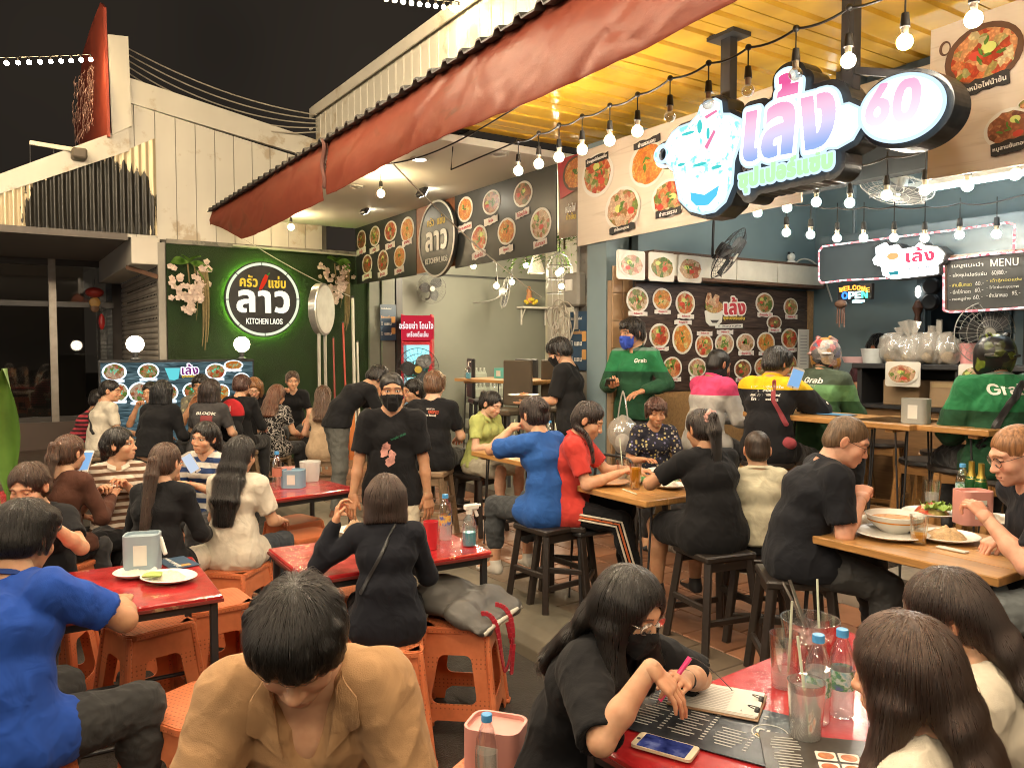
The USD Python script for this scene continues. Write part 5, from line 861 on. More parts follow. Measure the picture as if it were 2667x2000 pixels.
# ------------------------------------------------------------------ people
def _head(kind):
    """Head with face and neck stub, about the skull's centre, looking along +y. Returns mesh and feature weights."""
    f=Field((-0.105,-0.13,-0.19),(0.105,0.135,0.135),0.0031)
    fem=kind!="man"
    f.ell((0,-0.014,0.034),(0.073,0.092,0.081));f.ell((0,0.020,-0.022),(0.061,0.070,0.083),k=0.03)
    jw=0.043 if fem else 0.050
    f.ell((0,0.034,-0.072),(jw,0.048,0.038),k=0.03)
    f.ell((0,0.074,-0.097),(0.018 if fem else 0.022,0.016,0.014),k=0.025)
    for s in(-1,1):
        f.ell((s*0.040,0.058,-0.030),(0.025,0.024,0.022),k=0.025)
        f.cone((s*0.012,0.083,0.026),(s*0.046,0.068,0.026),0.009 if fem else 0.012,0.008,k=0.02)
    for s in(-1,1):
        f.ell((s*0.032,0.098,0.006),(0.019,0.017,0.011),k=0.014,cut=True)
        f.ell((s*0.032,0.0735,0.005),(0.0135,0.0128,0.0118),k=0.004)
    f.cone((0,0.084,0.014),(0,0.103,-0.030),0.0075,0.0105,k=0.014);f.ell((0,0.105,-0.033),(0.0115,0.0105,0.0095),k=0.012)
    for s in(-1,1):
        f.ell((s*0.0125,0.0945,-0.036),(0.0085,0.0105,0.0075),k=0.008)
        f.ell((s*0.006,0.099,-0.045),(0.0035,0.005,0.004),k=0.004,cut=True)
    f.ell((0,0.083,-0.066),(0.027,0.013,0.017),k=0.02)
    f.ell((0,0.0945,-0.0615),(0.021,0.0065,0.0045),k=0.006);f.ell((0,0.0935,-0.0715),(0.0175,0.0075,0.0055),k=0.006)
    f.cone((-0.023,0.092,-0.0665),(0.023,0.092,-0.0665),0.002,0.002,k=0.004,cut=True);f.ell((0,0.102,-0.0665),(0.012,0.006,0.0014),k=0.004,cut=True)
    f.ell((0,0.098,-0.083),(0.016,0.006,0.004),k=0.008,cut=True)
    for s in(-1,1):
        R=rot([0,0,1],s*0.35);f.ell((s*0.078,-0.012,-0.006),(0.0085,0.019,0.031),R,k=0.008)
        f.ell((s*0.087,-0.006,-0.002),(0.006,0.010,0.017),R,k=0.006,cut=True)
    nr=0.046 if fem else 0.055
    f.econe((0,-0.022,-0.06),(0,-0.034,-0.175),(1,0,0),(nr,nr),(nr+0.002,nr),k=0.025)
    m=relax(f.mesh(),1);p=np.array(m.vertices);x,y,z=np.abs(p[:,0]),p[:,1],p[:,2]
    g=lambda d,s:np.clip(1-d/s,0,1)
    front=y>0.055
    lips=g((x/0.024)**2+((z+0.0665)/(0.0095-0.003*x/0.024))**2,1.0)*front*(y>0.085)
    brow=front*(np.abs(z-(0.0285-0.35*np.maximum(0,x-0.030)+0.10*np.minimum(0,x-0.03)))<(0.0042 if not fem else 0.003))*(x>0.012)*(x<0.052)
    ex=x-0.032;eye=front*((ex/0.0140)**2+((z-0.0055)/0.0058)**2<1)*(y>0.06)
    iris=eye*(ex**2+(z-0.0055)**2<0.0061**2)
    lash=front*(np.abs(((ex/0.0150)**2+((z-0.0045)/0.0078)**2)-1)<0.33)*(z>0.003)*(y>0.06)
    shut=front*(np.abs(z-(0.0015+14*ex**2))<0.0020)*(np.abs(ex)<0.0145)*(y>0.058)
    blush=g(np.sqrt((x-0.042)**2+(z+0.028)**2),0.03)*front
    nose=g(np.sqrt(x**2+(z+0.033)**2),0.018)*front
    ear=(x>0.074)
    return m,dict(lips=lips,brow=brow,eye=eye,iris=iris,lash=lash,shut=shut,blush=blush,nose=nose,ear=ear)
HEADS={k:_head(k)for k in("woman","man")}
SKIN={"fair":(0.62,0.37,0.25),"light":(0.56,0.31,0.19),"tan":(0.43,0.225,0.125),"brown":(0.30,0.145,0.08),"pink":(0.60,0.32,0.22)}
def head_tint(w,skin,eyes,lipstick,hairc):
    s=np.array(SKIN[skin]);n=len(w["lips"]);c=np.tile(s,(n,1))
    def mix(c,wt,col,a):wt=np.asarray(wt,float)[:,None]*a;return c*(1-wt)+np.asarray(col)*wt
    c=mix(c,np.clip(w["blush"]+w["nose"]*0.7,0,1),s*(1.08,0.80,0.74),0.6);c=mix(c,w["ear"],s*(1.05,0.82,0.76),0.5)
    c=mix(c,np.sqrt(w["lips"]),(0.42,0.10,0.09)if lipstick else s*(0.82,0.55,0.52),0.85)
    c=mix(c,w["brow"],np.array(hairc)*1.3+0.012,0.8)
    if eyes=="open":
        c=mix(c,w["eye"],(0.55,0.50,0.46),1);c=mix(c,w["iris"],(0.02,0.012,0.008),1);c=mix(c,w["lash"],(0.02,0.015,0.012),0.85)
    else:c=mix(c,w["shut"],(0.03,0.02,0.015),0.9)
    return c
def SKINMAT():
    return G("skin",{"a":("attribute",{"attribute":"tint"}),"tc":("texture_coordinate",{}),"n":("noise_texture",{"scale":35.0,"detail":5.0}),
                      "r":("rgb_ramp",{"ramp":[(0.3,(0.90,0.86,0.84)),(0.7,(1.06,1.08,1.08))]}),"m":("mix_color",{"blend_type":"multiply","fac":1.0,"use_clamp":False}),
                      "bn":("noise_texture",{"scale":420.0,"detail":2.0}),"b":("bump",{"strength":0.12,"distance":0.002}),
                      "p":("principled_bsdf",{"roughness":0.52,"specular_ior_level":0.36,"subsurface_weight":0.15,"subsurface_scale":0.006})},
             [("tc.object","n.vector"),("n.fac","r.fac"),("a.color","m.a"),("r.color","m.b"),("m.result","p.base_color"),("tc.object","bn.vector"),("bn.fac","b.height"),("b.normal","p.normal")],"p.BSDF")

# hands: local frame: wrist at the origin, fingers along +y, palm facing -z, thumb on the +x side (a right hand seen from its back has the thumb at -x: mirrored by sx)
def _hand(curl,spread=0.06,thumb=0.5,tip=None):
    f=Field((-0.075,-0.035,-0.095),(0.075,0.20,0.05),0.0029)
    f.ell((0,0.002,0),(0.0275,0.022,0.0225),k=0.012);f.econe((0,-0.004,0),(0,0.02,0),(1,0,0),(0.027,0.021),(0.029,0.019),k=0.012)
    f.econe((0.004,0.012,0),(0.002,0.082,-0.002),(1,0,0),(0.030,0.017),(0.040,0.0125),k=0.014)
    L=((0.042,0.024,0.019),(0.047,0.029,0.021),(0.043,0.027,0.020),(0.034,0.020,0.017))
    for i in range(4):
        x=0.030-0.020*i;a=(x/0.03)*spread;p=np.array([x,0.086-0.005*abs(i-1)-0.004*(i==3),-0.001]);c=curl[i]if np.ndim(curl)else curl
        f.cone((x*0.75,0.045,-0.002),p,0.011,0.0100,k=0.008);ang=0.0;r=0.0092-0.0008*(i==3)
        for j in range(3):
            ang+=c*(0.75,1.0,0.7)[j];d=np.array([math.sin(a)*math.cos(ang),math.cos(a)*math.cos(ang),-math.sin(ang)])
            q=p+d*L[i][j];f.cone(p,q,r,r-0.0009,k=0.0028);p,r=q,r-0.0009
    p=np.array([0.024,0.022,-0.006]);f.cone((0.014,0.015,-0.004),p+(0.008,0.012,-0.004),0.015,0.014,k=0.010)
    p=p+(0.008,0.012,-0.004);d0=np.array([math.cos(0.55),math.sin(0.55)+0.35,-0.45])
    for j,(l,r)in enumerate(((0.030,0.0115),(0.028,0.0098))):
        d=d0/np.linalg.norm(d0)+np.array([-thumb*0.9*(j+0.3),0.35,-0.55*thumb*(j+0.2)]);d/=np.linalg.norm(d)
        q=p+d*l;f.cone(p,q,r,r-0.0012,k=0.004);p=q
    return relax(f.mesh(),1)
HANDS={"rest":_hand(0.32,thumb=0.4),"flat":_hand(0.10,0.12,0.2),"hold":_hand((0.75,0.85,0.95,1.0),0.03,0.9),"pinch":_hand((0.62,0.80,1.05,1.15),0.02,0.75),"fist":_hand((1.2,1.25,1.3,1.3),0.02,1.2)}
def frame(y,zhint):
    """Rotation whose columns are x, y, z: y along the first vector, z near the second."""
    y=np.asarray(y,float)/np.linalg.norm(y);x=np.cross(y,zhint);x/=max(np.linalg.norm(x),1e-6);return np.stack([x,y,np.cross(x,y)],1)
def reach(S,W,l1,l2,hint):
    d=W-S;D=np.linalg.norm(d);D2=min(max(D,abs(l1-l2)+0.02),(l1+l2)*0.995);u=d/max(D,1e-6);W=S+u*D2
    a=(l1**2-l2**2+D2**2)/(2*D2);h=math.sqrt(max(l1**2-a**2,1e-6));hh=np.asarray(hint,float);hh=hh-u*(hh@u)
    n=np.linalg.norm(hh);hh=hh/n if n>1e-6 else np.array([0,0,-1.0]);return S+u*a+hh*h,W
def Rx(a):return rot([1,0,0],a)
def Rz(a):return rot([0,0,1],a)
def Ry(a):return rot([0,1,0],a)

def skeleton(q):
    """Joints of a figure in its own frame: hips' centre at the origin, facing +y, its right hand at +x."""
    L=q["lean"];sd=q["side"];fat=q["fat"];J={}
    up=lambda a,b=0.0:Ry(b)@Rx(-a)@np.array([0,0,1.0])
    J["p0"]=np.zeros(3);J["p1"]=up(0.35*L,0.5*sd)*0.175;J["p2"]=J["p1"]+up(0.85*L,sd)*0.17;J["p3"]=J["p2"]+up(1.12*L,sd)*0.135
    X=Rz(q["twist"])@Ry(sd)@np.array([1.0,0,0]);J["X"]=X
    J["R"]=Rz(q["hyaw"])@Ry(q["hroll"])@Rx(-q["hpitch"])
    nk=J["p3"]+(up(0.55*L+0.35*q["hpitch"]+0.15,sd))*0.075;J["nk"]=nk
    J["head"]=nk+J["R"]@np.array([0,0.022,0.098])
    sw=(0.140 if q["woman"]else 0.158)*(1+0.12*fat)
    for s,n in((1,"r"),(-1,"l")):
        S=J["p3"]+X*s*sw-(J["p3"]-J["p2"])/0.135*0.030+np.array([0,0.02,q["shrug"]]);J["s"+n]=S
        tgt=q["hand"+n];tgt=np.array(tgt,float)
        hint=q["elb"+n]if q["elb"+n]is not None else(s*0.55,-0.35,-1.0)
        J["e"+n],J["w"+n]=reach(S,tgt,0.275,0.245,np.asarray(hint,float))
        H=np.array([s*0.088,0,-0.01]);J["h"+n]=H;lg=q["leg"+n]
        if lg[0]=="sit":  # spread, thigh drop, foot forward offset
            th=Rz(-s*lg[1])@Rx(-lg[2])@np.array([0,1.0,0]);K=H+th*0.415;A=K+Rz(-s*lg[1])@np.array([0,lg[3],-1.0])/math.hypot(1,lg[3])*0.40
            ft=Rz(-s*lg[1])@np.array([0,1.0,0])
        else:
            K=H+np.array([s*0.02+lg[1],lg[2],-0.43+abs(lg[2])*0.15]);A=K+np.array([lg[1]*0.4,lg[3],-0.41+abs(lg[3])*0.15]);ft=np.array([s*0.2,1.0,0]);ft/=np.linalg.norm(ft)
        J["k"+n],J["a"+n],J["f"+n]=K,A,ft
    return J
TORSO_M={"p0":(0.150,0.105),"p1":(0.130,0.095),"p2":(0.150,0.105),"p3":(0.105,0.068)}
TORSO_F={"p0":(0.158,0.108),"p1":(0.112,0.083),"p2":(0.132,0.092),"p3":(0.090,0.060)}
def torso(f,J,q,off):
    T=TORSO_F if q["woman"]else TORSO_M;w=1+0.28*q["fat"];X=J["X"];X0=np.array([1.0,0,0])
    r={k:(a*(w if k!="p3" else 1)+off,b*(w**1.5 if k!="p3" else 1)+off)for k,(a,b)in T.items()}
    fw=np.cross([0,0,1.0],X0)
    dn=-0.045*(J["p1"]/0.175)
    f.econe(J["p0"]+dn*0.3,J["p1"],X0,r["p0"],r["p1"],k=0.04);f.econe(J["p1"],J["p2"],X0+X,r["p1"],r["p2"],k=0.05)
    f.econe(J["p2"],J["p3"]-(J["p3"]-J["p2"])*0.1,X,r["p2"],r["p3"],k=0.05)
    for s,n in((1,"r"),(-1,"l")):
        f.cone(J["p3"]*0.55+J["p2"]*0.45+X*s*0.07,J["s"+n],0.058+off,0.047+off,k=0.04)
        f.cone(J["p3"]+X*s*0.03+(J["nk"]-J["p3"])*0.25,J["s"+n],0.040+off,0.040+off,k=0.04)
    if q["woman"]and q["bust"]:
        F=np.cross(X,-(J["p3"]-J["p2"]));F/=np.linalg.norm(F)
        if F[1]<0:F=-F
        for s in(-1,1):f.ell(J["p2"]+F*(0.062+off)+X*s*0.062+(J["p3"]-J["p2"])*0.1,0.062+off*0.6,k=0.035)
def limb_arm(f,J,n,off,upto=1.0,fat=0.0,k=0.03):
    S,E,W=J["s"+n],J["e"+n],J["w"+n];g=1+0.3*fat
    t=min(upto/0.55,1.0);f.cone(S,S+(E-S)*t,0.045*g+off,(0.045+(0.036-0.045)*t)*g+off,k=k)
    if upto>0.55:
        t=min((upto-0.55)/0.45,1.0);f.cone(E,E+(W-E)*0.4*min(1,t/0.4),0.037*g+off,0.037*g+off,k=0.02)
        if t>0.4:f.cone(E+(W-E)*0.4,E+(W-E)*t,0.037*g+off,0.026+0.011*(1-t)+off*0.8,k=0.02)
def limb_leg(f,J,n,off,upto=1.0,fat=0.0):
    H,K,A=J["h"+n],J["k"+n],J["a"+n];g=1+0.25*fat
    t=min(upto/0.5,1);f.cone(H,H+(K-H)*t,0.088*g+off,(0.088+(0.058-0.088)*t)*g+off,k=0.05)
    if upto>0.5:
        t=min((upto-0.5)/0.5,1);f.cone(K,K+(A-K)*0.35,0.055*g+off,0.053*g+off,k=0.03)
        if t>0.35:f.cone(K+(A-K)*0.35,K+(A-K)*t,0.053*g+off,0.053+(0.036-0.053)*(t-0.35)/0.65+off,k=0.03)
def bounds(J,pad,keys=None):
    P=np.array([v for k,v in J.items()if k!="X" and k!="R" and np.shape(v)==(3,)and k not in("fr","fl")and(keys is None or k in keys)]);return P.min(0)-pad,P.max(0)+pad
def folds(m,amp,freq,seed,dirs=(1,1,0.35)):
    """Creases of worn cloth: moves the surface along its normal by ridged noise."""
    v,n=np.array(m.vertices),vnorm(m)
    w=v+0.05*np.stack([meshkit.fbm(v*5+k*9.1,2,seed+k)for k in range(3)],1)
    a=meshkit.fbm(w*freq*np.array(dirs),3,seed);r=1-np.abs(2*a-1)
    b=meshkit.fbm(w*freq*2.3*np.array((dirs[2]*1.6,1,1))+5,2,seed+9);r2=1-np.abs(2*b-1)
    return relax(trimesh.Trimesh(v+n*((r**3-0.35)*amp*0.95+(r2**4-0.2)*amp*0.16)[:,None],m.faces,process=False),1)
def drape_on(mesh,flat,origin,right,up,normal,lift=0.003,fine=0.03,top=False):
    """Lays flat lettering on a garment: every point of the flat drawing moves along normal onto the surface."""
    right,up,normal=(np.asarray(x,float)/np.linalg.norm(x)for x in(right,up,normal));v=np.array(mesh.vertices);n=vnorm(mesh)
    ok=(n@normal)>0.15;c=(v-origin)@np.stack([right,up,normal],1);c=c[ok];c=c[c[:,2]>-0.30]
    keep=(np.abs(c[:,0])<0.4)&(np.abs(c[:,1])<0.4);c=c[keep];t=cKDTree(c[:,:2])
    fl=tri(flat);fl=trimesh.Trimesh(*trimesh.remesh.subdivide_to_size(np.array(fl.vertices),np.array(fl.faces),fine));p=np.array(fl.vertices)
    _,i=t.query(p[:,:2],k=16 if top else 6);zz=np.sort(c[i][:,:,2],1);zz=zz[:,-3:].mean(1)if top else zz[:,3:].mean(1)
    P=origin+p[:,:1]*right+p[:,1:2]*up+(zz+lift+p[:,2])[:,None]*normal
    return trimesh.Trimesh(P,fl.faces,process=False)
PERSON=dict(seat=0.46,woman=True,s=None,lean=0.15,side=0.0,twist=0.0,fat=0.0,bust=True,shrug=0.0,hpitch=0.15,hyaw=0.0,hroll=0.0,handr=(0.16,0.36,0.14),handl=(-0.16,0.36,0.14),
              elbr=None,elbl=None,legr=("sit",0.15,0.04,0.0),legl=("sit",0.15,0.04,0.0),poser="rest",posel="rest",palmr=(0,0,1),palml=(0,0,1),fdirr=None,fdirl=None,
              skin="light",eyes="shut",lipstick=False,hair="long",hairc=(0.012,0.009,0.008),hlen=0.35,shirt="tee",sleeve=0.34,shirtm=None,shirtoff=0.011,hem=-0.02,pants="long",pantsm=None,shoes=True,
              shoem=None,res=0.010,seed=0,foldamp=0.013,loose=0.0,strands=0,neck=0.045,head_s=1.0,open_neck=0.0)
def HAIRMAT(c):
    key="hair_"+"_".join(str(int(x*1000))for x in c)
    return G(key,{"tc":("texture_coordinate",{}),"mp":("mapping",{"scale":(1,1,0.07)}),"n":("noise_texture",{"scale":130.0,"detail":3.0}),
                   "r":("rgb_ramp",{"ramp":[(0.3,tuple(x*0.55 for x in c)),(0.75,tuple(min(1,x*1.7+0.004)for x in c))]}),"b":("bump",{"strength":0.35,"distance":0.004}),
                   "p":("principled_bsdf",{"roughness":0.42,"specular_ior_level":0.45,"anisotropic":0.5})},
             [("tc.object","mp.vector"),("mp.vector","n.vector"),("n.fac","r.fac"),("r.color","p.base_color"),("n.fac","b.height"),("b.normal","p.normal")],"p.BSDF")
def STRAND(c):return G("strand_"+"_".join(str(int(x*1000))for x in c),{"p":("principled_hair_bsdf",{"parametrization":"Direct coloring","color":tuple(min(0.9,x*0.9+0.001)for x in c),"roughness":0.35,"radial_roughness":0.4,"random_roughness":0.3})},[],"p.BSDF")
def hair_field(q,J):
    R,hd=J["R"]*1.0,J["head"];hs=q["head_s"];st=q["hair"];res=max(q["res"]*0.62,0.0045)
    W=lambda p:hd+hs*(R@np.asarray(p,float))
    Fw=np.cross(J["X"],J["p3"]-J["p2"]);Fw/=np.linalg.norm(Fw);Fw=Fw if Fw[1]>0 else-Fw
    L=q["hlen"];down=np.array([0,0,-1.0]);lo,hi=hd-0.2,hd+0.2
    if L>0.1:lo=np.minimum(lo,hd-np.array([0.16,0.30,L+0.16]));hi=np.maximum(hi,hd+np.array([0.16,0.22,0.2]))
    f=Field(lo,hi,res);E=lambda c,r,k=0.02,cut=False:f.ell(W(c),np.asarray(r)*hs,R,k,cut)
    t={"crop":0.006,"buzz":0.004,"pony":0.009,"bun":0.009,"braid":0.009}.get(st,0.013)
    E((0,-0.014,0.036),(0.074+t,0.093+t,0.081+t*1.15))
    E((0,-0.045,-0.025),(0.064+t,0.062+t,0.060),0.03)
    if st in("short","mop","crop","buzz"):
        if st=="mop":
            E((0.012,0.040,0.078),(0.066,0.050,0.034),0.03)
            for s in(-1,1):E((s*0.070,0.01,0.035),(0.016,0.050,0.040),0.02)
        if st=="short":E((0.01,0.055,0.085),(0.055,0.035,0.024),0.02)
        E((0,0.106,-0.040),(0.075,0.074,0.106 if st!="mop" else 0.088),0.012,True);E((0,0.01,-0.095),(0.12,0.085,0.072),0.01,True)
        for s in(-1,1):E((s*0.088,0.0,-0.012),(0.018,0.024,0.036),0.008,True)
        f.plane(W((0,-0.09,-0.075)),R@np.array([0,0.35,-1.0]))
        g=np.random.default_rng(q["seed"]+77)
        if st in("mop","short"):
            for i in range(34 if st=="mop" else 26):
                ph=g.uniform(-0.2,math.pi+0.2)if i%4 else g.uniform(math.pi,2*math.pi);fr=math.sin(ph)>0.25
                A_=np.array([0.080*math.cos(ph),-0.010+0.092*math.sin(ph),0.062+g.uniform(-.01,.02)]);z1=g.uniform(0.018,0.040)if(fr and st=="mop")else(g.uniform(0.045,0.062)if fr else g.uniform(-0.055,-0.01))
                B_=np.array([A_[0]*1.02+g.normal(0,.008),A_[1]*1.03+(0.008 if fr else 0),z1]);f.cone(W(A_),W((A_+B_)/2+(0,0.004,0)),0.013*hs,0.010*hs,k=0.006);f.cone(W((A_+B_)/2+(0,0.004,0)),W(B_),0.010*hs,0.003,k=0.004)
    else:
        E((0,0.110,-0.045),(0.066,0.078,0.118 if st not in("pony","bun","braid")else 0.128),0.012,True);E((0,0.06,-0.13),(0.075,0.085,0.075),0.012,True)
    if st in("pony","bun","braid"):
        for s in(-1,1):E((s*0.090,0.0,-0.018),(0.020,0.028,0.040),0.01,True)
        f.plane(W((0,-0.08,-0.085)),R@np.array([0,0.25,-1.0]))
    if st=="pony":
        a=W((0,-0.098,q.get("tail",0.045)));b=a+R@np.array([0,-0.045,0.004]);c=b+np.array([0,-0.018,-0.09]);e=c+(-Fw*q.get("tailout",0.03))+down*max(L-0.1,0.05)
        f.cone(a,b,0.020,0.024,k=0.015);f.econe(b,c,J["X"],(0.026,0.022),(0.036,0.026),k=0.02);f.econe(c,e,J["X"],(0.036,0.026),(0.014,0.009),k=0.02)
    if st=="bun":f.ell(W((0,-0.115,q.get("tail",0.03))),(0.038,0.036,0.036),k=0.01)
    if st=="braid":
        a=W((0.02,-0.085,-0.04));e=a+np.array([0.075*q.get("bside",1),0.10,-0.10])
        P=smooth_line([a,a+np.array([0.05*q.get("bside",1),0.03,-0.05]),e,e+np.array([0.0,0.05,-max(L,.15)])],14)
        for i in range(13):f.ell((P[i]+P[i+1])/2,(0.017-0.0006*i,0.017-0.0006*i,0.024),k=0.004)
    if st=="bob":
        for s in(-1,1):
            f.econe(W((s*0.062,-0.025,0.03)),W((s*0.078,-0.015,-0.10))+down*0.02,R@np.array([0,1.0,0]),(0.070,0.036),(0.052,0.024),k=0.03)
        f.econe(W((0,-0.055,0.02)),W((0,-0.065,-0.12)),J["X"],(0.086,0.06),(0.088,0.042),k=0.04)
        f.plane(W((0,0,-0.145)),R@np.array([0,-0.1,-1.0]),0.01)
    if st=="long":
        back=-Fw
        pts=[W((0,-0.055,0.02)),J["nk"]+back*0.075+np.array([0,0,0.01]),J["p3"]+back*0.092,J["p2"]+back*0.135,J["p1"]+back*0.135]
        wd=[(0.088,0.06),(0.082,0.040),(0.092,0.030),(0.085,0.024),(0.05,0.012)];left=L+0.1
        for i in range(4):
            d=np.linalg.norm(pts[i+1]-pts[i]);k=min(1,left/d);B=pts[i]+(pts[i+1]-pts[i])*k;rb=tuple(wd[i][j]+(wd[i+1][j]-wd[i][j])*k for j in(0,1))
            f.econe(pts[i],B,J["X"],wd[i],rb,k=0.03);left-=d
            if left<=0:break
        g=np.random.default_rng(q["seed"]+55)
        for i in range(14):
            k_=min(3,1+int(L/0.17));u_=g.uniform(-0.9,0.9);p0=pts[max(1,k_-1)]+J["X"]*u_*0.085+back*0.012;e_=p0+(pts[k_]-pts[k_-1])*g.uniform(0.5,1.25)+J["X"]*g.normal(0.01*u_,0.012)
            f.cone(p0,e_,0.017,0.004,k=0.012)
        for s,n in((1,"r"),(-1,"l")):
            if q.get("front"+n,0)>0:
                a=W((s*0.060,0.000,0.04));b=W((s*0.080,0.005,-0.05));c=b+(down*0.14+Fw*0.03+J["X"]*s*0.015);e=c+(down+Fw*q.get("fwdhair",0.25))*q["front"+n]
                f.econe(a,b,R@np.array([0,1.0,0]),(0.055,0.032),(0.046,0.026),k=0.03);f.econe(b,c,J["X"],(0.030,0.040),(0.042,0.026),k=0.03);f.econe(c,e,J["X"],(0.044,0.024),(0.022,0.010),k=0.03)
    return f,W
def strand_lines(f,mesh,n,W,step,nstep,seed,jitter=0.004,ext_=0):
    """Loose hairs that follow the hair's surface from the crown downwards."""
    g=np.random.default_rng(seed);v=np.array(mesh.vertices);p=v[g.integers(0,len(v),n)].copy();crown=W((0,-0.045,0.115));L=[p.copy()];D=[];mom=None;lift=0.0012+g.gamma(1.6,0.0016,n).clip(0,0.009)
    for _ in range(nstep):
        nr=f.grad(p);away=p-crown;away/=np.maximum(np.linalg.norm(away,axis=1,keepdims=True),1e-6)
        d=away*0.8+np.array([0,0,-1.0]);d-=nr*(d*nr).sum(1,keepdims=True);d/=np.maximum(np.linalg.norm(d,axis=1,keepdims=True),1e-6)
        mom=d if mom is None else 0.6*mom+0.4*d;p=p+mom*step+g.normal(0,jitter*0.18,p.shape);s=f.at(p)
        p=p-f.grad(p)*np.clip(s-lift,-0.02,0.006)[:,None];L.append(p.copy());D.append(s)
    L,D=np.stack(L,1),np.stack(D,1);out=[]
    for l,s in zip(L,D):
        k=int(np.argmax(s>0.0125))+ext_ if(s>0.0125).any()else len(s)
        if k>=2:out.append(l[:k+1])
    return out
def person(label,px,py,d,face,ground,**kw):
    """A figure whose head's centre stands at that point of the picture and depth; face: 0 looks away from the camera, 90 to the right, 180 at it."""
    q={**PERSON,**kw};s=q["s"]or(0.82 if q["woman"]else 0.88);q["head_s"]*=1.04;J=skeleton(q);rz=YAW-math.radians(face)-math.pi/2
    if d is None:d=(ground+q['seat']+s*(0.095+J['head'][2])-CAM_H)/ray(px,py)[2]
    hw=at_d(px,py,d);root=hw-Rz(rz)@J["head"]*s
    for n in "rl":
        if q.get("to"+n):q["hand"+n]=Rz(rz).T@(at_d(q["to"+n][0],q["to"+n][1],d+q["to"+n][2])-root)/s
    J=skeleton(q)
    t=thing("person",label,"person",(root[0],root[1],ground),rz,q.get("group"));dz=(root[2]-ground)
    P=lambda m:trimesh.Trimesh(np.array(m.vertices)*s+(0,0,dz),m.faces,process=False)
    g=np.random.default_rng(q["seed"]+5);res=q["res"]
    f=Field(*bounds(J,0.22),res);torso(f,J,q,-0.004)
    for n in "rl":
        limb_arm(f,J,n,0,1.0,q["fat"]*0.6)
        if q["pants"]!="none_hidden":limb_leg(f,J,n,0,1.0,q["fat"])
        f.econe(J["a"+n]+(0,0,-0.02),J["a"+n]+J["f"+n]*0.14+(0,0,-0.055),(1,0,0),(0.034,0.034),(0.042,0.02),k=0.03)
    nr=0.048 if q["woman"]else 0.058
    f.econe(J["p3"]-(J["p3"]-J["p2"])*0.15,J["nk"]+J["R"]@np.array([0,-0.01,0.03]),J["X"],(nr+0.012,nr+0.008),(nr-0.002,nr-0.002),k=0.05)
    body=relax(f.mesh(),1);sk=np.array(SKIN[q["skin"]]);col=[np.tile(sk,(len(body.vertices),1))];ms=[body]
    hm,w=HEADS["woman" if q["woman"]else "man"];hv=(np.array(hm.vertices)*q["head_s"])@J["R"].T+J["head"]
    ms.append(trimesh.Trimesh(hv,hm.faces,process=False));col.append(head_tint(w,q["skin"],q["eyes"],q["lipstick"],q["hairc"]));Hw={}
    for n,sx in(("r",1),("l",-1)):
        fd=q["fdir"+n];y=J["w"+n]-J["e"+n]if fd is None else np.asarray(fd,float);Rm=frame(y,q["palm"+n])
        h0=HANDS[q["pose"+n]];hs_=0.96 if q["woman"]else 1.05;v=np.array(h0.vertices)*hs_;fc=h0.faces
        if sx>0:v=v*(-1,1,1);fc=fc[:,::-1]
        base=J["w"+n]-Rm[:,1]*0.0
        ms.append(trimesh.Trimesh(v@Rm.T+base,fc,process=False));col.append(np.tile(sk*(1.0,0.93,0.90),(len(v),1)));Hw[n]=(base,Rm)
    obj("body",P(cat(ms)),SKINMAT(),t,True,np.vstack(col))
    out=dict(thing=t,J=J,root=root,rz=rz,s=s,dz=dz,P=P,q=q,Hw=Hw,seat=root[2]-0.095*s,d=d,ground=ground)
    if q["pants"]:
        f=Field(*bounds(J,0.16,("p0","p1","hr","hl","kr","kl","ar","al")),res);up={"long":0.95,"shorts":0.42,"skirt":0.46,"cropped":0.82}.get(q["pants"],0.95)
        w_=1+0.3*q["fat"];f.econe(J["p0"]+(0,0,-0.03),J["p0"]+J["p1"]*0.7,(1,0,0),(0.146*w_,0.104*w_),(0.10*w_,0.075*w_),k=0.03)
        for n in "rl":limb_leg(f,J,n,0.012+(0.012 if q["pants"]=="shorts" else 0),up,q["fat"])
        if q["pants"]=="skirt":f.econe((J["hr"]+J["hl"])/2,(J["kr"]+J["kl"])/2*0.92,(1,0,0),(0.17,0.10),(0.15,0.075),k=0.05)
        obj("skirt" if q["pants"]=="skirt" else "trousers",P(folds(f.mesh(),q["foldamp"]*0.9,11,q["seed"]+3,(1,1,1))),q["pantsm"]or M("black_cloth",(0.018,0.018,0.02),0.85,sheen=0.2),t,True)
    if q["shoes"]:
        for n in "rl":
            f=Field(J["a"+n]-0.22,J["a"+n]+0.26,0.009);a,ft=J["a"+n],J["f"+n]
            f.econe(a-ft*0.03+(0,0,-0.05),a+ft*0.15+(0,0,-0.062),np.cross(ft,[0,0,1.0]),(0.038,0.042),(0.044,0.026),k=0.02);f.cone(a,a+(0,0,-0.04),0.042,0.04,k=0.02);f.plane(a+(0,0,-0.082),(0,0,-1))
            obj("shoe",P(f.mesh()),q["shoem"]or M("dark_shoe",(0.03,0.03,0.032),0.6),t,True)
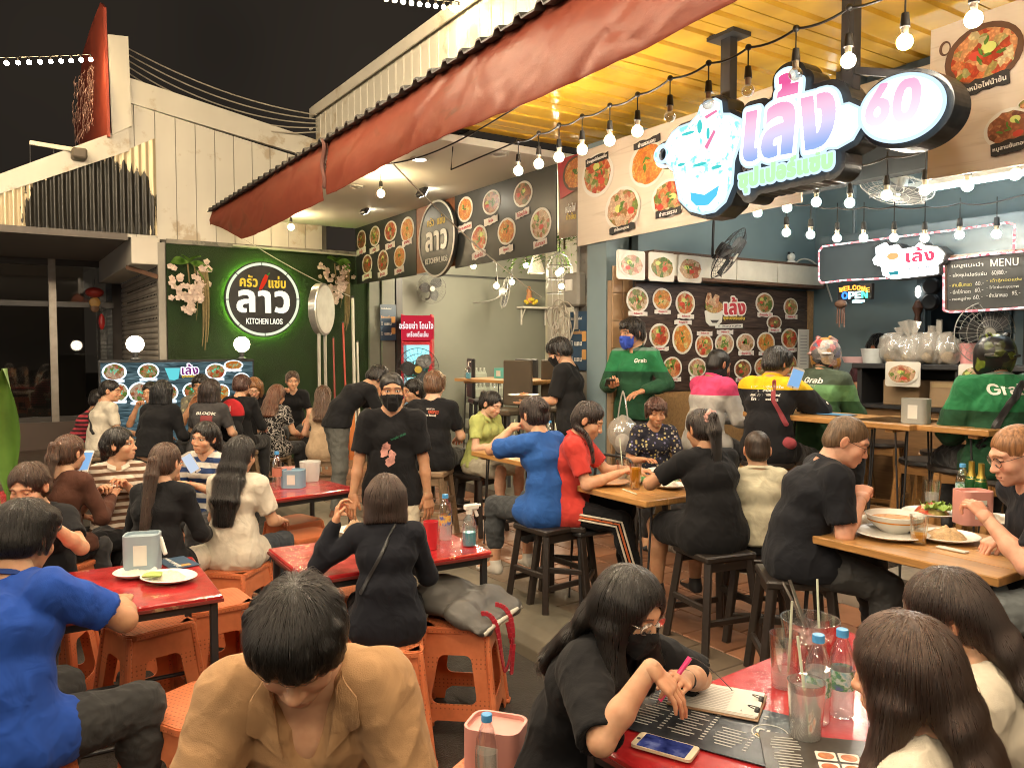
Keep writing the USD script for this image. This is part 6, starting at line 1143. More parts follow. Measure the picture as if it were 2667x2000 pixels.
    if q["shirt"]:
        f=Field(*bounds(J,0.2,("p0","p1","p2","p3","nk","sr","sl","er","el","wr","wl")),res);o=q["shirtoff"];torso(f,J,q,o)
        if q["sleeve"]>0.02:
            for n in "rl":limb_arm(f,J,n,o+(0.004 if q["sleeve"]<0.5 else 0.001)+q["loose"],q["sleeve"],q["fat"]*0.6,k=0.03)
        if q["sleeve"]<0.55 and q["sleeve"]>0.02:
            for n in "rl":
                S,E=J["s"+n],J["e"+n];f.cone(S+(E-S)*(q["sleeve"]/0.55+0.2),S+(E-S)*1.4,0.078,0.078,k=0.0,cut=True)
        elif q["sleeve"]<=0.02:
            for n in "rl":f.ell(J["s"+n]+(J["s"+n]-J["p3"])*0.18+(0,0,0.02),0.075,k=0.01,cut=True)
        if q["shirt"]=="dress":
            for n in "rl":limb_leg(f,J,n,0.02,0.40,q["fat"])
            f.econe(J["p0"],(J["kr"]+J["kl"])/2*0.8,(1,0,0),(0.20,0.135),(0.19,0.095),k=0.06);f.econe(J["p0"]+(0,0,-0.05),J["p1"],(1,0,0),(0.20,0.15),(0.16,0.13),k=0.05)
        else:
            w2=1+0.3*q["fat"]
            for n in "rl":
                H=J["h"+n];f.cone(H,H+(J["k"+n]-H)*0.24,0.112*(1+0.25*q["fat"]),0.106*(1+0.25*q["fat"]),k=0.04)
            f.econe(J["p0"]+(0,0,-0.05),J["p1"],(1,0,0),(0.172*w2,0.128*w2),(0.130*w2+o,0.10*w2+o),k=0.05);f.plane((0,0,q["hem"]),(0,0.0,-1))
        nb=J["p3"]+(J["nk"]-J["p3"])*0.35;Fw=np.cross(J["X"],J["p3"]-J["p2"]);Fw=Fw/np.linalg.norm(Fw)*(1 if Fw[1]>0 else-1)
        nkd=q["neck"]+0.016;f.cone(nb+Fw*0.012,J["nk"]+(J["nk"]-J["p3"]),nkd,nkd+0.05,k=0.01,cut=True)
        if q["open_neck"]:f.cone(nb+Fw*0.075,nb+Fw*0.135-(J["p3"]-J["p2"])/0.135*q["open_neck"],0.072,0.030,k=0.01,cut=True)
        sh=folds(relax(f.mesh(),1),q["foldamp"],6.5,q["seed"],(1.2,1.2,0.55));out["shirt"]=sh
        obj({"dress":"dress","jacket":"jacket","polo":"polo_shirt"}.get(q["shirt"],"shirt"),P(sh),q["shirtm"]or M("black_cloth",(0.018,0.018,0.02),0.85,sheen=0.2),t,True)
        if q["shirt"]in("polo","jacket"):
            a=np.linspace(0,2*np.pi,40);c0=nb+Fw*0.012;ax=(J["nk"]-J["p3"]);ax/=np.linalg.norm(ax);X=J["X"];Y=np.cross(ax,X)
            hgt=0.045 if q["shirt"]=="jacket" else 0.026
            def collar(u,v):
                th=np.pi/2+(u-0.5)*2*np.pi*0.93;r=nkd+0.004+0.008*v+(0.028*(1-v)if q["shirt"]=="polo" else 0.006);h=0.012+hgt*v-0.02*np.abs(2*u-1)**4
                p=c0[:,None,None]+X[:,None,None]*(r*-np.cos(th-np.pi))[None]+Y[:,None,None]*(r*np.sin(th-np.pi))[None]+ax[:,None,None]*(h-0.01)[None];return p[0],p[1],p[2]
            obj("collar",P(thick(grid_mesh(collar,40,5),0.004)),q.get("collarm")or q["shirtm"]or M("black_cloth",(0.018,0.018,0.02),0.85,sheen=0.2),t,True)
    if q["hair"]:
        f,W=hair_field(q,J);m=f.mesh();v=np.array(m.vertices);l=(v-J["head"])@J["R"];a=np.arctan2(l[:,0],l[:,1]+0.03);rr=np.hypot(l[:,0],l[:,1]+0.03)
        K=20;nz=meshkit.fbm(np.stack([np.cos(a)*K,np.sin(a)*K,l[:,2]*1.3+q["seed"]],1),3,q["seed"])-0.5
        short=q["hair"]in("crop","buzz");m=trimesh.Trimesh(v+vnorm(m)*(nz*(0.004 if short else 0.010))[:,None],m.faces,process=False)
        h=obj("hair",P(m),HAIRMAT(q["hairc"]),t,True)
        n=q["strands"]or(260 if q["hair"]not in("crop","buzz")else 0)
        if n:
            Lh=0.10 if q["hlen"]<0.1 or q["hair"]in("short","mop","bun")else 0.22;lines=strand_lines(f,m,n,W,Lh/8,8,q["seed"],ext_=q.get("wisps",0))
            curves("strands",[x*s+(0,0,dz)for x in lines],(0.0013 if n>1500 else 0.0028)*s,STRAND(q["hairc"]),h)
    return out
def tub(o,name,mesh,mat,smooth=True,**k):return obj(name,o["P"](mesh),mat,o["thing"],smooth,**k)
def mask_part(o,mat):
    """Cloth face mask: the head's own lower face pushed out a few millimetres."""
    J,q=o["J"],o["q"];hm=HEADS["woman" if q["woman"]else "man"][0];v=np.array(hm.vertices);n=vnorm(hm);x,y,z=v.T
    keep=(y>0.028)&(z<-0.012+0.05*(np.abs(x)>0.035)*0-0.25*np.maximum(0,np.abs(x)-0.03))&(z>-0.125)&(np.abs(x)<0.066)
    fk=hm.faces[keep[hm.faces].all(1)];v2=v+n*0.006;v2[:,1]=np.where(keep&(np.abs(x)<0.03),np.maximum(v2[:,1],0.113-2.2*np.abs(x)**1.6-6.0*(z+0.05)**2),v2[:,1])
    m=trimesh.Trimesh(v2,fk,process=False);m.remove_unreferenced_vertices();m=thick(relax(m,2),0.002)
    tub(o,"face_mask",trimesh.Trimesh((np.array(m.vertices)*q["head_s"])@J["R"].T+J["head"],m.faces,process=False),mat)
    for s in(-1,1):
        p=smooth_line([(s*0.060,0.035,-0.04),(s*0.076,0.01,-0.015),(s*0.083,-0.02,0.0),(s*0.078,-0.03,-0.03),(s*0.060,0.03,-0.085)],16)
        tub(o,"ear_loop",tube(p@J["R"].T+J["head"],0.0016,5),mat)
def glasses_part(o,mat,w=0.029,h=0.021):
    J=o["J"];ms=[]
    for s in(-1,1):
        c=np.array([s*0.034,0.098,0.001]);a=np.linspace(0,2*np.pi,25);ms.append(tube(np.stack([c[0]+w*np.cos(a),c[1]-0.004*np.abs(np.cos(a))*(np.sign(np.cos(a))==s),c[2]+h*np.sin(a)*(1-0.12*np.cos(a)**2)],1),0.0017,5))
        ms.append(tube([(s*(0.034+w),0.094,0.006),(s*0.075,0.06,0.006),(s*0.082,-0.01,0.008),(s*0.080,-0.035,-0.01)],0.0016,5))
    ms.append(tube([(-0.006,0.1,0.006),(0,0.102,0.009),(0.006,0.1,0.006)],0.0016,5));m=cat(ms)
    g=tub(o,"glasses",trimesh.Trimesh(np.array(m.vertices)@J["R"].T+J["head"],m.faces,process=False),mat)
    for s in(-1,1):
        a=np.linspace(0,2*np.pi,24,endpoint=False);v=np.stack([s*0.034+(w-.001)*np.cos(a),0.0965+0*a,0.001+(h-.001)*np.sin(a)],1)
        m=trimesh.Trimesh(np.vstack([v,[[s*0.034,0.0975,0.001]]]),[[i,(i+1)%24,24]for i in range(24)],process=False)
        obj("lens",o["P"](trimesh.Trimesh(np.array(m.vertices)@J["R"].T+J["head"],m.faces,process=False)),GLASS("spectacle_lens"),g)
# ------------------------------------------------------------------ cloth
def FAB(key,c,kind=None,c2=(0,0,0),f=6.0,stops=None,rough=0.88):
    if key in _mats:return _mats[key]
    n={"tc":("texture_coordinate",{}),"n":("noise_texture",{"scale":11.0,"detail":2.0,"distortion":1.2}),"w":("noise_texture",{"scale":420.0,"detail":1.0}),"r":("rgb_ramp",{"ramp":[(0.3,(0.82,0.82,0.82)),(0.7,(1.12,1.12,1.12))]}),"m":("mix_color",{"blend_type":"multiply","fac":0.8,"use_clamp":False,"a":c}),
         "ad":("math",{"math_type":"multiply_add","value2":0.09}),"b":("bump",{"strength":0.5,"distance":0.014}),"p":("principled_bsdf",{"roughness":rough,"sheen_weight":0.04,"specular_ior_level":0.25})}
    l=[("tc.object","n.vector"),("tc.object","w.vector"),("n.fac","r.fac"),("r.color","m.b"),("m.result","p.base_color"),("w.fac","ad.value1"),("n.fac","ad.value3"),("ad.value","b.height"),("b.normal","p.normal")]
    if kind=="stripe":
        n|={"wv":("wave_texture",{"wave_type":"bands","bands_direction":"z","profile":"sine","scale":f,"distortion":0.4,"detail":1.0}),"wr":("rgb_ramp",{"ramp":[(0.46,c),(0.52,c2)]})};l+=[("tc.object","wv.vector"),("wv.fac","wr.fac"),("wr.color","m.a")]
    if kind=="bands":  # colours by height
        n|={"s":("separate_xyz",{}),"mr":("map_range",{"from_min":f[0],"from_max":f[1],"clamp":True}),"wr":("rgb_ramp",{"ramp":stops,"interpolate":False})};l+=[("tc.object","s.vector"),("s.z","mr.value"),("mr.result","wr.fac"),("wr.color","m.a")]
    if kind=="flower":
        n|={"v":("voronoi_texture",{"scale":f}),"s":("separate_color",{}),"wr":("rgb_ramp",{"ramp":stops}),"dr":("rgb_ramp",{"ramp":[(0.30,(1,1,1)),(0.42,(0,0,0))]}),"mm":("mix_color",{"a":c})};l+=[("tc.object","v.vector"),("v.color","s.color"),("s.r","wr.fac"),("v.distance","dr.fac"),("dr.color","mm.fac"),("wr.color","mm.b"),("mm.result","m.a")]
    if kind=="veins":
        n|={"v":("voronoi_texture",{"scale":f,"feature":"distance_to_edge"}),"dz":("mix_vector",{"fac":0.12}),"wr":("rgb_ramp",{"ramp":[(0.04,c2),(0.07,c)]})};l+=[("tc.object","dz.a"),("n.color","dz.b"),("dz.result","v.vector"),("v.distance","wr.fac"),("wr.color","m.a")]
    return G(key,n,l,"p.BSDF")
blk=FAB("cloth_black",(0.007,0.007,0.0085));navy=FAB("cloth_navy",(0.007,0.008,0.013));denim=FAB("cloth_denim",(0.045,0.052,0.062));denim2=FAB("cloth_grey_denim",(0.11,0.11,0.10));whitec=FAB("cloth_cream",(0.60,0.54,0.44));greyc=FAB("cloth_charcoal",(0.05,0.047,0.048));khaki=FAB("cloth_tan",(0.385,0.225,0.11));maskk=FAB("mask_black",(0.012,0.012,0.013));pinkm=FAB("mask_blue",(0.035,0.075,0.42));rimk=M("glasses_dark",(0.02,0.016,0.014),0.3);rims=M("glasses_silver",(0.5,0.47,0.42),0.25,metal=0.9)
BR,BK,RB,BL=(0.045,0.021,0.012),(0.009,0.007,0.006),(0.13,0.05,0.026),(0.30,0.15,0.06)
def back_print(o,text,h,dx,dz,mat,front=False,w=None,weight=700,rotz=0.0):
    J=o["J"];Fw=np.cross(J["X"],J["p3"]-J["p2"]);Fw/=np.linalg.norm(Fw);Fw=Fw if Fw[1]>0 else-Fw;N=Fw if front else-Fw;X=J["X"]*(-1 if front else 1);U=np.cross(N,X);s=text_shape(text,h,weight=weight)if isinstance(text,str)else text
    if w and isinstance(text,str):s=affinity.scale(s,w/(s.bounds[2]-s.bounds[0]),1,origin=(0,0))
    if rotz:s=affinity.rotate(s,rotz,origin=(0,0))
    s=affinity.translate(s,dx,dz);return tub(o,"printed_text" if isinstance(text,str)else "print",drape_on(o["shirt"],ext(s,0.0012),J["p2"]+N*0.0,X,U,N,0.002),mat,False)
def under_stool(o,kind,label,zf=None,group=None):
    zf=o["ground"]if zf is None else zf;p=o["root"];h=o["seat"]-zf-0.004
    return plastic_stool(p[0],p[1],o["rz"],label,zf,h)if kind=="plastic" else wood_stool(p[0],p[1],zf,o["rz"],h,label,kind,group)
def helmet(o,mat,visor=True,spoiler=False,accents=()):
    J=o["J"];R,hd=J["R"],J["head"];f=Field(hd-0.2,hd+0.2,0.006);E=lambda c,r,k=0.02,cut=False:f.ell(hd+R@np.array(c),np.array(r),R,k,cut)
    E((0,-0.01,0.035),(0.118,0.142,0.125));E((0,0.02,-0.045),(0.108,0.122,0.090),0.04);f.plane(hd+R@np.array([0,0,-0.118]),R@np.array([0,0.25,-1.0]))
    if spoiler:E((0,-0.135,0.03),(0.06,0.03,0.012),0.015)
    for s in(-1,1):f.cone(hd+R@np.array([s*.05,0.06,0.145]),hd+R@np.array([s*.055,-0.06,0.15]),0.012,0.016,k=0.012);f.cone(hd+R@np.array([s*.10,-0.10,0.01]),hd+R@np.array([s*.05,-0.15,0.0]),0.01,0.008,k=0.01)
    E((0,0.175,0.0),(0.085,0.10,0.048),0.01,True);E((0,-0.01,-0.03),(0.080,0.098,0.115),0.0,True);h=tub(o,"helmet",relax(f.mesh(),1),mat)
    if visor:
        m=grid_mesh(lambda u,v:(0.116*np.sin((u-.5)*2.6),-0.005+0.146*np.cos((u-.5)*2.6),-0.048+0.098*v),20,6);obj("visor",o["P"](trimesh.Trimesh(np.array(m.vertices)@R.T+hd,m.faces,process=False)),M("visor_smoke",(0.012,0.013,0.015),0.08,coat=0.5),h,True)
    for c,r,mt in accents:e=mv(trimesh.creation.icosphere(2,1.0),s=np.array(r));e.apply_translation(c);obj("decal",o["P"](trimesh.Trimesh(np.array(e.vertices)@R.T+hd,e.faces,process=False)),mt,h,True)
    return h
EYES=dict(eyes="open")
# ------------------------------------------------------------------ the foreground, on the road
o=P1=person("man in open tan camp shirt bowing his black-haired head, front centre",778,1672,None,172,GZ,woman=False,s=0.94,seat=0.46,lean=0.38,hpitch=0.72,hyaw=-0.05,hair="mop",hairc=BK,skin="light",wisps=2,shirt="tee",shirtm=khaki,sleeve=0.50,loose=0.014,shirtoff=0.015,hem=-0.12,open_neck=0.17,neck=0.055,fat=-0.1,handr=(0.14,0.36,0.02),handl=(-0.12,0.34,0.02),elbr=(0.9,-0.3,-0.6),elbl=(-0.9,-0.3,-0.6),res=0.0065,strands=6000,seed=1,foldamp=0.015,pantsm=blk,legr=("sit",.3,.05,0),legl=("sit",.3,.05,0))
J=o["J"];F_=np.cross(J["X"],J["p3"]-J["p2"]);F_/=np.linalg.norm(F_);F_=F_ if F_[1]>0 else-F_;U_=np.cross(J["X"],F_)
for s in(-1,1):  # open camp collar: two flat notched flaps and the back stand
    fl=Polygon([(0.045,-0.12),(0.088,-0.085),(0.118,-0.045),(0.112,0.01),(0.078,0.045),(0.066,0.02),(0.056,-0.06)]);fl=affinity.scale(fl,s,1,origin=(0,0));fl=affinity.translate(fl,0,0.0)
    m=drape_on(o["shirt"],ext(fl,0.006),J["p3"]+(J["p3"]-J["p2"])*0.1,J["X"],U_,F_,0.006,0.012,True);tub(o,"collar_flap",relax(m,2),khaki,30)
a_=np.linspace(-1.25,1.25,18);c0=J["p3"]+(J["nk"]-J["p3"])*0.35
m=grid_mesh(lambda u,v:tuple((c0[:,None,None]+J["X"][:,None,None]*(0.080*np.sin((u-.5)*3.4))[None]-F_[:,None,None]*((0.066*np.cos((u-.5)*3.4))-0.006+0.014*v)[None]+np.array([0,0,1.0])[:,None,None]*(0.035-0.045*v)[None])),20,4);tub(o,"collar",thick(m,0.004),khaki)
under_stool(o,"plastic","orange plastic stool under the man in the tan shirt")
o=P2=person("broad man in blue polo seen from behind at left edge",66,1400,None,18,GZ,woman=False,s=0.88,seat=0.46,lean=0.34,side=-0.16,hpitch=0.35,hyaw=0.25,hair="short",hairc=BK,skin="tan",shirt="polo",shirtm=FAB("cloth_royal_blue",(0.012,0.055,0.30)),collarm=FAB("cloth_royal_dark",(0.01,0.03,0.14)),sleeve=0.40,fat=0.75,hem=-0.10,handr=(0.05,0.50,0.30),handl=(-0.20,0.45,0.26),elbr=(1.0,0.1,-0.5),poser="hold",res=0.007,strands=3000,seed=2,pantsm=FAB("cloth_dark_grey",(0.03,0.03,0.03)),legr=("sit",.35,.05,0),legl=("sit",.2,.05,0),loose=0.006)
under_stool(o,"plastic","orange plastic stool under the man in the blue polo, bottom left")
o=P3=person("woman with pulled-back hair looking down, facing the blue polo man",76,1268,None,172,GZ,seat=0.46,lean=0.22,hpitch=0.30,hyaw=-0.15,hair="bun",hairc=BR,skin="light",sleeve=0.36,tol=(142,1372,-0.22),elbl=(-0.7,0.3,-0.8),posel="fist",res=0.008,strands=1500,seed=3,shirtm=blk)
tub(o,"wrist_watch",tube([o["J"]["wl"]+o["Hw"]["l"][1]@np.array([0.030*math.cos(a),-0.005,0.025*math.sin(a)])for a in np.linspace(0,6.28,16)],0.007),M("watch_strap",(0.02,0.018,0.016),0.4));under_stool(o,"plastic","orange plastic stool under the woman facing the blue polo man")
o=P4=person("woman in brown top with long brown ponytail, back turned",182,1180,None,15,GZ,seat=0.46,lean=0.15,hpitch=0.15,hair="pony",hairc=(0.075,0.032,0.018),hlen=0.46,tailout=0.11,skin="light",sleeve=0.97,shirtm=FAB("cloth_brown",(0.075,0.028,0.017)),res=0.009,strands=1500,seed=4,pantsm=blk,handr=(0.14,0.34,0.30))
tub(o,"hair_clip",tube([o["J"]["head"]+o["J"]["R"]@np.array([0.028*math.cos(a),-0.112,0.052+0.016*math.sin(a)])for a in np.linspace(0,3.14,10)],0.007),M("clip_pearl",(0.5,0.33,0.27),0.3));under_stool(o,"plastic","orange plastic stool under the brown-topped woman");phone(at_d(222,1202,o["d"]+0.16),np.stack([RIGHT,np.array([0,0,1.0])*.8+FWD0*.6,-(FWD0*.8-np.array([0,0,.6]))],1),"lit phone held beside the brown-topped woman",EM("phone_blue",(0.30,0.55,0.9),0.9))
o=P5=person("woman in brown and white striped shirt, face in profile to the right",312,1158,None,150,GZ,seat=0.46,lean=0.12,hpitch=-0.05,hyaw=1.15,hair="long",hairc=BK,hlen=0.28,skin="light",sleeve=0.36,shirt="polo",collarm=whitec,shirtm=FAB("stripe_brown",(0.55,0.48,0.40),"stripe",(0.13,0.065,0.04),7.5),handl=(-0.05,0.24,0.36),handr=(0.14,0.26,0.34),posel="pinch",poser="fist",res=0.009,strands=900,seed=5,**EYES)
under_stool(o,"plastic","orange plastic stool under the brown striped shirt")
o=P6=person("woman in black top with very long brown ponytail, back turned",432,1205,None,8,GZ,seat=0.46,lean=0.22,hpitch=0.15,hair="pony",hairc=(0.060,0.030,0.018),hlen=0.62,tailout=0.13,skin="light",sleeve=0.97,fat=0.25,shirtm=blk,res=0.008,strands=2500,seed=6,tail=0.01,pantsm=whitec,hem=-0.08)
under_stool(o,"plastic","orange plastic stool under the woman with the longest brown ponytail")
o=P7=person("young woman in blue and white stripes holding up a phone",532,1140,None,196,GZ,seat=0.46,lean=0.12,hpitch=0.10,hroll=-0.12,hair="long",hairc=BK,hlen=0.32,skin="light",sleeve=0.38,shirtm=FAB("stripe_blue",(0.56,0.53,0.48),"stripe",(0.022,0.045,0.13),4.6),handr=(0.10,0.30,0.36),poser="hold",fdirr=(-0.2,0.3,1.0),palmr=(0,1,0.2),handl=(-0.1,0.34,0.3),res=0.009,strands=900,seed=7,**EYES)
Q=at_d(497,1206,o["d"]-0.16);phone(Q,np.stack([RIGHT*.85+np.array([0,0,.5]),np.array([0,0,.85])-RIGHT*.5,-FWD0],1),"white phone held up by the blue-striped young woman",EM("phone_white",(0.75,0.85,1.0),0.8));under_stool(o,"plastic","orange plastic stool under the blue-striped young woman")
o=P8=person("woman in white tee with long straight black hair down her back",628,1185,None,12,GZ,seat=0.46,lean=0.15,hpitch=0.18,hair="long",hairc=BK,hlen=0.50,skin="light",sleeve=0.40,shirtm=whitec,loose=0.010,hem=-0.10,res=0.008,strands=3000,seed=8,fat=0.15,pantsm=denim)
under_stool(o,"plastic","orange plastic stool under the woman with the white tee")
o=P9=person("woman with bobbed brown hair in black top, eating with chopsticks",1005,1298,None,-8,GZ,s=0.78,seat=0.46,lean=0.20,hpitch=0.30,hair="bob",hairc=(0.035,0.018,0.012),skin="light",sleeve=0.97,shirtm=navy,tol=(874,1362,-0.05),elbl=(-0.8,0.0,-0.9),posel="pinch",fdirl=(0.1,0.3,1.0),palml=(-1,0,0.2),handr=(0.12,0.36,0.28),res=0.007,strands=4500,seed=9,hem=-0.10,pantsm=blk,fat=0.1)
m=ext(LineString([(-0.17,0.19),(-0.03,0.05),(0.09,-0.10),(0.16,-0.24)]if False else[(0.05,0.17),(-0.13,-0.16)]).buffer(0.008),0.004);J=o["J"];tub(o,"bag_strap",drape_on(o["shirt"],m,J["p2"],J["X"],np.array([0,0,1.0]),np.array([0,-1.0,0]),0.002),M("strap_black",(0.03,0.03,0.03),0.35));under_stool(o,"plastic","orange plastic stool under the bob-haired woman")
o=P10=person("woman in glasses and black writing on a clipboard",1640,1585,None,128,GZ,seat=0.46,lean=0.46,hpitch=0.36,hyaw=-0.12,hroll=0.0,hair="long",hairc=BK,hlen=0.42,frontr=0.16,frontl=0.10,fwdhair=-0.1,skin="light",eyes="shut",sleeve=0.52,shirtm=blk,loose=0.012,shirtoff=0.018,s=0.80,tor=(1695,1738,-0.22),elbr=(0.75,0.0,-0.9),poser="rest",fdirr=(-0.35,0.75,-0.75),palmr=(-0.1,0.7,0.7),tol=(1785,1768,-0.02),elbl=(-0.9,0.0,-0.4),posel="pinch",palml=(-0.9,0.2,0.4),res=0.0065,strands=6000,seed=10,hem=-0.1)
glasses_part(o,rims);mask_part(o,maskk);tub(o,"wrist_watch",tube([o["J"]["wl"]+o["Hw"]["l"][1]@np.array([0.028*math.cos(a),-0.02,0.022*math.sin(a)])for a in np.linspace(0,6.28,16)],0.006),M("watch_strap",(0.02,0.018,0.016),0.4));under_stool(o,"plastic","orange plastic stool under the writing woman")
o=P11=person("long-haired woman closest to the camera at lower right, cheek in profile",2352,1748,None,-52,GZ,seat=0.46,lean=0.10,hpitch=0.22,hair="long",hairc=(0.040,0.019,0.012),hlen=0.50,frontl=0.25,frontr=0.20,skin="light",eyes="open",sleeve=0.38,shirtm=whitec,res=0.006,strands=9000,seed=11,handr=(0.1,0.3,0.1),handl=(-0.1,0.3,0.1))
under_stool(o,"plastic","orange plastic stool under the nearest long-haired woman")
o=P12=person("dark-haired woman in pale shirt behind the nearest long-haired woman",2468,1604,None,-62,GZ,seat=0.46,lean=0.22,hpitch=0.42,hyaw=-0.1,hair="long",hairc=(0.026,0.014,0.010),hlen=0.48,frontr=0.15,skin="light",sleeve=0.38,shirtm=whitec,res=0.006,strands=8000,seed=12,handr=(0.1,0.3,0.1),handl=(-0.1,0.3,0.1))
under_stool(o,"plastic","orange plastic stool under the woman in the pale shirt")
# ------------------------------------------------------------------ the group by the lit menu board
def far(label,px,py,d,face,ground=SZ,**k):
    return person(label,px,py,d,face,ground,**{**dict(res=0.0115,strands=350,lean=0.2,s=0.88 if k.get("woman",True)else 0.92),**k})
o=far("man in cream shirt with dark shoulder strap, head turned right",288,1018,8.4,48,woman=False,hair="crop",hairc=BK,skin="light",sleeve=0.42,shirtm=whitec,hyaw=-0.5,seed=13,fat=0.2,pantsm=FAB("cloth_beige",(0.42,0.36,0.27)))
J=o["J"];tub(o,"bag_strap",drape_on(o["shirt"],ext(LineString([(-0.10,0.10),(0.12,-0.17)]).buffer(0.014),0.004),J["p2"],J["X"],np.array([0,0,1.0]),np.array([0,-1.0,0]),0.003),blackm);under_stool(o,"old","wooden stool under the cream-shirted man",group="worn wooden stools")
o=far("person in red and black striped top behind the cream-shirted man",262,1042,8.75,60,hair="short",woman=False,hairc=BK,skin="tan",sleeve=0.5,shirtm=FAB("stripe_red",(0.34,0.035,0.05),"stripe",(0.03,0.012,0.014),7.0),lean=0.5,side=0.15,seed=14);under_stool(o,"old","wooden stool under the red-striped top")
o=far("person in light blue shirt mostly hidden by a black hood",392,1022,8.8,185,hair="long",hairc=BK,sleeve=0.45,shirtm=FAB("cloth_sky",(0.15,0.33,0.48)),handr=(0.10,0.28,0.46),handl=(-0.24,0.25,0.42),poser="fist",seed=15);under_stool(o,"old","wooden stool under the light blue shirt")
o=far("large person in black with black head scarf, back turned",425,1022,7.5,12,hair="bob",hairc=(0.010,0.010,0.011),fat=0.8,sleeve=0.97,shirtm=blk,lean=0.3,seed=16);under_stool(o,"old","wooden stool under the large figure in black")
o=far("person facing the camera behind the charcoal tee, hand raised",522,1004,8.7,170,hair="short",woman=False,hairc=BK,skin="tan",sleeve=0.4,shirtm=FAB("leaf_print",(0.14,0.13,0.10),"flower",f=24,stops=[(0,(0.4,0.35,0.2)),(1,(0.05,0.06,0.05))]),seed=17,handr=(0.08,0.26,0.42),**EYES);under_stool(o,"old","wooden stool behind the charcoal tee")
o=far("person in charcoal tee printed BLOCK on the back, dark hair",550,1018,7.6,8,hair="bob",hairc=(0.02,0.012,0.010),sleeve=0.42,shirtm=greyc,seed=18,fat=0.2);back_print(o,"BLOCK",0.032,0.03,0.045,inkw,w=0.2);back_print(o,sbox(-0.05,-0.05,0.07,0.02),0,0.04,0.0,M("print_maroon",(0.2,0.03,0.03),0.7));back_print(o,"WORLD",0.014,0.03,-0.075,inkw,w=.14);under_stool(o,"old","wooden stool under the charcoal tee")
o=far("person wearing a red and black backpack, back turned",630,1006,8.0,5,hair="short",hairc=(0.05,0.018,0.012),sleeve=0.97,shirtm=blk,seed=19,hpitch=0.3)
J=o["J"];f=Field(J["p2"]-(0.22,0.38,0.35),J["p2"]+(0.22,0.1,0.25),0.01);B_=J["p2"]+np.array([0,-0.17,-0.06]);f.ell(B_+(0,0,0.06),(0.145,0.075,0.165));f.ell(B_+(0,-0.03,-0.12),(0.14,0.085,0.12),k=0.03);bp_=thing("backpack","red and black backpack with grey straps worn at the green wall table","backpack",(o["thing"].GetAttribute("xformOp:translate").Get()),o["rz"]);m=f.mesh()
obj("bag",o["P"](m),FAB("backpack_red",None or(0.4,0.02,0.02),"bands",f=(o["dz"]+B_[2]-0.22,o["dz"]+B_[2]+0.22),stops=[(0,(0.012,0.012,0.014)),(0.50,(0.42,0.02,0.025))],c2=(0,0,0)),bp_,True);obj("pocket",o["P"](mv(trimesh.creation.icosphere(2,1.0),s=(0.085,0.035,0.085)).apply_translation(B_+(0,-0.10,-0.09))),blk,bp_,True)
for s in(-1,1):obj("strap",o["P"](tube(smooth_line([B_+(s*.02,-0.09,0.0),B_+(s*.08,-0.115,-0.08),B_+(s*.10,-0.10,-0.17)],12),0.007)),M("strap_grey",(0.3,0.29,0.28),0.5),bp_,True)
back=obj("emblem",o["P"](mv(text_flat:=ext(text_shape("H",0.06),0.004),B_+(0,-0.075,0.12),rx=math.pi/2)),M("emblem_pale",(0.5,0.3,0.28),0.5),bp_);under_stool(o,"old","wooden stool under the backpack wearer")
o=far("red-blond haired person bending over a bowl behind the backpack",662,1010,8.9,165,hair="bob",hairc=(0.20,0.085,0.03),skin="fair",sleeve=0.4,shirtm=blk,seed=20,hpitch=0.55);under_stool(o,"old","wooden stool of the red-blond haired person")
o=far("woman with wavy auburn hair in black and white marbled top, back turned",722,1030,8.6,15,hair="long",hairc=RB,hlen=0.22,sleeve=0.36,shirtm=FAB("marbled",(0.016,0.016,0.018),"veins",(0.5,0.47,0.44),22.0),seed=21,strands=900,hpitch=0.3,hem=-0.1);under_stool(o,"old","first wooden bench seat, under the marbled top",group="worn wooden stools")
o=far("woman facing the camera in black top at the turf wall, hand at her head",762,992,9.3,160,hair="bun",hairc=BR,skin="light",sleeve=0.4,shirtm=blk,seed=22,handr=(0.16,0.22,0.50),elbr=(0.9,0,-.6),poser="fist",**EYES);under_stool(o,"old","wooden stool of the woman by the turf wall")
o=far("woman in beige sleeveless top with straight brown hair, back turned",842,1032,8.6,-8,hair="long",hairc=(0.075,0.036,0.02),hlen=0.26,sleeve=0.0,shirtm=FAB("cloth_beige2",(0.52,0.38,0.25)),seed=23,strands=900,skin="fair",hem=-0.12,handr=(0.22,0.34,0.36));under_stool(o,"old","second wooden bench seat, under the beige sleeveless top",group="worn wooden stools")
o=far("standing man in black bending forward over the table, grey jeans",985,985,7.5,62,woman=False,hair="short",hairc=BK,sleeve=0.42,shirtm=blk,lean=0.95,hpitch=0.7,legr=("stand",0.02,0.0,-0.06),legl=("stand",-0.02,0.06,-0.02),handr=(0.16,0.62,0.10),handl=(-0.16,0.66,0.12),pantsm=denim2,seed=24,shoem=M("boot_brown",(0.12,0.05,0.03),0.5))
o=person("young man standing in black tee and black face mask, pink print on chest",1021,1018,5.0,176,GZ,woman=False,s=0.92,lean=0.0,hpitch=0.05,hyaw=0.12,hair="crop",hairc=BK,skin="tan",sleeve=0.44,shirtm=blk,loose=0.012,hem=-0.13,legr=("stand",0.0,0.16,-0.02),legl=("stand",0.0,0.12,-0.03),handr=(0.26,0.10,-0.06),handl=(-0.25,0.06,-0.10),elbr=(0.5,-1,-0.2),elbl=(-0.5,-1,-0.2),pantsm=FAB("cloth_cream_trouser",(0.55,0.48,0.36)),res=0.0085,seed=25,**EYES);mask_part(o,maskk)
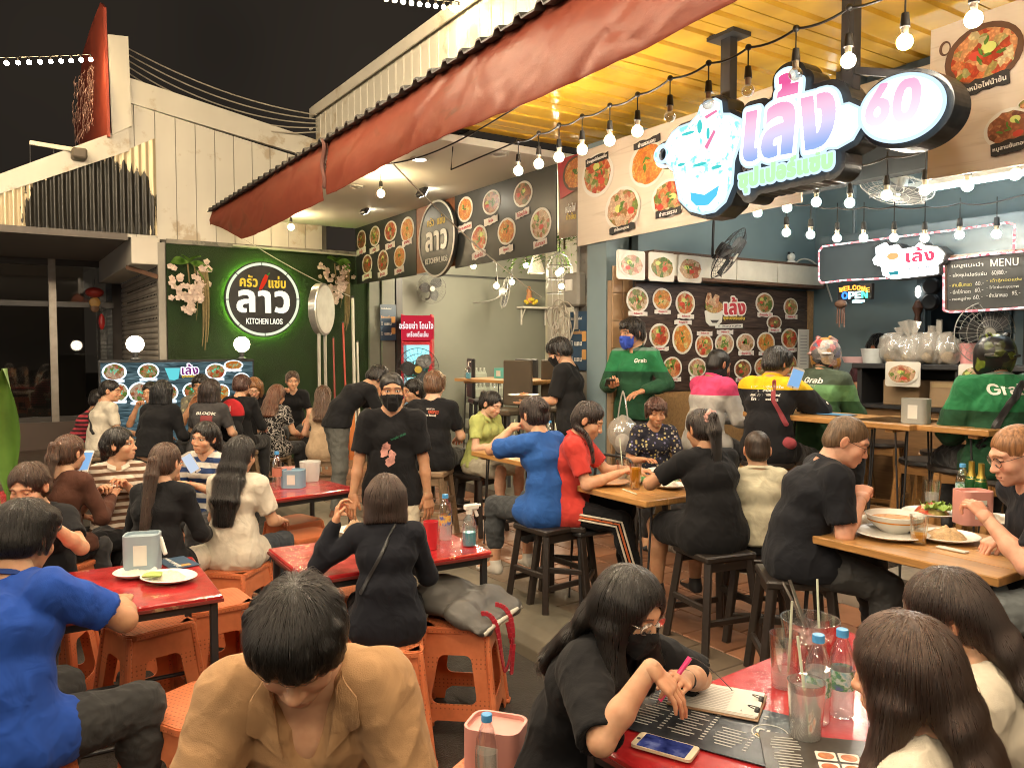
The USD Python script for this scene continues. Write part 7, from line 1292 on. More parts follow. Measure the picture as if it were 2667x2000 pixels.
back_print(o,unary_union([affinity.translate(blob(0.05,0.06,i,14,.5),0.03*math.cos(i*1.9)-0.02,-0.10+0.055*math.sin(i*1.3))for i in range(6)]),0,0.0,-0.02,M("print_pink",(0.5,0.24,0.20),0.8,0.5,30),front=True);back_print(o,"tropic club",0.02,0.05,0.0,M("print_green",(0.02,0.16,0.08),0.8),front=True,rotz=22)
o=far("brown-haired man in black tee with red and white print, back turned",1132,1004,6.6,12,woman=False,hair="short",hairc=(0.10,0.045,0.02),sleeve=0.42,shirtm=blk,seed=26,fat=0.3,hem=-0.1,res=0.0095,skin="fair");back_print(o,"MADE IN",0.014,0.02,0.075,inkw,w=.07);back_print(o,"TROPIC",0.03,0.05,0.045,M("print_orange_red",(0.5,0.08,0.03),0.7),w=.09);back_print(o,"the forest",0.018,0.03,0.015,inkw,w=.1);under_stool(o,"old","pale topped wooden stool under the brown-haired man in black",group=None)
o=far("seated woman with chin on hand in black patterned top, between two men in black",1076,1018,7.7,-120,hair="long",hairc=BK,hlen=0.25,sleeve=0.36,shirtm=FAB("dots_black",(0.016,0.016,0.018),"flower",f=40,stops=[(0,(0.3,0.28,0.26)),(1,(0.02,0.02,0.02))]),handr=(0.06,0.22,0.52),poser="fist",elbr=(.6,.2,-1),seed=27,**EYES);under_stool(o,"old","wooden stool of the woman with her chin on her hand")
# ------------------------------------------------------------------ diners on the pavement
o=person("young woman in lime green polo eating at the small wooden table",1281,1052,None,128,SZ,seat=0.50,lean=0.25,hpitch=0.45,hair="pony",hairc=BK,hlen=0.3,skin="fair",shirt="polo",shirtm=FAB("cloth_lime",(0.40,0.44,0.14)),sleeve=0.36,handr=(0.10,0.36,0.22),handl=(-0.14,0.38,0.24),poser="pinch",posel="hold",pants="shorts",pantsm=FAB("cloth_khaki",(0.42,0.38,0.29)),res=0.0085,strands=900,seed=28);under_stool(o,"dark","dark wooden stool under the lime green polo",group="dark wooden stools");PG=o
o=person("woman in blue tee with tied hair, back half turned, elbows up",1389,1082,None,-38,SZ,seat=0.50,lean=0.25,hpitch=0.30,hair="bun",hairc=(0.02,0.012,0.01),skin="light",sleeve=0.42,shirtm=FAB("cloth_mid_blue",(0.022,0.09,0.32)),loose=0.012,hem=-0.12,s=0.88,tol=(1328,1120,0.15),tor=(1380,1150,0.35),elbl=(-1,.3,-.6),posel="pinch",poser="hold",res=0.008,strands=900,seed=29,pants="cropped",pantsm=FAB("cloth_slate",(0.055,0.06,0.065)),shoem=M("trainer_white",(0.55,0.52,0.46),0.5));under_stool(o,"dark","dark wooden stool under the woman in the blue tee");PB=o
o=person("girl in red polo with braided hair eating with a fork",1533,1094,None,104,SZ,seat=0.50,lean=0.22,hpitch=0.45,hair="braid",bside=1,hlen=0.2,hairc=(0.018,0.011,0.009),skin="light",shirt="polo",shirtm=FAB("cloth_red",(0.50,0.045,0.035)),sleeve=0.40,loose=0.01,hem=-0.13,s=0.86,tor=(1612,1232,-0.12),tol=(1662,1225,0.02),poser="pinch",posel="pinch",res=0.0075,strands=1200,seed=30,pantsm=blk,legr=("sit",.1,.12,0.30));PR=o;under_stool(o,"dark","dark wooden stool under the girl in the red polo")
J=o["J"]
for k,(dx,mt)in enumerate(((-0.010,whitec),(0.0,FAB("cloth_orange",(0.5,0.12,0.04))),(0.010,whitec))):
    s_=np.array([1,0,0]);a,b,c=J["hr"]+s_*0.095,J["kr"]+s_*0.074,J["ar"]+s_*0.062;n_=np.array([0,0.3,1.0]);pts=np.vstack([np.linspace(a,b,8)[1:],np.linspace(b,c,8)[1:-1]])+n_*dx*1.6+np.array([0,dx*1.4,0]);tub(o,"trouser_stripe",tube(pts,0.0075,6),mt)
o=person("older woman in floral blouse with short brown hair, eyes lowered",1708,1074,None,176,SZ,seat=0.47,lean=0.16,hpitch=0.22,hair="short",hairc=(0.07,0.028,0.018),skin="tan",fat=0.35,sleeve=0.42,shirtm=FAB("floral",(0.020,0.020,0.032),"flower",f=42,stops=[(0.0,(0.50,0.47,0.36)),(0.35,(0.42,0.33,0.10)),(0.6,(0.17,0.16,0.32)),(0.85,(0.02,0.02,0.03))]),handr=(0.16,0.34,0.24),handl=(-0.16,0.34,0.24),res=0.0085,strands=900,seed=31);under_stool(o,"dark","dark wooden stool under the woman in the floral blouse")
o=person("heavy woman in black dress with pink hair tie, back to the camera",1826,1118,None,-22,SZ,s=0.84,seat=0.50,lean=0.22,hpitch=0.25,hyaw=0.0,hair="pony",tail=0.055,hlen=0.30,hairc=(0.016,0.011,0.009),skin="tan",fat=0.75,sleeve=0.40,shirt="dress",shirtm=blk,pants="skirt",pantsm=FAB("leopard",(0.20,0.12,0.05),"flower",f=55,stops=[(0,(0.03,0.02,0.015)),(1,(0.02,0.015,0.01))]),handl=(-0.12,0.40,0.30),handr=(0.14,0.40,0.26),elbl=(-1,.1,-.5),res=0.008,strands=1500,seed=32);PD=o
J=o["J"];sc_=thing("hair_scrunchie","pink fabric hair tie on the black-dressed woman's ponytail","hair tie",tuple(o["thing"].GetAttribute("xformOp:translate").Get()),o["rz"]);a=np.linspace(0,2*np.pi,40);C_o=J["head"]+J["R"]@np.array([0,-0.118,0.058]);obj("ring",o["P"](tube(np.stack([C_o[0]+0.028*np.cos(a),C_o[1]+0.008*np.sin(5*a),C_o[2]+0.032*np.sin(a)],1),0.017+0.004*np.sin(9*a),8)),FAB("cloth_pink",(0.60,0.33,0.28)),sc_,True);under_stool(o,"dark","dark wooden stool under the woman in the black dress")
o=person("small boy in cream checked-collar shirt, back of his head",1972,1172,4.35,10,SZ,woman=False,s=0.74,lean=0.12,hair="crop",hairc=(0.03,0.018,0.012),skin="light",head_s=1.12,shirt="polo",shirtm=FAB("cloth_pale_yellow",(0.56,0.52,0.38)),sleeve=0.4,res=0.009,seed=33,bust=False);under_stool(o,"dark","dark wooden stool under the small boy")
o=PM=person("man in black polo and glasses eating, elbow on the wooden table",2206,1148,None,97,SZ,woman=False,seat=0.52,lean=0.42,hpitch=0.42,hyaw=-0.25,hair="buzz",hairc=(0.10,0.06,0.032),skin="pink",fat=0.55,shirt="polo",shirtm=FAB("cloth_black2",(0.008,0.009,0.013)),sleeve=0.42,hem=-0.10,loose=0.012,s=0.88,tor=(2244,1300,-0.06),elbr=(0.3,0.0,-1.0),poser="fist",fdirr=(-0.6,0.3,0.5),tol=(2225,1368,0.10),elbl=(-.9,0.1,-.5),posel="rest",fdirl=(0.9,0.4,-0.1),res=0.0075,seed=34,pantsm=FAB("cloth_faded_black_denim",(0.05,0.05,0.05)),legr=("sit",.15,.25,0.1),legl=("sit",.1,.15,0.1),eyes="shut");glasses_part(o,rimk);under_stool(o,"dark","dark wooden stool under the man in the black polo")
o=person("reddish-haired man with glasses at the right edge, facing left",2648,1184,None,-82,SZ,woman=False,seat=0.52,lean=0.28,hpitch=0.35,hair="buzz",hairc=(0.22,0.10,0.04),skin="pink",shirt="tee",shirtm=navy,sleeve=0.42,tol=(2572,1352,-0.02),tor=(2610,1395,0.2),elbl=(-.6,.1,-1),posel="hold",poser="hold",res=0.0075,seed=35,fat=0.3,pantsm=FAB("cloth_light_denim",(0.16,0.18,0.19)));glasses_part(o,rimk);under_stool(o,"dark","dark wooden stool under the man at the right edge")
# ------------------------------------------------------------------ staff and riders
o=person("waiter in black shirt and mask carrying plates, facing left",1456,916,6.8,-72,FZ-0.06,woman=False,s=0.92,lean=0.10,hpitch=0.42,hair="mop",hairc=BK,skin="light",sleeve=0.46,shirtm=FAB("cloth_black3",(0.011,0.011,0.012)),loose=0.012,hem=-0.12,legr=("stand",0,.02,0),legl=("stand",0,-.02,0),handl=(-0.10,0.36,0.16),handr=(0.10,0.34,0.15),elbl=(-.4,-.6,-1),elbr=(.4,-.6,-1),poser="flat",posel="flat",palmr=(0,0,-1),palml=(0,0,-1),res=0.009,seed=36);mask_part(o,maskk);PWt=o
grn=lambda k,z0,z1:FAB(k,(0.02,0.1,0.04),"bands",f=(z0,z1),stops=[(0,(0.014,0.06,0.028)),(0.30,(0.018,0.15,0.055)),(0.62,(0.14,0.19,0.16)),(0.67,(0.013,0.042,0.026))])
o=person("rider in green jacket and blue mask standing with a phone by the mural",1645,868,6.45,212,FZ,woman=False,s=0.93,lean=0.06,hpitch=0.10,hyaw=-0.55,hair="short",hairc=BK,skin="tan",sleeve=0.97,shirt="jacket",shirtoff=0.012,loose=0.006,hem=-0.10,legr=("stand",0,.0,0),legl=("stand",0,.03,0),handr=(0.10,0.27,0.20),handl=(-0.16,0.20,0.16),palmr=(0,-.3,-1),palml=(0,0,1),poser="hold",elbr=(.8,-.6,-.8),elbl=(-.8,-.6,-.8),res=0.009,seed=37,shirtm=grn("jacket_green_a",0.86+0.20,1.42+0.16),**EYES);mask_part(o,pinkm);back_print(o,"Grab",0.035,0.09,0.075,inkw,front=True);PRi=o
hw_=o["root"]+Rz(o["rz"])@(o["J"]["wr"]+np.array([-0.03,0.08,0.01]));phone(hw_,np.stack([RIGHT,FWD0*-.8+np.array([0,0,.4]),np.array([0,0,.8])+FWD0*.3],1),"dark phone in the standing rider's hands",M("phone_off",(0.01,0.01,0.012),0.1),backc=(0.02,0.02,0.02))
o=person("rider in pink and grey jacket with black balaclava, seated facing right",1872,950,6.15,62,FZ,woman=False,s=0.92,lean=0.22,hpitch=0.30,hair="crop",hairc=BK,skin="brown",sleeve=0.97,shirt="jacket",shirtoff=0.02,loose=0.012,hem=-0.08,handr=(0.12,0.42,0.16),handl=(-0.1,0.42,0.16),poser="fist",posel="fist",res=0.0095,seed=38,shirtm=FAB("jacket_pink",(0.6,0.1,0.2),"bands",f=(0.75,1.35),stops=[(0,(0.42,0.40,0.37)),(0.50,(0.55,0.05,0.14))]),legr=("sit",.2,.3,.2),legl=("sit",.1,.2,.2));J=o["J"]
f=Field(J["head"]-0.2,J["head"]+0.2,0.007);f.ell(J["head"]+J["R"]@np.array([0,-.012,.034]),(0.083,0.103,0.094),J["R"]);f.ell(J["head"]+J["R"]@np.array([0,.01,-.05]),(0.072,0.088,0.085),J["R"],0.03);f.cone(J["nk"],J["head"]+J["R"]@np.array([0,-.02,-.08]),0.07,0.07,k=0.03);f.ell(J["head"]+J["R"]@np.array([0,.10,0.0]),(0.055,0.05,0.03),J["R"],0.008,True);tub(o,"balaclava",relax(f.mesh(),1),FAB("cloth_black4",(0.007,0.007,0.007)));tub(o,"face_scarf",mv(trimesh.creation.icosphere(3,1.0),s=(0.068,0.03,0.055)).apply_translation((0,0,0)).apply_transform(np.block([[J["R"],(J["head"]+J["R"]@np.array([0,.075,-.06]))[:,None]],[np.zeros((1,3)),np.ones((1,1))]])),FAB("scarf_maroon",(0.10,0.025,0.03)));under_stool(o,"honey","honey wood bar stool under the pink-jacketed rider",group="honey wood bar stools")
o=person("rider in black jacket with yellow shoulders holding a lit phone",2024,948,5.6,32,FZ,woman=False,s=0.92,lean=0.25,hpitch=0.28,hyaw=-0.45,hair="mop",hairc=BK,skin="tan",sleeve=0.97,shirt="jacket",shirtoff=0.022,loose=0.02,hem=-0.12,handr=(0.16,0.42,0.30),handl=(-0.02,0.44,0.32),poser="hold",posel="hold",fdirr=(0,.4,1),fdirl=(0.2,.4,1),palmr=(.4,-1,0),palml=(-.4,-1,0),elbr=(1,-.2,-.5),res=0.0085,seed=39,shirtm=FAB("jacket_black_yellow",(0.6,0.1,0.2),"bands",f=(0.5,1.16),stops=[(0,(0.009,0.009,0.011)),(0.94,(0.66,0.40,0.01))]),collarm=FAB("cloth_yellow",(0.66,0.40,0.01)),legr=("sit",.35,.22,.3),legl=("sit",.2,.2,.2));PY=o
for k,(t,dz_,w)in enumerate((("แจกคนขับวันใจ",0.10,0.24),("รับสมัคร",0.065,0.12),("คนขับวินมอเตอร์ไซค์",0.03,0.22),("โทร ๒๑๘๘๘",-0.005,0.20))):back_print(o,t,0.024,-0.01,dz_,inkw,w=w)
J=o["J"]
for n,mt in(("r",FAB("cloth_sleeve_white",(0.55,0.53,0.48))),):
    f=Field(*bounds(J,0.12,("s"+n,"e"+n,"w"+n)),0.009);limb_arm(f,J,n,0.034,0.97);S,E=J["s"+n],J["e"+n];f.plane(S+(E-S)*0.45,S-E);tub(o,"sleeve_panel",folds(f.mesh(),0.018,8,3),mt)
tub(o,"sling_strap",drape_on(o["shirt"],ext(LineString([(0.04,0.16),(0.06,0.02),(0.15,-0.15)]).buffer(0.014),0.006),J["p2"],J["X"],np.array([0,0,1.0]),np.array([0,-1.0,0]),0.003),FAB("sling_red",(0.25,0.045,0.055)));tub(o,"sling_bag",mv(trimesh.creation.icosphere(2,1.0),s=(0.075,0.045,0.05)).apply_translation(J["p0"]+(0.15,-0.06,0.05)),FAB("sling_red",(0.25,0.045,0.055)))
hw_=at_d(2072,985,5.35);phone(hw_,np.stack([RIGHT*.9-np.array([0,0,.3]),np.array([0,0,.9])+RIGHT*.3,-FWD0],1),"lit blue phone held by the yellow-shouldered rider",EM("phone_blue",(0.30,0.55,0.9),0.9),0.085,0.15);under_stool(o,"honey","honey wood bar stool under the yellow-shouldered rider",group="honey wood bar stools")
hm1=FOOD("helmet_graffiti",[(0.1,(0.02,0.02,0.025)),(0.3,(0.5,0.5,0.52)),(0.5,(0.45,0.03,0.04)),(0.7,(0.5,0.48,0.45)),(0.85,(0.5,0.25,0.03)),(1,(0.1,0.14,0.25))],scale=24)
o=person("rider in olive green jacket and graffiti-patterned helmet, facing right",2150,930,6.0,50,FZ,woman=False,s=0.92,lean=0.22,hpitch=0.18,hair=None,skin="tan",sleeve=0.97,shirt="jacket",shirtoff=0.024,loose=0.016,hem=-0.1,handr=(0.14,0.44,0.12),poser="fist",res=0.0095,seed=40,shirtm=FAB("jacket_olive",(0.05,0.07,0.045),"bands",f=(0.70,1.40),stops=[(0,(0.045,0.11,0.045)),(0.45,(0.12,0.25,0.10)),(0.62,(0.055,0.075,0.05))]));helmet(o,hm1);back_print(o,"Grab",0.05,0.0,0.085,inkw);back_print(o,"THAI",0.022,0.0,0.035,M("print_olive",(0.25,0.3,0.22),0.7));under_stool(o,"honey","honey wood bar stool under the graffiti helmet rider",group="honey wood bar stools")
hm2=FOOD("helmet_black_lime",[(0.0,(0.008,0.008,0.010)),(0.80,(0.012,0.012,0.014)),(0.88,(0.20,0.28,0.03)),(0.95,(0.012,0.012,0.014))],scale=20)
o=person("rider in bright green jacket and black lime-striped helmet, back turned at right",2590,935,4.7,6,FZ,woman=False,s=0.92,lean=0.16,hpitch=0.12,hair=None,skin="tan",sleeve=0.97,shirt="jacket",shirtoff=0.028,loose=0.022,hem=-0.10,fat=0.25,handr=(0.18,0.40,0.14),res=0.008,seed=41,foldamp=0.018,shirtm=grn("jacket_green_b",0.85,1.50));helmet(o,hm2,spoiler=True);back_print(o,"Grab",0.075,0.0,0.095,inkw);J=o["J"]
tub(o,"bag_strap",drape_on(o["shirt"],ext(LineString([(0.10,0.15),(-0.02,0.03),(-0.16,-0.24)]).buffer(0.02),0.006),J["p2"],J["X"],np.array([0,0,1.0]),np.array([0,-1.0,0]),0.004),blackm);under_stool(o,"honey","honey wood bar stool under the bright green jacket",group="honey wood bar stools")
o=far("cook in dark cap bent behind the serving counter",2290,905,7.3,150,FZ,woman=False,hair="short",hairc=BK,skin="tan",sleeve=0.42,shirtm=FAB("cloth_maroon",(0.06,0.02,0.025)),legr=("stand",0,0,0),legl=("stand",0,0,0),lean=0.25,hpitch=0.55,handr=(.15,.35,.15),handl=(-.15,.35,.15),seed=42);J=o["J"];e=mv(trimesh.creation.icosphere(3,1.0),s=(0.094,0.112,0.085));e.apply_translation((0,-0.012,0.05));tub(o,"cap",trimesh.Trimesh(np.array(e.vertices)@J["R"].T+J["head"],e.faces,process=False),blk)
# ------------------------------------------------------------------ things on the tables of the road
def on(px,py,z):p=at_z(px,py,z);return np.array([p[0],p[1],z])
TZ,WZ,BZ=0.722,0.852,1.212
tb=M("tissue_grey_blue",(0.27,0.34,0.38),0.45);tbb=M("tissue_blue",(0.20,0.32,0.42),0.45);tpk=M("tissue_pink",(0.58,0.27,0.23),0.45);tw=M("bucket_white",(0.56,0.55,0.52),0.4)
tissue_box(on(372,1483,TZ),"grey blue tissue box with spoon handle beside the rice plate",tb,YAW-1.3,0.145,0.155,cutlery=True)
cuc=M("cucumber_green",(0.30,0.40,0.09),0.5,0.2,30)
plate(on(440,1512,TZ),"white plate of rice and cucumber slices on the left red table",0.120,rice,0.035,seed=1.2,oval_=0.8,extras=[("cucumber",mv(bx(0.075,0.022,0.012,(0.055,0.02*i-0.015,0.026+.004*i),0.005),rz=0.3+.1*i),cuc)for i in range(4)])
plate(on(352,1500,TZ),"small white plate half hidden behind the blue polo arm",0.085,rice,0.015,seed=2.0)
flm=M("flyer_blue",(0.025,0.06,0.11),0.4)
def flyer(c,rz,w,h,label,mat=flm,lines=(),z=TZ):
    t=thing("menu_sheet",label,"menu",(c[0],c[1],z),rz);obj("sheet",bx(w,h,0.002,(0,0,0.002)),mat,t);return t
f_=flyer(on(464,1466,TZ),al+0.2,0.20,0.12,"dark blue drinks flyer beside the grey blue tissue box");obj("printed_text",mv(ext(text_shape("โปรโมชั่น 2 แถม 1",0.022),0.0006),(0.02,0.02,0.003)),inkw,f_);obj("printed_cup",bx(0.03,0.04,0.0006,(-0.06,-0.01,0.0034)),M("flyer_orange",(0.5,0.25,0.06),0.5),f_)
bottle(on(1160,1405,TZ),"water bottle with red label on the bob-haired woman's table",0.225,0.5,lbl_r)
t=thing("spray_bottle","clear spray bottle of blue sanitizer at the table corner","spray bottle",on(1222,1420,TZ),YAW-2.6);obj("bottle_body",lathe([(0,0),(0.034,0),(0.035,0.01),(0.035,0.10),(0.028,0.125),(0.013,0.145),(0.013,0.155)],24),pet,t,40);obj("liquid",lathe([(0,0.004),(0.032,0.004),(0.032,0.065),(0,0.065)],20),M("sanitizer_blue",(0.10,0.38,0.45),0.2),t,40);obj("trigger_head",[bx(0.028,0.075,0.028,(0,0.012,0.185),0.006),rod((0,0,0.152),(0,0,0.175),0.016),bar((0,0.03,0.172),(0,0.045,0.135),0.012,0.016,0.003),rod((0,0.045,0.19),(0,0.062,0.19),0.007)],china,t)
t=thing("plastic_cup","tall red plastic cup beside the bob-haired woman's elbow","cup",on(1122,1428,TZ));obj("cup_body",lathe([(0,0),(0.028,0),(0.036,0.13),(0.034,0.13),(0.026,0.004),(0,0.004)],24),M("cup_red",(0.55,0.03,0.04),0.3),t,40)
plate(on(925,1388,TZ),"bowl of noodles with steam-damp herbs in front of the bob-haired woman",0.10,M("noodle_brown",(0.40,0.26,0.15),0.6,0.4,60,bump=0.8,bscale=120),0.06,seed=3)
bottle(on(722,1272,TZ),"clear glass bottle beside the tissue boxes on the rear red table",0.25,0.0,M("glass_label",(0.4,0.15,0.1),0.4));tissue_box(on(745,1262,TZ),"pink tissue box behind the blue one on the rear red table",tpk,YAW-1.4,0.12,0.12);tissue_box(on(765,1268,TZ),"blue tissue box with white sticker on the rear red table",tbb,YAW-1.6,0.15,0.12)
t=thing("ice_bucket","white plastic ice bucket on the rear red table","bucket",on(808,1252,TZ));obj("bucket_body",lathe([(0,0),(0.06,0),(0.075,0.14),(0.07,0.14),(0.056,0.006),(0,0.006)],28),tw,t,40)
# lower right table
pa=GLASS("bucket_clear",(0.86,0.85,0.83),0.12,0.10)
t=thing("ice_bucket","clear ice bucket with steel tongs at lower right","bucket",on(2108,1740,TZ));obj("bucket_body",lathe([(0,0),(0.060,0),(0.085,0.15),(0.080,0.15),(0.056,0.006),(0,0.006)],32),pa,t,40);obj("ice",mv(grid_mesh(lambda u,v:(0.066*u*np.cos(6.283*v),0.066*u*np.sin(6.283*v),0.08+0.04*meshkit.noise(np.stack([u*9*np.cos(6.283*v),u*9*np.sin(6.283*v),0*u],-1))),12,24)),water,t,True);obj("tongs",[bar((0.03,0,0.03),(-0.09,0.02,0.24),0.010,0.003),bar((0.03,0.02,0.03),(-0.10,0.0,0.235),0.010,0.003)],steel,t)
bottle(on(2190,1862,TZ),"blue-capped water bottle nearest the long-haired woman",0.225,0.6);bottle(on(2128,1880,TZ),"blue-capped water bottle left of its twin, behind the tall glass",0.225,0.75)
glass(on(2042,1785,TZ),"handled glass mug with pale straw left of the bottles",0.15,0.042,0.3,straw=(0.03,-0.01,0.25),handle=True);glass(on(2098,1925,TZ),"tall glass of iced water with straw in front of the bottles",0.145,0.045,0.85,straw=(-0.02,-0.01,0.25));glass(on(2035,1760,TZ)+FWD0*.10+RIGHT*.14,"glass with a straw behind the blue-capped bottles",0.14,0.04,0.6,straw=(-0.01,0.01,0.25))
ang4=al4
def sheet_at(px,py,w,h,rz,label,mat,lift=0.0015):c=on(px,py,TZ);t=thing("menu_sheet",label,"menu",c,rz);obj("sheet",bx(w,h,0.0022,(0,0,0.0011+lift)),mat,t);return t
mdk=M("menu_black",(0.030,0.034,0.042),0.25,0.15,10);a_m=frame_of(at_z(1640,1835,TZ),at_z(2085,1950,TZ))[0]
mt_=sheet_at(1858,1885,0.40,0.285,a_m,"black cafe menu under the clipboard with round white logo",mdk)
g_=np.random.default_rng(6);chal=M("menu_print_white",(0.55,0.54,0.50),0.6)
for c in range(3):
    obj("menu_lines",[bx(g_.uniform(0.035,0.075),0.0032,0.0005,(-0.155+0.105*c+g_.uniform(-.006,.006),0.105-0.0145*r,0.0042))for r in range(15)if not(c==2 and 1<r<8)],chal,mt_,kind="stuff");obj("menu_prices",[bx(0.010,0.004,0.0005,(-0.105+0.105*c,0.105-0.0145*r,0.0042))for r in range(15)if not(c==2 and 1<r<8)],chal,mt_,kind="stuff")
lo=affinity.translate(oval(0.088,0.088,36),0.135,0.02);k=0.0042;obj("logo_ring",mv(ext(lo.difference(affinity.scale(lo,.93,.93)),0.0006),(0,0,k)),chal,mt_);obj("lettering",mv(ext(affinity.rotate(text_shape("ลาว",0.026,weight=800),180,origin=(0,0)),0.0006),(0.135,0.02,k)),chal,mt_);obj("lettering",mv(ext(affinity.rotate(text_shape("ครัว/แซ่บ",0.013),180,origin=(0,0)),0.0006),(0.135,-0.005,k)),gold_i,mt_);obj("dish_picture",mv(ext(blob(0.05,0.03,3),0.0006),(0.045,0.10,k)),FOOD("food_red",C_["red"]),mt_)
mt2=sheet_at(2165,1985,0.30,0.21,a_m+0.35,"brown-black food menu with four dish pictures at bottom right",M("menu_brown",(0.055,0.045,0.038),0.3),0.006)
for i in range(4):d_=obj("dish_picture",mv(ext(rrect(0.045,0.04,.004),0.0006),(-0.01+0.05*(i%2),0.01-0.05*(i//2),0.0090)),capw,mt2);obj("food",mv(ext(oval(0.036,0.030,18),0.0006),(-0.01+0.05*(i%2),0.01-0.05*(i//2),0.0098)),FOOD("food_red",C_["red"]),d_)
obj("menu_lines",[bx(g_.uniform(0.03,0.07),0.003,0.0005,(-0.095,0.08-0.013*r,0.0090))for r in range(12)],chal,mt2,kind="stuff")
cl=thing("clipboard","clipboard of white order sheets with pen cord and two clips","clipboard",on(1868,1830,TZ)+(0,0,0.004),a_m+0.12);obj("board",bx(0.235,0.165,0.004,(0,0,0.004),0.0015),WOODL("clip_wood",(0.30,0.17,0.08)),cl)
for i in range(3):obj("paper",mv(bx(0.225,0.15,0.0012,(-0.004+0.002*i,0.003*i,0.0074+.0015*i)),rz=0.012*i),M("paper_white",(0.60,0.57,0.52),0.7,0.04),cl)
obj("ruled_lines",[bx(0.13,0.0012,0.0003,(-0.03,0.06-0.010*r,0.0118))for r in range(13)],M("ink_grey",(0.25,0.24,0.24),0.7),cl,kind="stuff")
for s in(-1,1):obj("clip",[bx(0.012,0.024,0.012,(0.108,s*0.035,0.012),0.003),tube(smooth_line([(0.108,s*.035-.008,.017),(0.085,s*.035,.021),(0.108,s*.035+.008,.017)],10),0.0013)],blackm,cl)
Hb,Rm=P10["Hw"]["l"];hp_=P10["root"]+Rz(P10["rz"])@((Hb+Rm@np.array([0.012,0.085,-0.035]))*P10["s"]);e1=on(1890,1800,TZ+0.012)
pen=thing("pen","bright pink pen in the writing woman's hand","pen");d_=RIGHT*0.55+FWD0*0.25+np.array([0,0,0.62]);d_/=np.linalg.norm(d_);pa_,pb_=hp_-d_*0.055,hp_+d_*0.085;obj("barrel",rod(pa_+d_*.012,pb_,0.0055,0.0065,12),M("pen_pink",(0.75,0.06,0.22),0.3),pen,40);obj("tip",rod(pa_,pa_+d_*.012,0.001,0.005,10),steel,pen,40);obj("cord",tube(smooth_line([pb_,(pb_+e1)/2+(0,0,0.02),e1+RIGHT*.02,on(1930,1850,TZ+.02)],24),0.0012),blackm,pen,True)
ph_m=G("phone_wallpaper",{"tc":("texture_coordinate",{}),"n":("noise_texture",{"scale":22.0,"detail":3.0}),"r":("rgb_ramp",{"ramp":[(0.35,(0.02,0.025,0.10)),(0.55,(0.07,0.08,0.25)),(0.7,(0.30,0.30,0.5))]}),"e":("emission",{"strength":0.6})},[("tc.object","n.vector"),("n.fac","r.fac"),("r.color","e.color")],"e.emission")
a_p=frame_of(at_z(1650,1930,TZ),at_z(1810,1975,TZ))[0];phone(on(1732,1948,TZ+0.004),np.array([[-math.sin(a_p),math.cos(a_p),0],[math.cos(a_p),math.sin(a_p),0],[0,0,1.0]]).T@np.diag([1,1,1])if False else np.stack([np.array([math.sin(a_p),-math.cos(a_p),0]),np.array([math.cos(a_p),math.sin(a_p),0]),np.array([0,0,1.0])],1),"white and gold phone lying on the black menu",ph_m,backc=(0.62,0.52,0.38))
# spare plastic stools, bag, bin
sp=[(766,1352,"orange stool farther of two beside the white tee",.3),(798,1388,"orange stool nearer of two beside the white tee",.2),(1200,1605,"orange plastic stool holding the grey bag",.9),(388,1615,"empty orange stool between blue polo and left red table",.25),(498,1830,"empty orange stool left of the tan shirt man",.5),(890,1525,"orange stool tucked under the bob-haired woman's table",.4),(560,1560,"orange stool half hidden under the left table corner",.1)]
for px,py,lab,r in sp:p=at_z(px,py,0.46);plastic_stool(p[0],p[1],al2+r,lab)
p=at_z(1200,1590,0.47);bg=thing("tote_bag","grey leather tote bag with red handles on an orange stool","bag",(p[0],p[1],0.465),YAW-2.0)
gb=M("bag_grey",(0.085,0.08,0.073),0.55,0.25,9,bump=0.5,bscale=14);f=Field((-0.26,-0.26,-0.06),(0.30,0.26,0.26),0.008);f.econe((-0.16,0,0.055),(0.10,0,0.045),(0,1,0),(0.15,0.05),(0.185,0.038),k=0.03);f.ell((-0.10,0.03,0.08),(0.10,0.11,0.06),k=0.06);f.econe((0.08,-0.13,0.05),(0.205,-0.16,-0.01),(0,1,0),(0.04,0.03),(0.03,0.014),k=0.04);f.econe((0.08,0.13,0.05),(0.205,0.16,0.0),(0,1,0),(0.04,0.03),(0.03,0.014),k=0.04);f.econe((0.06,0,0.05),(0.20,0,0.0),(0,1,0),(0.17,0.04),(0.18,0.014),k=0.04);obj("bag_body",folds(f.mesh(),0.018,7,4),gb,bg,True);obj("lining_edge",tube(smooth_line([(0.212,-0.19,-0.012),(0.222,-0.1,0.004),(0.218,0,0.0),(0.222,0.1,0.006),(0.212,0.19,-0.006)],24),0.012,6),M("bag_cream",(0.50,0.47,0.40),0.6),bg,True)
for s in(-1,1):L_=smooth_line([(0.17,s*0.07-.06,0.055),(0.235,s*0.07-.04,0.0),(0.245,s*.06-.02,-0.14),(0.24,s*.03,-0.24-.02*s),(0.24,s*.01+.03,-0.16),(0.225,s*.03+.05,-0.02)],30);obj("handle",cat([bar(L_[i],L_[i+1],0.006,0.022,0.002)for i in range(29)]),M("handle_red",(0.36,0.015,0.03),0.5),bg)
p=at_z(1292,2010,0.465);plastic_stool(p[0],p[1],0.5,"orange stool under the pink box at the bottom edge",0,0.44);tissue_box(np.array([p[0],p[1],0.445]),"pale pink plastic box behind a bottle at the bottom edge",tpk,YAW-1.9,0.165,0.165);p2=at_z(1268,2068,0.445);bottle(np.array([p2[0],p2[1],0.445]),"blue-capped empty bottle at the bottom edge, before the pink box",0.225,0.0,pet)
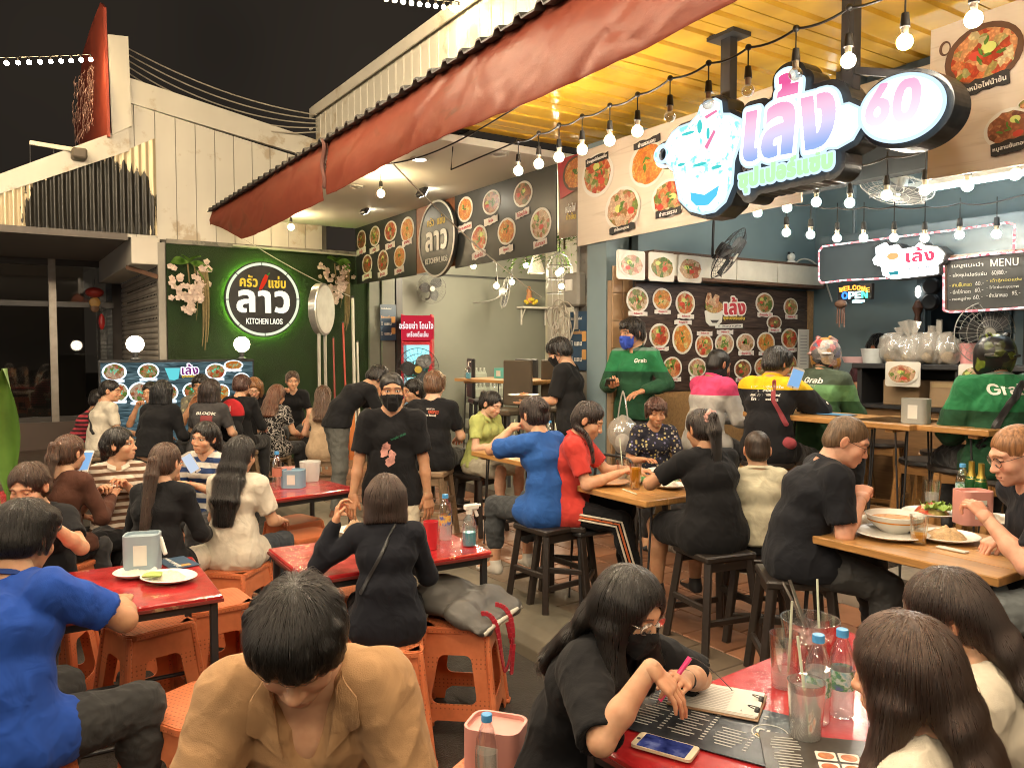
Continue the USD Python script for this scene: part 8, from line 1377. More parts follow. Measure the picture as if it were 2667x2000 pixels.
for i,(px,py)in enumerate(((1300,1690),(1330,1745),(1335,1420),(1380,1900),(1290,1725))):p=at_z(px,py,0.002);t=thing("litter_scrap",f"pale scrap of paper on the dark road, {('by the kerb','below it','near the tiles','near the pink box','by the stool leg')[i]}","litter",(p[0],p[1],0.003+(0.12 if i==2 else 0)),i);obj("scrap",ext(blob(0.03,0.015,i,9,.6),0.002),M("scrap_white",(0.5,0.48,0.42),0.8),t)
# ------------------------------------------------------------------ food on the wooden tables
sal=FOOD("food_red",C_["red"],scale=26);greenrim=M("plate_green_rim",(0.12,0.28,0.10),0.3)
plate(on(1300,1178,WZ),"plate of food in front of the lime polo woman",0.11,FOOD("food_orange",C_["orange"]),0.03,rim=greenrim,seed=4);glass(on(1306,1172,WZ)+RIGHT*.09,"glass with white straw between lime polo and blue tee",0.14,0.038,.5,straw=(0.03,0,.25));bottle(on(1432,1165,WZ),"water bottle beyond the blue tee on the small table",.22,.4);glass(on(1452,1175,WZ),"glass with straw beyond the blue tee",.13,.036,.5,straw=(-.03,0,.22))
plate(on(1590,1262,WZ),"white plate with orange rim before the girl in red",0.115,None,rim=M("plate_orange_rim",(0.62,0.40,0.25),0.3),seed=5);glass(on(1612,1255,WZ)+RIGHT*.02,"glass with straw on the red shirted girl's table",.14,.038,.5,straw=(-0.06,.03,.26));glass(on(1655,1273,WZ),"glass of amber beer on the red shirted girl's table",.15,.036,.8,beer);plate(on(1712,1258,WZ),"plate of papaya salad beside the beer glass",.125,sal,.045,rim=greenrim,seed=6);plate(on(1728,1232,WZ),"white plate at the far side of the red girl's table",.11,sal,.02,seed=7);plate(on(1745,1270,WZ),"white plate by the black dress woman's arm",.10,rice,.03,seed=8);t=thing("straw","loose pale straw lying on the red girl's table","straw",on(1640,1282,WZ));obj("tube",rod((-.08,.02,.004),(.08,-.02,.004),.0035),strawm,t)
plate(on(2330,1388,WZ),"large cream bowl of orange curry soup on its saucer",.125,curry,bowl=True,seed=9);plate(on(2322,1398,WZ-.0),"white saucer under the curry bowl",.15,None,seed=10)
plate(on(2275,1368,WZ),"white plate with rice left of the curry bowl",.12,rice,.04,seed=11);plate(on(2425,1342,WZ),"plate of salad with green leaves behind the curry bowl",.13,sal,.05,seed=12,extras=[("leaf",mv(blob_m,(.05*math.cos(i*1.3),.05*math.sin(i*1.3)-.03,.05),rx=.5*math.sin(i),rz=i),M("lettuce",(0.22,0.36,0.05),0.5))for i,blob_m in enumerate([thick(grid_mesh(lambda u,v:((u-.5)*.06,(v-.5)*.05,.012*np.sin(u*9+v*5)),8,6),.001)]*6)])
plate(on(2462,1405,WZ),"white plate of fried rice with fork at the table's front",.135,M("fried_rice",(0.55,0.36,0.18),0.6,0.3,50,bump=.6,bscale=200),.05,seed=13);plate(on(2585,1360,WZ),"white plate before the man at the right edge",.125,rice,.03,seed=14);glass(on(2392,1415,WZ),"short glass of beer beside the fried rice plate",.12,.037,.35,beer);glass(on(2426,1322,WZ),"empty tumbler at the back of the right table",.14,.037,.55,water)
tissue_box(on(2532,1362,WZ),"pink tissue box with a frowning face on the right table",tpk,YAW-1.5,.15,.155,face=True);bottle(on(2505,1318,WZ),"blue-capped water bottle behind the pink tissue box",.22,.5);gb_=M("beer_bottle_green",(0.012,0.07,0.02),0.08,coat=.6);gold=M("foil_gold",(0.55,0.40,0.08),0.3,metal=.8)
for i,px in enumerate((2528,2553)):p=on(px,1322+8*i,WZ);t=thing("beer_bottle",f"green beer bottle with gold neck foil, the {('left','right')[i]} of two","bottle",p);obj("bottle_body",lathe([(0,0),(.03,0),(.031,.01),(.031,.13),(.026,.155),(.0135,.185),(.013,.235),(.0,.235)],24),gb_,t,40);obj("neck_foil",lathe([(.0275,.15),(.0145,.185),(.0142,.238),(0,.239)],20),gold,t,40);obj("label",lathe([(.0316,.04),(.0316,.10)],24),M("beer_label",(0.05,0.16,0.06),.4),t,True)
t=thing("napkin","folded white napkin by the fried rice plate","napkin",on(2480,1432,WZ));obj("sheet",bx(.12,.035,.006,(0,0,.003),.002),M("napkin_white",(.6,.57,.5),.8),t)
gry=M("holder_grey",(0.30,0.30,0.27),.4)
for px,py,lab,w in((2385,1102,"tall grey napkin holder on the nearest bar table",.15),(2092,1066,"grey napkin holder beside the yellow-shouldered rider",.11),(1772,1028,"grey napkin holder by the mural behind the floral blouse",.14)):tissue_box(on(px,py,BZ if px>1800 else 1.162),lab,gry,.2,w,.15)
t=thing("folded_cloth","white cloth bundle on the rear bar table","cloth",on(2400,1040,BZ));obj("bundle",folds(mv(trimesh.creation.icosphere(3,1.0),(0,0,.04),s=(.10,.06,.045)),.02,9,2),china,t,True);t=thing("tablet","lit blue tablet lying on the bar table","tablet",on(2165,1080,BZ),.1);obj("case",bx(.30,.14,.006,(0,0,.003),.002),blackm,t);obj("screen",bx(.28,.12,.001,(0,0,.0068)),EM("tablet_glow",(.25,.55,.75),.8),t)
for i,(px,py)in enumerate(((2420,1300-40),(2300,1222),(2500,1262),(2470,1180),(2200,1200))):
    d=(5.2,6.2,4.9,5.6,6.6)[i];p=at_d(px,1100,d);wood_stool(p[0],p[1],FZ,.3*i,.68,f"empty bar stool among the inside tables, {('front middle','far left','front right','middle right','rear left')[i]}","honey","honey wood bar stools")
# ------------------------------------------------------------------ serving counter
ctr=thing("serving_counter","black and brown serving counter with shelves before the kitchen wall","counter");cw_=WOODL("counter_wood",(0.20,0.11,0.05));obj("top",span(-3.98,3.2,5.98,6.42,1.50,1.54,.006),blackm,ctr);obj("front_panel",span(-3.95,3.2,6.06,6.10,FZ,1.18),cw_,ctr);obj("shelf",span(-3.95,3.2,6.02,6.40,1.18,1.21),blackm,ctr);obj("shelf_back",span(-3.95,3.2,6.37,6.40,1.21,1.50),M("shelf_dark",(.05,.045,.04),.7),ctr)
for i in range(9):obj("upright",span(-3.95+.8*i,-3.91+.8*i,6.02,6.38,FZ,1.50),blackm,ctr)
kraft=M("cardboard",(0.27,0.18,0.10),.8,.12,5)
for i,(x,w)in enumerate(((-3.6,.3),(-3.2,.34),(-2.45,.3),(-1.7,.34),(-1.3,.3),(-.5,.3))):t=thing("cardboard_box",f"brown cardboard box on the counter shelf, {('first','second','third','fourth','fifth','sixth')[i]} from the left","box",(x,6.2,1.211));obj("carton",bx(w,.26,.20,(0,0,.10),.004),kraft,t);obj("flap_tape",bx(w*.9,.002,.03,(0,-.1312,.17)),M("tape_brown",(.35,.25,.13),.4),t)
pb=Plane("y",5.955)
for px,py,lab in((2350,974,"white framed noodle picture board on the counter front"),(2540,980,"second noodle picture board, half behind the rider's helmet")):t=thing("food_board",lab,"food board");a,b=pb.P(px-46,py+31),pb.P(px+46,py-31);obj("board",flat_y(affinity.translate(rrect(b[0]-a[0],b[1]-a[1],.02),*((a+b)/2)),5.972,.012),plate_w,t);dish(t,pb,px,py,84,54,"pale")
def bagm():return G("bag_film",{"t":("transparent_bsdf",{"color":(.92,.92,.92)}),"g":("glossy_bsdf",{"roughness":.12,"color":(1,1,1)}),"d":("diffuse_bsdf",{"color":(.62,.58,.52)}),"m1":("mix_closure",{"fac":.22}),"m2":("mix_closure",{"fac":.30})},[("t.BSDF","m1.closure1"),("g.BSDF","m1.closure2"),("m1.closure","m2.closure1"),("d.BSDF","m2.closure2")],"m2.closure")
snack=M("crisp_snack",(0.50,0.36,0.20),.7,.4,60,bump=.8,bscale=90)
for i in range(7):
    p=at_y(2325+24*i,935,6.1+.05*(i%2));t=thing("snack_bag",f"clear puffed bag of snacks on the counter, {('first','second','third','fourth','fifth','sixth','last')[i]} from the left","bag",(p[0],p[1],1.542),.4*i);e=mv(trimesh.creation.icosphere(3,1.0),(0,0,.11),s=(.10,.07,.11));obj("film",folds(e,.06,9,i),bagm(),t,True);obj("snacks",mv(trimesh.creation.icosphere(2,1.0),(0,0,.05),s=(.075,.05,.048)),snack,t,True);obj("twist",thick(grid_mesh(lambda u,v:((u-.5)*(.03+.14*v)+.02*math.sin(i*2.1)*v,.02*np.sin(u*9+i),.20+(.05+.05*(i%3))*v*(1-.3*np.abs(u-.5))),10,6),.001),bagm(),t,True)
for px,r,h,mt,lab in((2228,.11,.05,M("tub_pink",(.55,.35,.36),.4),"shallow pink tub at the left of the counter"),(2275,.10,.12,M("tub_clear",(.45,.47,.46),.3),"square milky tub on the counter below the cook"),(2524,.07,.16,M("bucket_pink",(.62,.27,.27),.4),"pink bucket on the counter beside the big helmet")):p=at_y(px,940,6.12);t=thing("plastic_tub",lab,"tub",(p[0],p[1],1.542));obj("tub_body",lathe([(0,0),(r*.8,0),(r,h),(r*.95,h),(r*.76,.006),(0,.006)],24),mt,t,40)
# ------------------------------------------------------------------ fans
def fan(p,ax,r,label,mount,mat=blackm,hub=None,stand=None):
    t=thing("fan",label,"fan",p);Rf=frame(ax,(0,0,1));R4=np.eye(4);R4[:3,:3]=Rf
    def put(m):m=tri(m).copy();m.apply_transform(R4);return m
    th=np.linspace(0,2*np.pi,41);G_=[tube(np.stack([k*np.cos(th),0*th+y,k*np.sin(th)],1),.004 if k>.9*r else .0018,5)for k,y in((r,0),(r*.72,.05),(r*.42,.062),(r*.72,-.04),(r*.42,-.05))]
    for k in range(28):a=k*2*math.pi/28;G_.append(tube([(math.cos(a)*q_*r,y,math.sin(a)*q_*r)for q_,y in((.16,.066),(.5,.06),(.8,.042),(1,0),(.8,-.035),(.4,-.052))],.0013,4))
    obj("guard",put(cat(G_)),mat,t,True,kind="stuff")
    for k in range(3):a0=k*2.094;obj("blade",put(mv(thick(grid_mesh(lambda u,v:(r*(.14+.72*u),.02+.03*(v-.5)*2,r*(.34*(v-.5)*2*np.sin(np.pi*(.15+.8*u))+.12*u)),10,6),.002),ry=a0)),M("blade_grey",(.09,.095,.10),.3),t,True)
    obj("motor",put(mv(lathe([(0,-.10),(r*.24,-.09),(r*.27,-.02),(r*.2,.02),(0,.02)],24),rx=-math.pi/2)),mat,t,40);obj("hub_badge",put(mv(lathe([(0,.070),(r*.17,.068),(r*.17,.062),(0,.062)],20),rx=-math.pi/2)),hub or M("fan_badge",(.45,.42,.36),.4),t,40)
    obj("bracket",tube(smooth_line([np.asarray(Rf@np.array([0,-.07,0])),*[np.asarray(m)for m in mount]],16),.012),mat,t,True);return t
p=at_y(1897,660,5.0);fan(p,RIGHT*.75-FWD0*.35-np.array([0,0,.55]),.23,"black wall fan tilted down before the white lamp box",[(-.16,0,-.02),(-.18,.02,.2),(-.18,.05,3.5-p[2])])
gw=M("fan_grey_plastic",(.30,.30,.27),.4);p=at_x(1124,752,-10.55);fan(p,(1,-.25,-.1),.22,"round wall fan facing the camera above the red fridge",[(-.1,.02,-.12),(-.22,.02,-.14)],M("fan_wire",(.12,.12,.11),.4));p=at_x(1315,762,-9.9);fan(p,(.5,1,-.2),.24,"white wall fan seen edge-on beside the pendant bulbs",[(-.1,-.12,-.1),(-.7,-.12,-.12)],gw)
p=at_y(2565,868,6.0);fan(p,-FWD0,.22,"pale pedestal fan behind the big black helmet",[(.0,.12,-.1),(0,.14,1.55-p[2])],gw);p=at_y(2335,492,5.5);fan(p,(-.1,-.3,-1),.25,"pale orbit fan under the dark ceiling foil",[(0,.05,.15),(0,.05,3.4-p[2])],M("fan_cream",(.45,.44,.40),.4));p=at_d(1088,962,7.9);fan(p,-FWD0+RIGHT*.2,.21,"black pedestal fan with yellow hub in front of the fridge",[(-.1,.1,-.1),(-.12,.1,-.4),(-.12,.1,SZ-p[2])],blackm,M("fan_yellow",(.45,.33,.04),.5))
# ------------------------------------------------------------------ cafe interior
fr=thing("drinks_fridge","red glass-door drinks fridge glowing cyan inside the cafe","fridge",(-10.40,at_x(1097,900,-10.3)[1],.20),-0.55);UsdGeom.Xformable(fr).AddScaleOp().Set(Gf.Vec3f(1,.62,.97));rd=M("fridge_red",(.42,.015,.03),.3);w_,d_=.31,.26
obj("cabinet",[bx(.52,.04,2.0,(0,s*.33,1.0),.006)for s in(-1,1)]+[bx(.04,.64,2.0,(-.24,0,1.0)),bx(.52,.64,.30,(0,0,.15),.006),bx(.50,.62,.04,(0,0,1.58))],rd,fr);hdp=obj("header",bx(.54,.70,.36,(.01,0,1.80),.02),EM("fridge_header_glow",(.75,.03,.06),.75),fr);obj("lettering",flat_xp(affinity.translate(text_shape("อร่อยซ่า โดนใจ",.11,weight=800),0,1.84),.281,.004),EM("header_white",(1,.9,.9),1.0),fr);obj("lettering",flat_xp(affinity.translate(text_shape("เครื่องดื่มเย็น",.08),.03,1.71),.281,.004),EM("header_white",(1,.9,.9),1.0),fr)
obj("back_light",bx(.01,.60,1.24,(-.20,0,.94)),EM("fridge_cyan",(.35,.80,.86),2.0),fr);obj("door_pane",bx(.006,.58,1.22,(.245,0,.94)),GLASS("fridge_glass",(.9,.95,.95),.03,.05),fr);obj("door_frame",[bx(.03,.03,1.28,(.25,s*.305,.94))for s in(-1,1)]+[bx(.03,.64,.03,(.25,0,z))for z in(.31,1.565)],rd,fr);obj("handle",bx(.03,.02,.5,(.28,.27,.95),.006),rd,fr)
for k,z in enumerate((.36,.72,1.08)):obj("shelf",bx(.40,.58,.012,(0,0,z)),M("shelf_white",(.6,.6,.58),.4),fr)
g_=np.random.default_rng(5)
for z in(.366,.726,1.086):
    for r in range(2):
        for j in range(8):obj("drink_bottle",mv(lathe([(0,0),(.028,0),(.028,.15),(.012,.20),(.012,.22),(0,.22)],12),(.12-.12*r,-.245+.07*j,z)),[M("drink_green",(.05,.35,.25),.2),M("drink_teal",(.12,.42,.45),.2),M("drink_orange",(.5,.2,.04),.2),M("drink_dark",(.05,.02,.02),.2)][int(g_.integers(0,4))if z<1 else int(g_.integers(0,2))],fr,40)
pkm=G("shrink_wrap",{"t":("transparent_bsdf",{"color":(.9,.95,.92)}),"d":("diffuse_bsdf",{"color":(.50,.55,.48)}),"g":("glossy_bsdf",{"roughness":.15}),"m1":("mix_closure",{"fac":.55}),"m2":("mix_closure",{"fac":.15})},[("t.BSDF","m1.closure1"),("d.BSDF","m1.closure2"),("m1.closure","m2.closure1"),("g.BSDF","m2.closure2")],"m2.closure")
for sx,n,lab in((6.20,5,"left"),(6.52,4,"right")):
    for k in range(n):
        t=thing("water_pack",f"{('lowest','second','third','fourth','topmost')[k]} shrink-wrapped bottle pack in the {lab} stack by the fridge","water pack",(-10.45,sx,.20+.235*k));obj("wrap",bx(.24,.28,.15,(0,0,.08),.02),pkm,t)
        for i in range(4):obj("bottle_top",mv(lathe([(.03,.13),(.028,.165),(.012,.195),(.012,.222),(0,.222)],10),(.08,-.10+.068*i,0)),pkm,t,40);obj("bottle_cap",mv(lathe([(0.0,.2225),(.014,.2225),(.014,.206)],10),(.08,-.10+.068*i,0)),M("cap_white",(.6,.62,.58),.4),t,40)
ct=wood_table(*at_d(1330,985,9.4)[:2],.20,.15,1.2,.75,1.30,"tall wooden table at the back of the grey cafe");ch_m=M("chair_brown",(.10,.075,.05),.6)
def bar_chair(x,y,rz,label,mt):
    t=thing("bar_chair",label,"chair",(x,y,.20),rz,"bar chairs in the cafe");obj("seat",bx(.40,.40,.06,(0,0,.78),.015),mt,t);obj("backrest",bx(.40,.04,.50,(0,.19,1.08),.012),mt,t)
    for sx in(-1,1):
        for sy in(-1,1):obj("leg",bar((sx*.18,sy*.18,0),(sx*.16,sy*.16,.76),.035),blackm,t)
    for sy in(-1,1):obj("stretcher",bar((-.17,sy*.17,.3),(.17,sy*.17,.3),.02),blackm,t)
for px,d,r,lab,mt in((1320,8.6,0.3,"brown leather bar chair nearest, before the tall cafe table",ch_m),(1265,10.2,2.8,"black bar chair behind the tall cafe table, left",blackm),(1400,10.0,3.3,"black bar chair behind the tall cafe table, right",blackm),(1465,9.0,1.2,"brown bar chair behind the waiter",ch_m)):p=at_d(px,1000,d);bar_chair(p[0],p[1],r,lab,mt)
p=at_d(1220,985,9.35);t=thing("pump_bottle","clear hand gel pump bottle on the tall cafe table","pump bottle",(p[0],p[1],1.302));obj("bottle_body",lathe([(0,0),(.035,0),(.035,.12),(.015,.15)],18),pet,t,40);obj("gel",lathe([(0,.004),(.032,.004),(.032,.07),(0,.07)],16),M("gel_blue",(.2,.5,.65),.2),t,40);obj("pump",[rod((0,0,.15),(0,0,.20),.008),bar((0,0,.20),(.05,0,.20),.014)],china,t)
p=at_d(1308,972,9.6);tissue_box(np.array([p[0],p[1],1.302]),"teal tissue box on the tall cafe table",M("tissue_teal",(.12,.45,.42),.5),.3,.18,.12)
pend=EM("pendant_bulb",(1.0,.84,.58),900.0)
for px,py,xx,lab,sh_ in((1233,693,-9.6,"bare pendant bulb under the black banner, left",0),(1271,655,-9.3,"white bell pendant lamp glowing in the cafe",1),(1370,692,-9.2,"bare pendant bulb near the hanging greenery",0),(1397,700,-8.8,"unlit white bell pendant before the grey wall",2),(1293,745,-9.0,"low bare pendant bulb left of the edge-on fan",0),(1333,735,-9.1,"low bare pendant bulb over the edge-on fan",0)):
    p=at_x(px,py,xx);t=thing("pendant_lamp",lab,"lamp",p)
    if sh_:obj("shade",lathe([(.02,.20),(.05,.16),(.085,.05),(.12,-.06),(.116,-.06),(.08,.05),(.045,.15),(.018,.19)],28),M("shade_white",(.65,.62,.55),.4)if sh_==2 else G("shade_glow",{"d":("diffuse_bsdf",{"color":(.7,.66,.58)}),"t":("translucent_bsdf",{"color":(.75,.68,.55)}),"m":("mix_closure",{"fac":.6})},[("d.BSDF","m.closure1"),("t.BSDF","m.closure2")],"m.closure"),t,True);obj("cord",rod((0,0,.19),(0,0,3.36-p[2]),.004),cord_m,t)
    if sh_<2:bulb_parts(t,(0,0,0),pend,.035,max(.05,3.36-p[2]-.12)if not sh_ else .05)
p=at_x(1457,715,-7.6);cg=thing("birdcage_lamp","black wire birdcage lamp with bulbs hanging by the pillar","lamp",p)
for k in range(14):a=k*2*math.pi/14;obj("cage_wire",tube([(.15*math.cos(a),.15*math.sin(a),-.22),(.15*math.cos(a),.15*math.sin(a),.10),(.11*math.cos(a),.11*math.sin(a),.20),(0,0,.27)],.003,4),blackm,cg)
for z in(-.22,-.05,.10):th=np.linspace(0,6.2832,29);obj("cage_ring",tube(np.stack([.15*np.cos(th),.15*np.sin(th),0*th+z],1),.0035,4),blackm,cg)
for v in((-.05,.02,.02),(.06,-.02,.04),(0,.03,-.14)):obj("bulb",mv(trimesh.creation.icosphere(2,.03),v),pend,cg,True)
obj("chain",rod((0,0,.27),(0,0,3.36-p[2]),.005),blackm,cg)
shf=thing("wall_shelf","small white bracket shelf with an ornament on the grey wall","shelf",tuple(at_x(1395,802,-10.75)));obj("board",bx(.20,.62,.03,(0,0,0),.004),china,shf)
for s in(-1,1):obj("bracket",[bar((-.06,s*.24,-.02),(-.06,s*.24,-.28),.02),bar((.05,s*.24,-.02),(-.06,s*.24,-.20),.014)],china,shf)
p=at_x(1378,790,-10.72);t=thing("ornament","orange figurine with yellow garland on the wall shelf","ornament",(p[0],p[1],p[2]-.0));obj("statue",lathe([(0,0),(.06,0),(.05,.1),(.035,.16),(.045,.2),(.02,.27),(0,.28)],14),M("statue_orange",(.42,.18,.07),.5),t,40);obj("garland",[mv(trimesh.creation.icosphere(1,.03),(.05+.02*math.cos(i),.10*math.sin(i*1.1),.03+.03*math.cos(i*2)))for i in range(9)],M("garland_yellow",(.6,.45,.03),.6),t,kind="stuff")
def frond(p,label,n,ln,seed,mt,name="hanging_plant",up=.3,w=.02):
    t=thing(name,label,"plant",p);g=np.random.default_rng(seed);V=[]
    for i in range(n):
        a=g.uniform(0,6.28);L=ln*g.uniform(.6,1);d=np.array([math.cos(a),math.sin(a),0]);b=smooth_line([(0,0,0),d*L*.4+(0,0,up*L),d*L*.8+(0,0,-.1*L),d*L+(0,0,-.5*L)],9);s_=np.cross(d,[0,0,1.0])
        for k in range(1,9):
            for sg in(-1,1):c=b[k];tip=c+s_*sg*L*.28*(1-k/11)+d*.03+(0,0,-.03);V.append([c-d*w*.5,c+d*w*.5,tip])
    V=np.array(V);obj("leaves",trimesh.Trimesh(V.reshape(-1,3),np.arange(len(V)*3).reshape(-1,3),process=False),mt,t,kind="stuff");obj("stem",rod((0,0,-.04),(0,0,.1),.012),M("stem_brown",(.12,.08,.04),.8),t);return t
leafm=G("leaf_green",{"oi":("geometry",{}),"n":("noise_texture",{"scale":12.0}),"r":("rgb_ramp",{"ramp":[(.3,(.03,.08,.012)),(.7,(.14,.26,.05))]}),"d":("diffuse_bsdf",{}),"t":("translucent_bsdf",{}),"m":("mix_closure",{"fac":.35})},[("oi.position","n.vector"),("n.fac","r.fac"),("r.color","d.color"),("r.color","t.color"),("d.BSDF","m.closure1"),("t.BSDF","m.closure2")],"m.closure")
frond(at_x(1415,655,-7.9),"bright green hanging fern behind the cafe's black banner",26,.5,2,leafm);frond(at_x(1470,640,-6.9),"green fern above the birdcage lamp",22,.45,3,leafm)
for px,py,pln,lab in((1011,840,at_x(1011,840,-10.67),"blue beer promotion poster on the grey green pier, left"),(1508,888,at_y(1508,888,4.385),"blue beer promotion poster on the old concrete pillar")):
    t=thing("poster",lab,"poster",pln);fx=px<1200;k_=flat_xp if fx else flat_y;s_=1.0 if fx else 1.0;obj("sheet",k_(sbox(-.125,-.26,.125,.26),0,.004),flm,t);yy=.006 if fx else-.006
    for tx,z,h_,mt in(("โปรโมชั่นเบียร์",.20,.035,inkw),("ไฮเนเก้น",.08,.045,M("ink_orange",(.5,.28,.1),.6)),("2 แถม",-.02,.05,inkw),("4 แถม",-.16,.05,inkw)):sh2=text_shape(tx,h_);k2=min(1,.16/(sh2.bounds[2]-sh2.bounds[0]));obj("lettering",k_(affinity.translate(affinity.scale(sh2,k2,k2,origin=(0,0)),-.03,z),yy if not fx else .004,.001),mt,t)
    for z in(.04,-.12):obj("beer_picture",k_(affinity.translate(rrect(.06,.09,.01),.08,z),yy if not fx else .004,.001),M("ink_beer",(.5,.27,.08),.5),t)
t=thing("meter_box","old grey electric meter box on the concrete pillar","meter box",tuple(at_y(1497,755,4.36)));obj("case",bx(.22,.10,.30,(0,0,0),.02),M("meter_grey",(.22,.21,.18),.6),t);obj("window",bx(.10,.012,.10,(-.02,-.052,.04),.004),china,t);obj("conduit",[rod((.03,.02,.15),(.03,.02,.7),.02),rod((.0,.02,-.15),(.0,.02,-.35),.025)],M("meter_grey",(.22,.21,.18),.6),t)
p=at_y(1478,800,4.30);t=thing("cable_bundle","tangled grey cable coils hanging beside the concrete pillar","cable",p);g_=np.random.default_rng(9)
for i in range(9):th=np.linspace(0,6.6,40)+i;rx_,rz_=g_.uniform(.06,.13),g_.uniform(.09,.2);obj("coil",tube(np.stack([-.12+rx_*np.cos(th)+g_.normal(0,.04),.02*np.sin(th*2+i),-.1+rz_*np.sin(th)-.05*(i%3)],1),.006,5),M("cable_grey",(.36,.33,.27),.6),t,True)
t=thing("guy_cable","long thin cable running from the awning tear to the concrete pillar","cable");a,b=at_y(1010,412,2.75),at_y(1410,775,4.3);obj("wire",tube(sag(a,b,.06,20),.006),M("cable_grey",(.36,.33,.27),.6),t,True);t=thing("guy_cable","long thin cable from the turf beam across the round pole sign","cable");a,b=at_x(622,614,-10.7),at_x(912,772,-10.3);obj("wire",tube(sag(a,b,.04,16),.006),M("cable_pale",(.45,.42,.35),.6),t,True)
# hanging orchids on the turf
pet_m=M("orchid_petal",(.60,.47,.40),.6,.1,40);vine=M("dry_vine",(.16,.12,.05),.8,.3,30)
def orchid(py_,pz,label,seed,sc=1.0):
    t=thing("hanging_orchid",label,"flowers",(-10.72,py_,pz));g=np.random.default_rng(seed);V,F_=[],[]
    for i in range(95):
        u=i/95;c=np.array([.03+.05*g.random(),(-.22+.40*u+g.normal(0,.05))*sc,(.12-.55*math.sin(u*2.6)*(1-.3*u)+g.normal(0,.05))*sc])
        if g.random()<.5:c=np.array([.05+.05*g.random(),(.18-.22*u+g.normal(0,.04))*sc,(.10-.62*u+g.normal(0,.03))*sc])
        m=[];r0=.042*sc
        for k in range(5):a=k*1.2566+g.uniform(0,.4);q0=len(V);tip=c+np.array([g.normal(0,.012),math.cos(a)*r0,math.sin(a)*r0]);sd=np.array([.012,-math.sin(a)*r0*.55,math.cos(a)*r0*.55]);mid=(c+tip)/2;V+=[c,mid+sd,tip,mid-sd];F_+=[[q0,q0+1,q0+2],[q0,q0+2,q0+3]]
    obj("blossoms",trimesh.Trimesh(np.array(V),np.array(F_),process=False),pet_m,t,kind="stuff")
    for k,(yy,L)in enumerate(((-.02,.5),(.06,.62),(.13,.95),(.16,1.0),(.19,.9))):obj("trailing_vine",tube(smooth_line([(.04,yy*sc,.1),(.06,(yy+.02)*sc,-.2),(.04,(yy+.03)*sc,-.5*L-.1),(.03,(yy+.01)*sc,-L*.98*sc)],14),np.linspace(.022,.005,14)*(1.3 if k>1 else .5),5),vine,t,True)
    for k in range(7):a=g.uniform(-1,3.6);obj("leaf",thick(grid_mesh(lambda u,v:(.05+.06*u,math.cos(a)*.26*u*sc+(v-.5)*.10*np.sin(np.pi*u)*math.sin(a),.12+(math.sin(a)*.20*u+(v-.5)*.10*np.sin(np.pi*u)*math.cos(a)-.1*u*u)*sc),8,4),.001),leafm,t,True)
p=at_x(492,720,-10.72);orchid(p[1],p[2]+.05,"large cluster of pale orchids with dry vines hung on the turf",4);p=at_x(872,715,-10.72);orchid(p[1],p[2]+.05,"second cluster of pale orchids near the cafe corner",7,.85)
# poles and tools leaning in the turf corner
for px0,py0,px1,py1,r,c,lab in((918,775,925,1000,.022,(.5,.48,.42),"white pole leaning in the turf corner"),(930,890,936,1000,.018,(.5,.48,.42),"short white pole beside the long one"),(893,840,905,990,.014,(.38,.05,.03),"red pole leaning in the turf corner"),(868,880,874,985,.012,(.25,.04,.03),"thin dark red pole beside the red one")):p=at_x(px0,py0,-10.6);q_=at_x(px1,py1,-10.35);t=thing("leaning_pole",lab,"pole");obj("shaft",rod((q_[0],q_[1],.125),p,r),M("pole_"+str(int(c[0]*100))+str(int(r*1000)),c,.5),t,40);obj("end_cap",mv(trimesh.creation.icosphere(1,r*1.15),p),blackm,t)
t=thing("road_cone","orange folded sunshade cloth leaning in the turf corner","cloth",tuple(at_x(915,985,-10.45)[:2])+(.12,));obj("cloth",lathe([(.10,0),(.09,.3),(.03,1.0),(0,1.05)],9),M("cloth_orange_r",(.55,.17,.04),.7),t)
# wall bits inside the right restaurant
for z,lab,w in((1.63,"upper white switch box on the tiled pilaster",.13),(1.42,"lower white socket box on the tiled pilaster",.09)):t=thing("switch_box",lab,"switch",(-5.028,4.47,z+.10));obj("plate",bx(.05,w,.16,(.02,0,0),.008),china,t);obj("rocker",[bx(.012,.035,.03,(.048,0,s*.04),.003)for s in(-1,1)],M("rocker_white",(.6,.58,.5),.4),t)
t=thing("paper_notice","white printed notice hanging at the right end of the mural","notice",tuple(at_x(2092,915,-4.86)));obj("sheet",bx(.006,.16,.42,(0,0,0)),M("paper_white",(.60,.57,.52),.7,.04),t);obj("printed_text",[bx(.001,.10,.006,(.0037,0,.15-.03*k))for k in range(10)],M("ink_grey",(.25,.24,.24),.7),t,kind="stuff")
for px,py,lab in((2429,746,"upper round black speaker on the blue back wall"),(2427,787,"lower round black speaker on the blue back wall")):t=thing("wall_speaker",lab,"speaker",tuple(at_y(px,py,6.845)));obj("case",mv(lathe([(0,0),(.075,0),(.075,.03),(.06,.045),(0,.04)],28),rx=math.pi/2),blackm,t,40)
t=thing("wind_chime","brown coconut wind chime below the OPEN sign","wind chime",tuple(at_y(2190,792,5.9)));obj("coconut",mv(trimesh.creation.icosphere(2,.05),s=(1,1,.7)),M("coconut",(.12,.06,.035),.7),t,True)
for i in range(4):obj("tube",rod((-.03+.02*i,0,-.03),(-.035+.023*i,0,-.16-.03*(i%2)),.005),M("chime_tube",(.16,.07,.045),.6),t)
t=thing("wall_lantern","small lit lantern with wooden ornament on the blue back wall","lantern",tuple(at_y(2391,760,6.80)));obj("globe",mv(trimesh.creation.icosphere(2,.04),s=(.6,.6,1.3)),EM("lantern_glow",(1,.95,.85),6),t,True);obj("ornament",lathe([(0,-.28),(.03,-.27),(.02,-.2),(.045,-.14),(.02,-.08),(0,-.07)],10),M("chime_tube",(.16,.07,.045),.6),t,40)
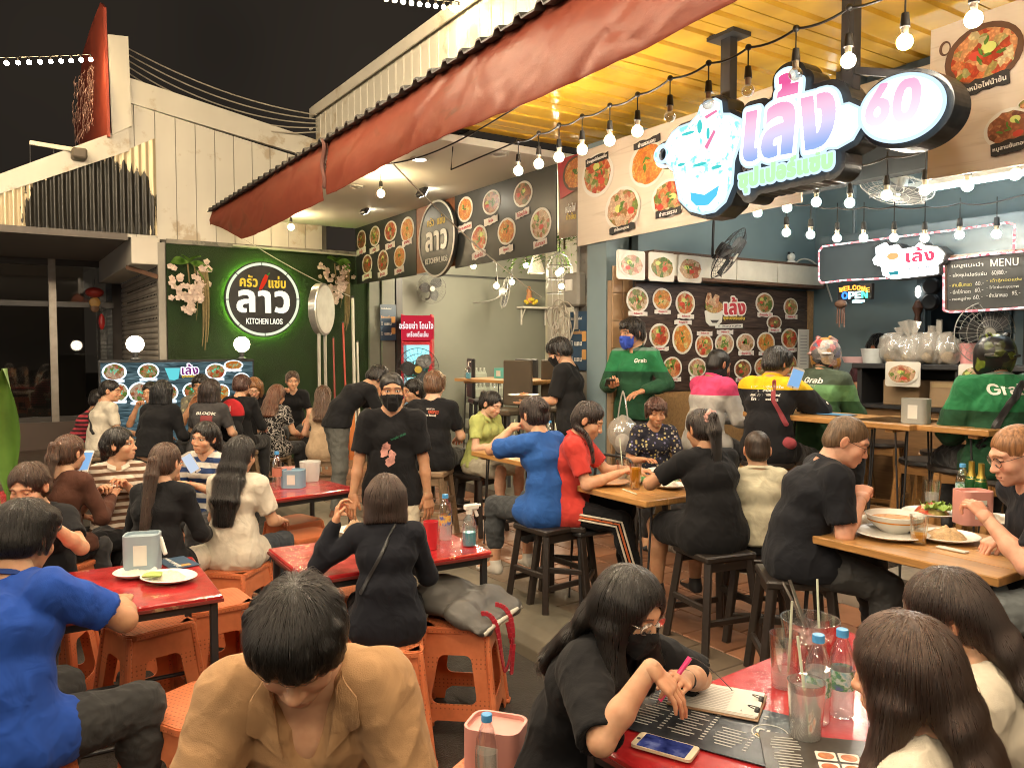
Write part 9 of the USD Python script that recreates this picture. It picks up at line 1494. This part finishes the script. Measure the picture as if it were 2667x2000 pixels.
t=thing("toy_panda","small black and white toy and wires on the lamp box","toy",tuple(at_x(2060,700,-4.88)));obj("toy_body",mv(trimesh.creation.icosphere(2,.05),(0,0,.04)),china,t,True);obj("toy_head",mv(trimesh.creation.icosphere(2,.038),(0,0,.11)),china,t,True);obj("ear",[mv(trimesh.creation.icosphere(1,.013),(0,s*.03,.145))for s in(-1,1)],blackm,t);obj("cable",tube(smooth_line([(0,.05,.02),(.02,.2,.1),(.05,.4,-.02),(.1,.5,-.3),(.2,.65,-.5),(.6,.9,-.5)],30),.008),china,t,True)
t=thing("ceiling_tube_light","cold fluorescent tube under the dark ceiling of the restaurant","light",tuple(at_y(2560,470,5.6)));obj("tube",rod((-.6,0,0),(.6,0,0),.016),EM("cold_fluorescent",(.74,.93,1.0),42),t,True);obj("batten",bx(1.3,.05,.04,(0,0,.04),.004),china,t)
t=thing("ceiling_tube_light","unseen second cold tube placed to light the mural side","light",(-3.6,5.7,3.33));obj("tube",rod((0,-.6,0),(0,.6,0),.016),EM("cold_fluorescent",(.74,.93,1.0),42),t,True);obj("batten",bx(.05,1.3,.04,(0,0,.04),.004),china,t)  # unseen second tube, placed to brighten the mural side
t=thing("kitchen_tube_light","unseen white tube light past the kitchen doorway, lighting the kitchen","light",(-3.5,7.6,2.9));obj("tube",rod((-.5,0,0),(.5,0,0),.016),EM("unseen_kitchen_tube",(.8,.95,1.0),20),t,True);obj("batten",bx(1.1,.05,.04,(0,0,.04),.004),china,t)  # tube out of view past the doorway, lights the kitchen
t=thing("carrier_bag","hanging clear carrier bags of takeaway beside the standing rider","bag",tuple(at_d(1622,1112,6.2)));obj("film",folds(mv(trimesh.creation.icosphere(3,1.0),(0,0,-.06),s=(.10,.08,.15)),.05,9,3),bagm(),t,True);obj("handles",[tube(smooth_line([(-.06,0,.05),(-.03,0,.2),(0,0,.28)],8),.006),tube(smooth_line([(.06,0,.05),(.03,0,.2),(0,0,.28)],8),.006)],bagm(),t);obj("takeaway",mv(trimesh.creation.icosphere(2,1.0),(0,0,-.12),s=(.07,.05,.07)),capw,t,True)
Hb,Rm=PWt["Hw"]["l"];pw_=PWt["root"]+Rz(PWt["rz"])@((PWt["Hw"]["l"][0]+PWt["Hw"]["r"][0])/2*PWt["s"])-RIGHT*.10+(0,0,.045);plate(pw_,"white plates of food carried by the waiter",.14,sal,.03,seed=15)
t=thing("wire_chair","black wire chair back behind the girl in red","chair",tuple(at_d(1590,1150,5.0)[:2])+(SZ,));obj("back_hoop",tube(smooth_line([(-.18,0,.45),(-.18,.03,.78),(-.1,.04,.86),(.1,.04,.86),(.18,.03,.78),(.18,0,.45)],24),.010),blackm,t,True);obj("seat",bx(.40,.40,.03,(0,-.2,.45),.01),blackm,t);
for sx in(-1,1):
    for yy in(-.38,-.02):obj("leg",rod((sx*.19,yy,0),(sx*.17,yy,.45),.011),blackm,t)
# power lines, flood light bar, door ornaments, leafy plant at the left edge
for i in range(5):a=at_x(336,128+16*i,-11.3);b=at_y(826,300+11*i,3.80);t=thing("power_line",f"power line over the gable, {('top','second','third','fourth','lowest')[i]} of five","wire");obj("wire",tube(sag(a,b,.12+.03*i,24),.009),M("wire_pale",(.28,.25,.2),.6),t,True)
p=at_x(78,372,-10.9);q_=at_x(200,392,-10.7);t=thing("floodlight_bar","unlit light bar on brackets in front of the gable roof","light fitting");obj("bar",bar(p,q_,.035,.05,.004),M("bar_pale",(.48,.44,.36),.5),t);obj("lamp_head",bx(.26,.16,.12,tuple(q_+(0,.02,-.05)),.02),M("lamp_head_dark",(.10,.08,.06),.6),t);obj("stay",[rod(p+(0,0,0),p+(-.1,0,-.5),.006),rod((p+q_)/2,(p+q_)/2+(-.1,0,-.45),.006)],blackm,t)
for i,(px,py,mt,sh2)in enumerate(((246,762,M("lantern_red",(.35,.03,.02),.5),(.15,.15,.09)),(247,788,M("disc_amber",(.55,.30,.07),.4),(.02,.09,.09)),(247,803,M("disc_brown",(.2,.1,.05),.5),(.02,.07,.07)),(265,838,M("chili_red",(.45,.02,.02),.3),(.03,.05,.14)))):p=at_d(px,py,12.6);t=thing("door_ornament",("red hanging lantern at the dark doorway","amber disc ornament below the red lantern","brown ring ornament below the amber disc","red chili shaped ornament by the dark doorway")[i],"ornament",p);obj("ornament",mv(trimesh.creation.icosphere(2,1.0),s=np.array(sh2)*.9),mt,t,True);obj("string",rod((0,0,sh2[2]*.8),(0,0,sh2[2]+.12),.006),blackm,t)
lf=at_d(2,1130,3.9);t=thing("broadleaf_plant","large green leaves of a plant at the left edge","plant",(lf[0],lf[1],.0));big_l=M("big_leaf",(.10,.20,.03),.4,.3,6)
for k,(dx,z0,L,tw_)in enumerate(((.03,.95,.62,.15),(-.05,.75,.5,-.4),(.06,.72,.30,.5),(-.12,.9,.5,-.2))):b=RIGHT*dx;obj("leaf",thick(grid_mesh(lambda u,v:tuple((b[:,None,None]+RIGHT[:,None,None]*(((v-.5)*.15*np.sin(np.pi*np.clip(u*.95+.04,0,1))+tw_*.3*u*u))[None]+FWD0[:,None,None]*(.03*np.cos((v-.5)*4)-.08*u*u)[None]+np.array([0,0,1.0])[:,None,None]*(z0+L*u)[None])),14,7),.002),big_l,t,True);obj("stalk",tube(smooth_line([(0,0,0.1),tuple(b*.5+(0,0,z0*.6)),tuple(b+(0,0,z0+.02))],10),.009),M("stalk_green",(.09,.14,.03),.5),t,True)
obj("pot",lathe([(0,0),(.14,0),(.18,.28),(.165,.28),(.13,.02),(0,.02)],24),M("pot_clay",(.25,.11,.06),.7),t,40)
# motorbikes standing in for reflections, and a white stool, behind the left glass
def motorbike(x,y,rz,label,mt):
    t=thing("motorbike",label,"motorbike",(x,y,.10),rz,"motorbike reflections built behind the glass");tr=M("tyre",(.02,.02,.02),.8)
    for s in(-1,1):th=np.linspace(0,6.2832,25);w=obj("wheel",tube(np.stack([s*.60+.25*np.cos(th),0*th,.29+.25*np.sin(th)],1),.045,8),tr,t,True);obj("hub",rod((s*.60,-.05,.29),(s*.60,.05,.29),.08),steel,t)
    obj("body",cat([bar((-.55,0,.62),(.15,0,.52),.20,.16,.05),bar((.15,0,.42),(.50,0,.86),.16,.10,.04),bar((-.2,0,.38),(.2,0,.36),.18,.14,.04)]),mt,t);obj("saddle",bx(.6,.24,.09,(-.25,0,.76),.03),blackm,t);obj("handlebar",[rod((.46,-.30,1.0),(.46,.30,1.0),.014),rod((.60,0,.3),(.46,0,1.0),.03)],blackm,t);obj("headlight",mv(trimesh.creation.icosphere(2,.07),(.56,0,.92)),china,t,True)
for i,(y,c)in enumerate(((-4.6,(.30,.04,.03)),(-4.0,(.05,.05,.06)),(-3.3,(.28,.08,.06)))):motorbike(-16.6-.3*i,y,.4+.2*i,f"motorbike reflection built behind the dark glass, {('red one at left','black one in the middle','dull red one at right')[i]}",M(f"bike_paint_{i}",c,.3))
t=thing("step_stool","white step stool behind the dark glass","stool",(-16.2,-1.6,.1));
for sx in(-1,1):
    for sy in(-1,1):obj("leg",bar((sx*.2,sy*.2,0),(sx*.15,sy*.15,.65),.03),china,t)
obj("seat",bx(.36,.36,.03,(0,0,.66),.01),china,t);obj("rung",[bar((-.18,s*.18,z),(.18,s*.18,z),.02)for s in(-1,1)for z in(.2,.42)],china,t)
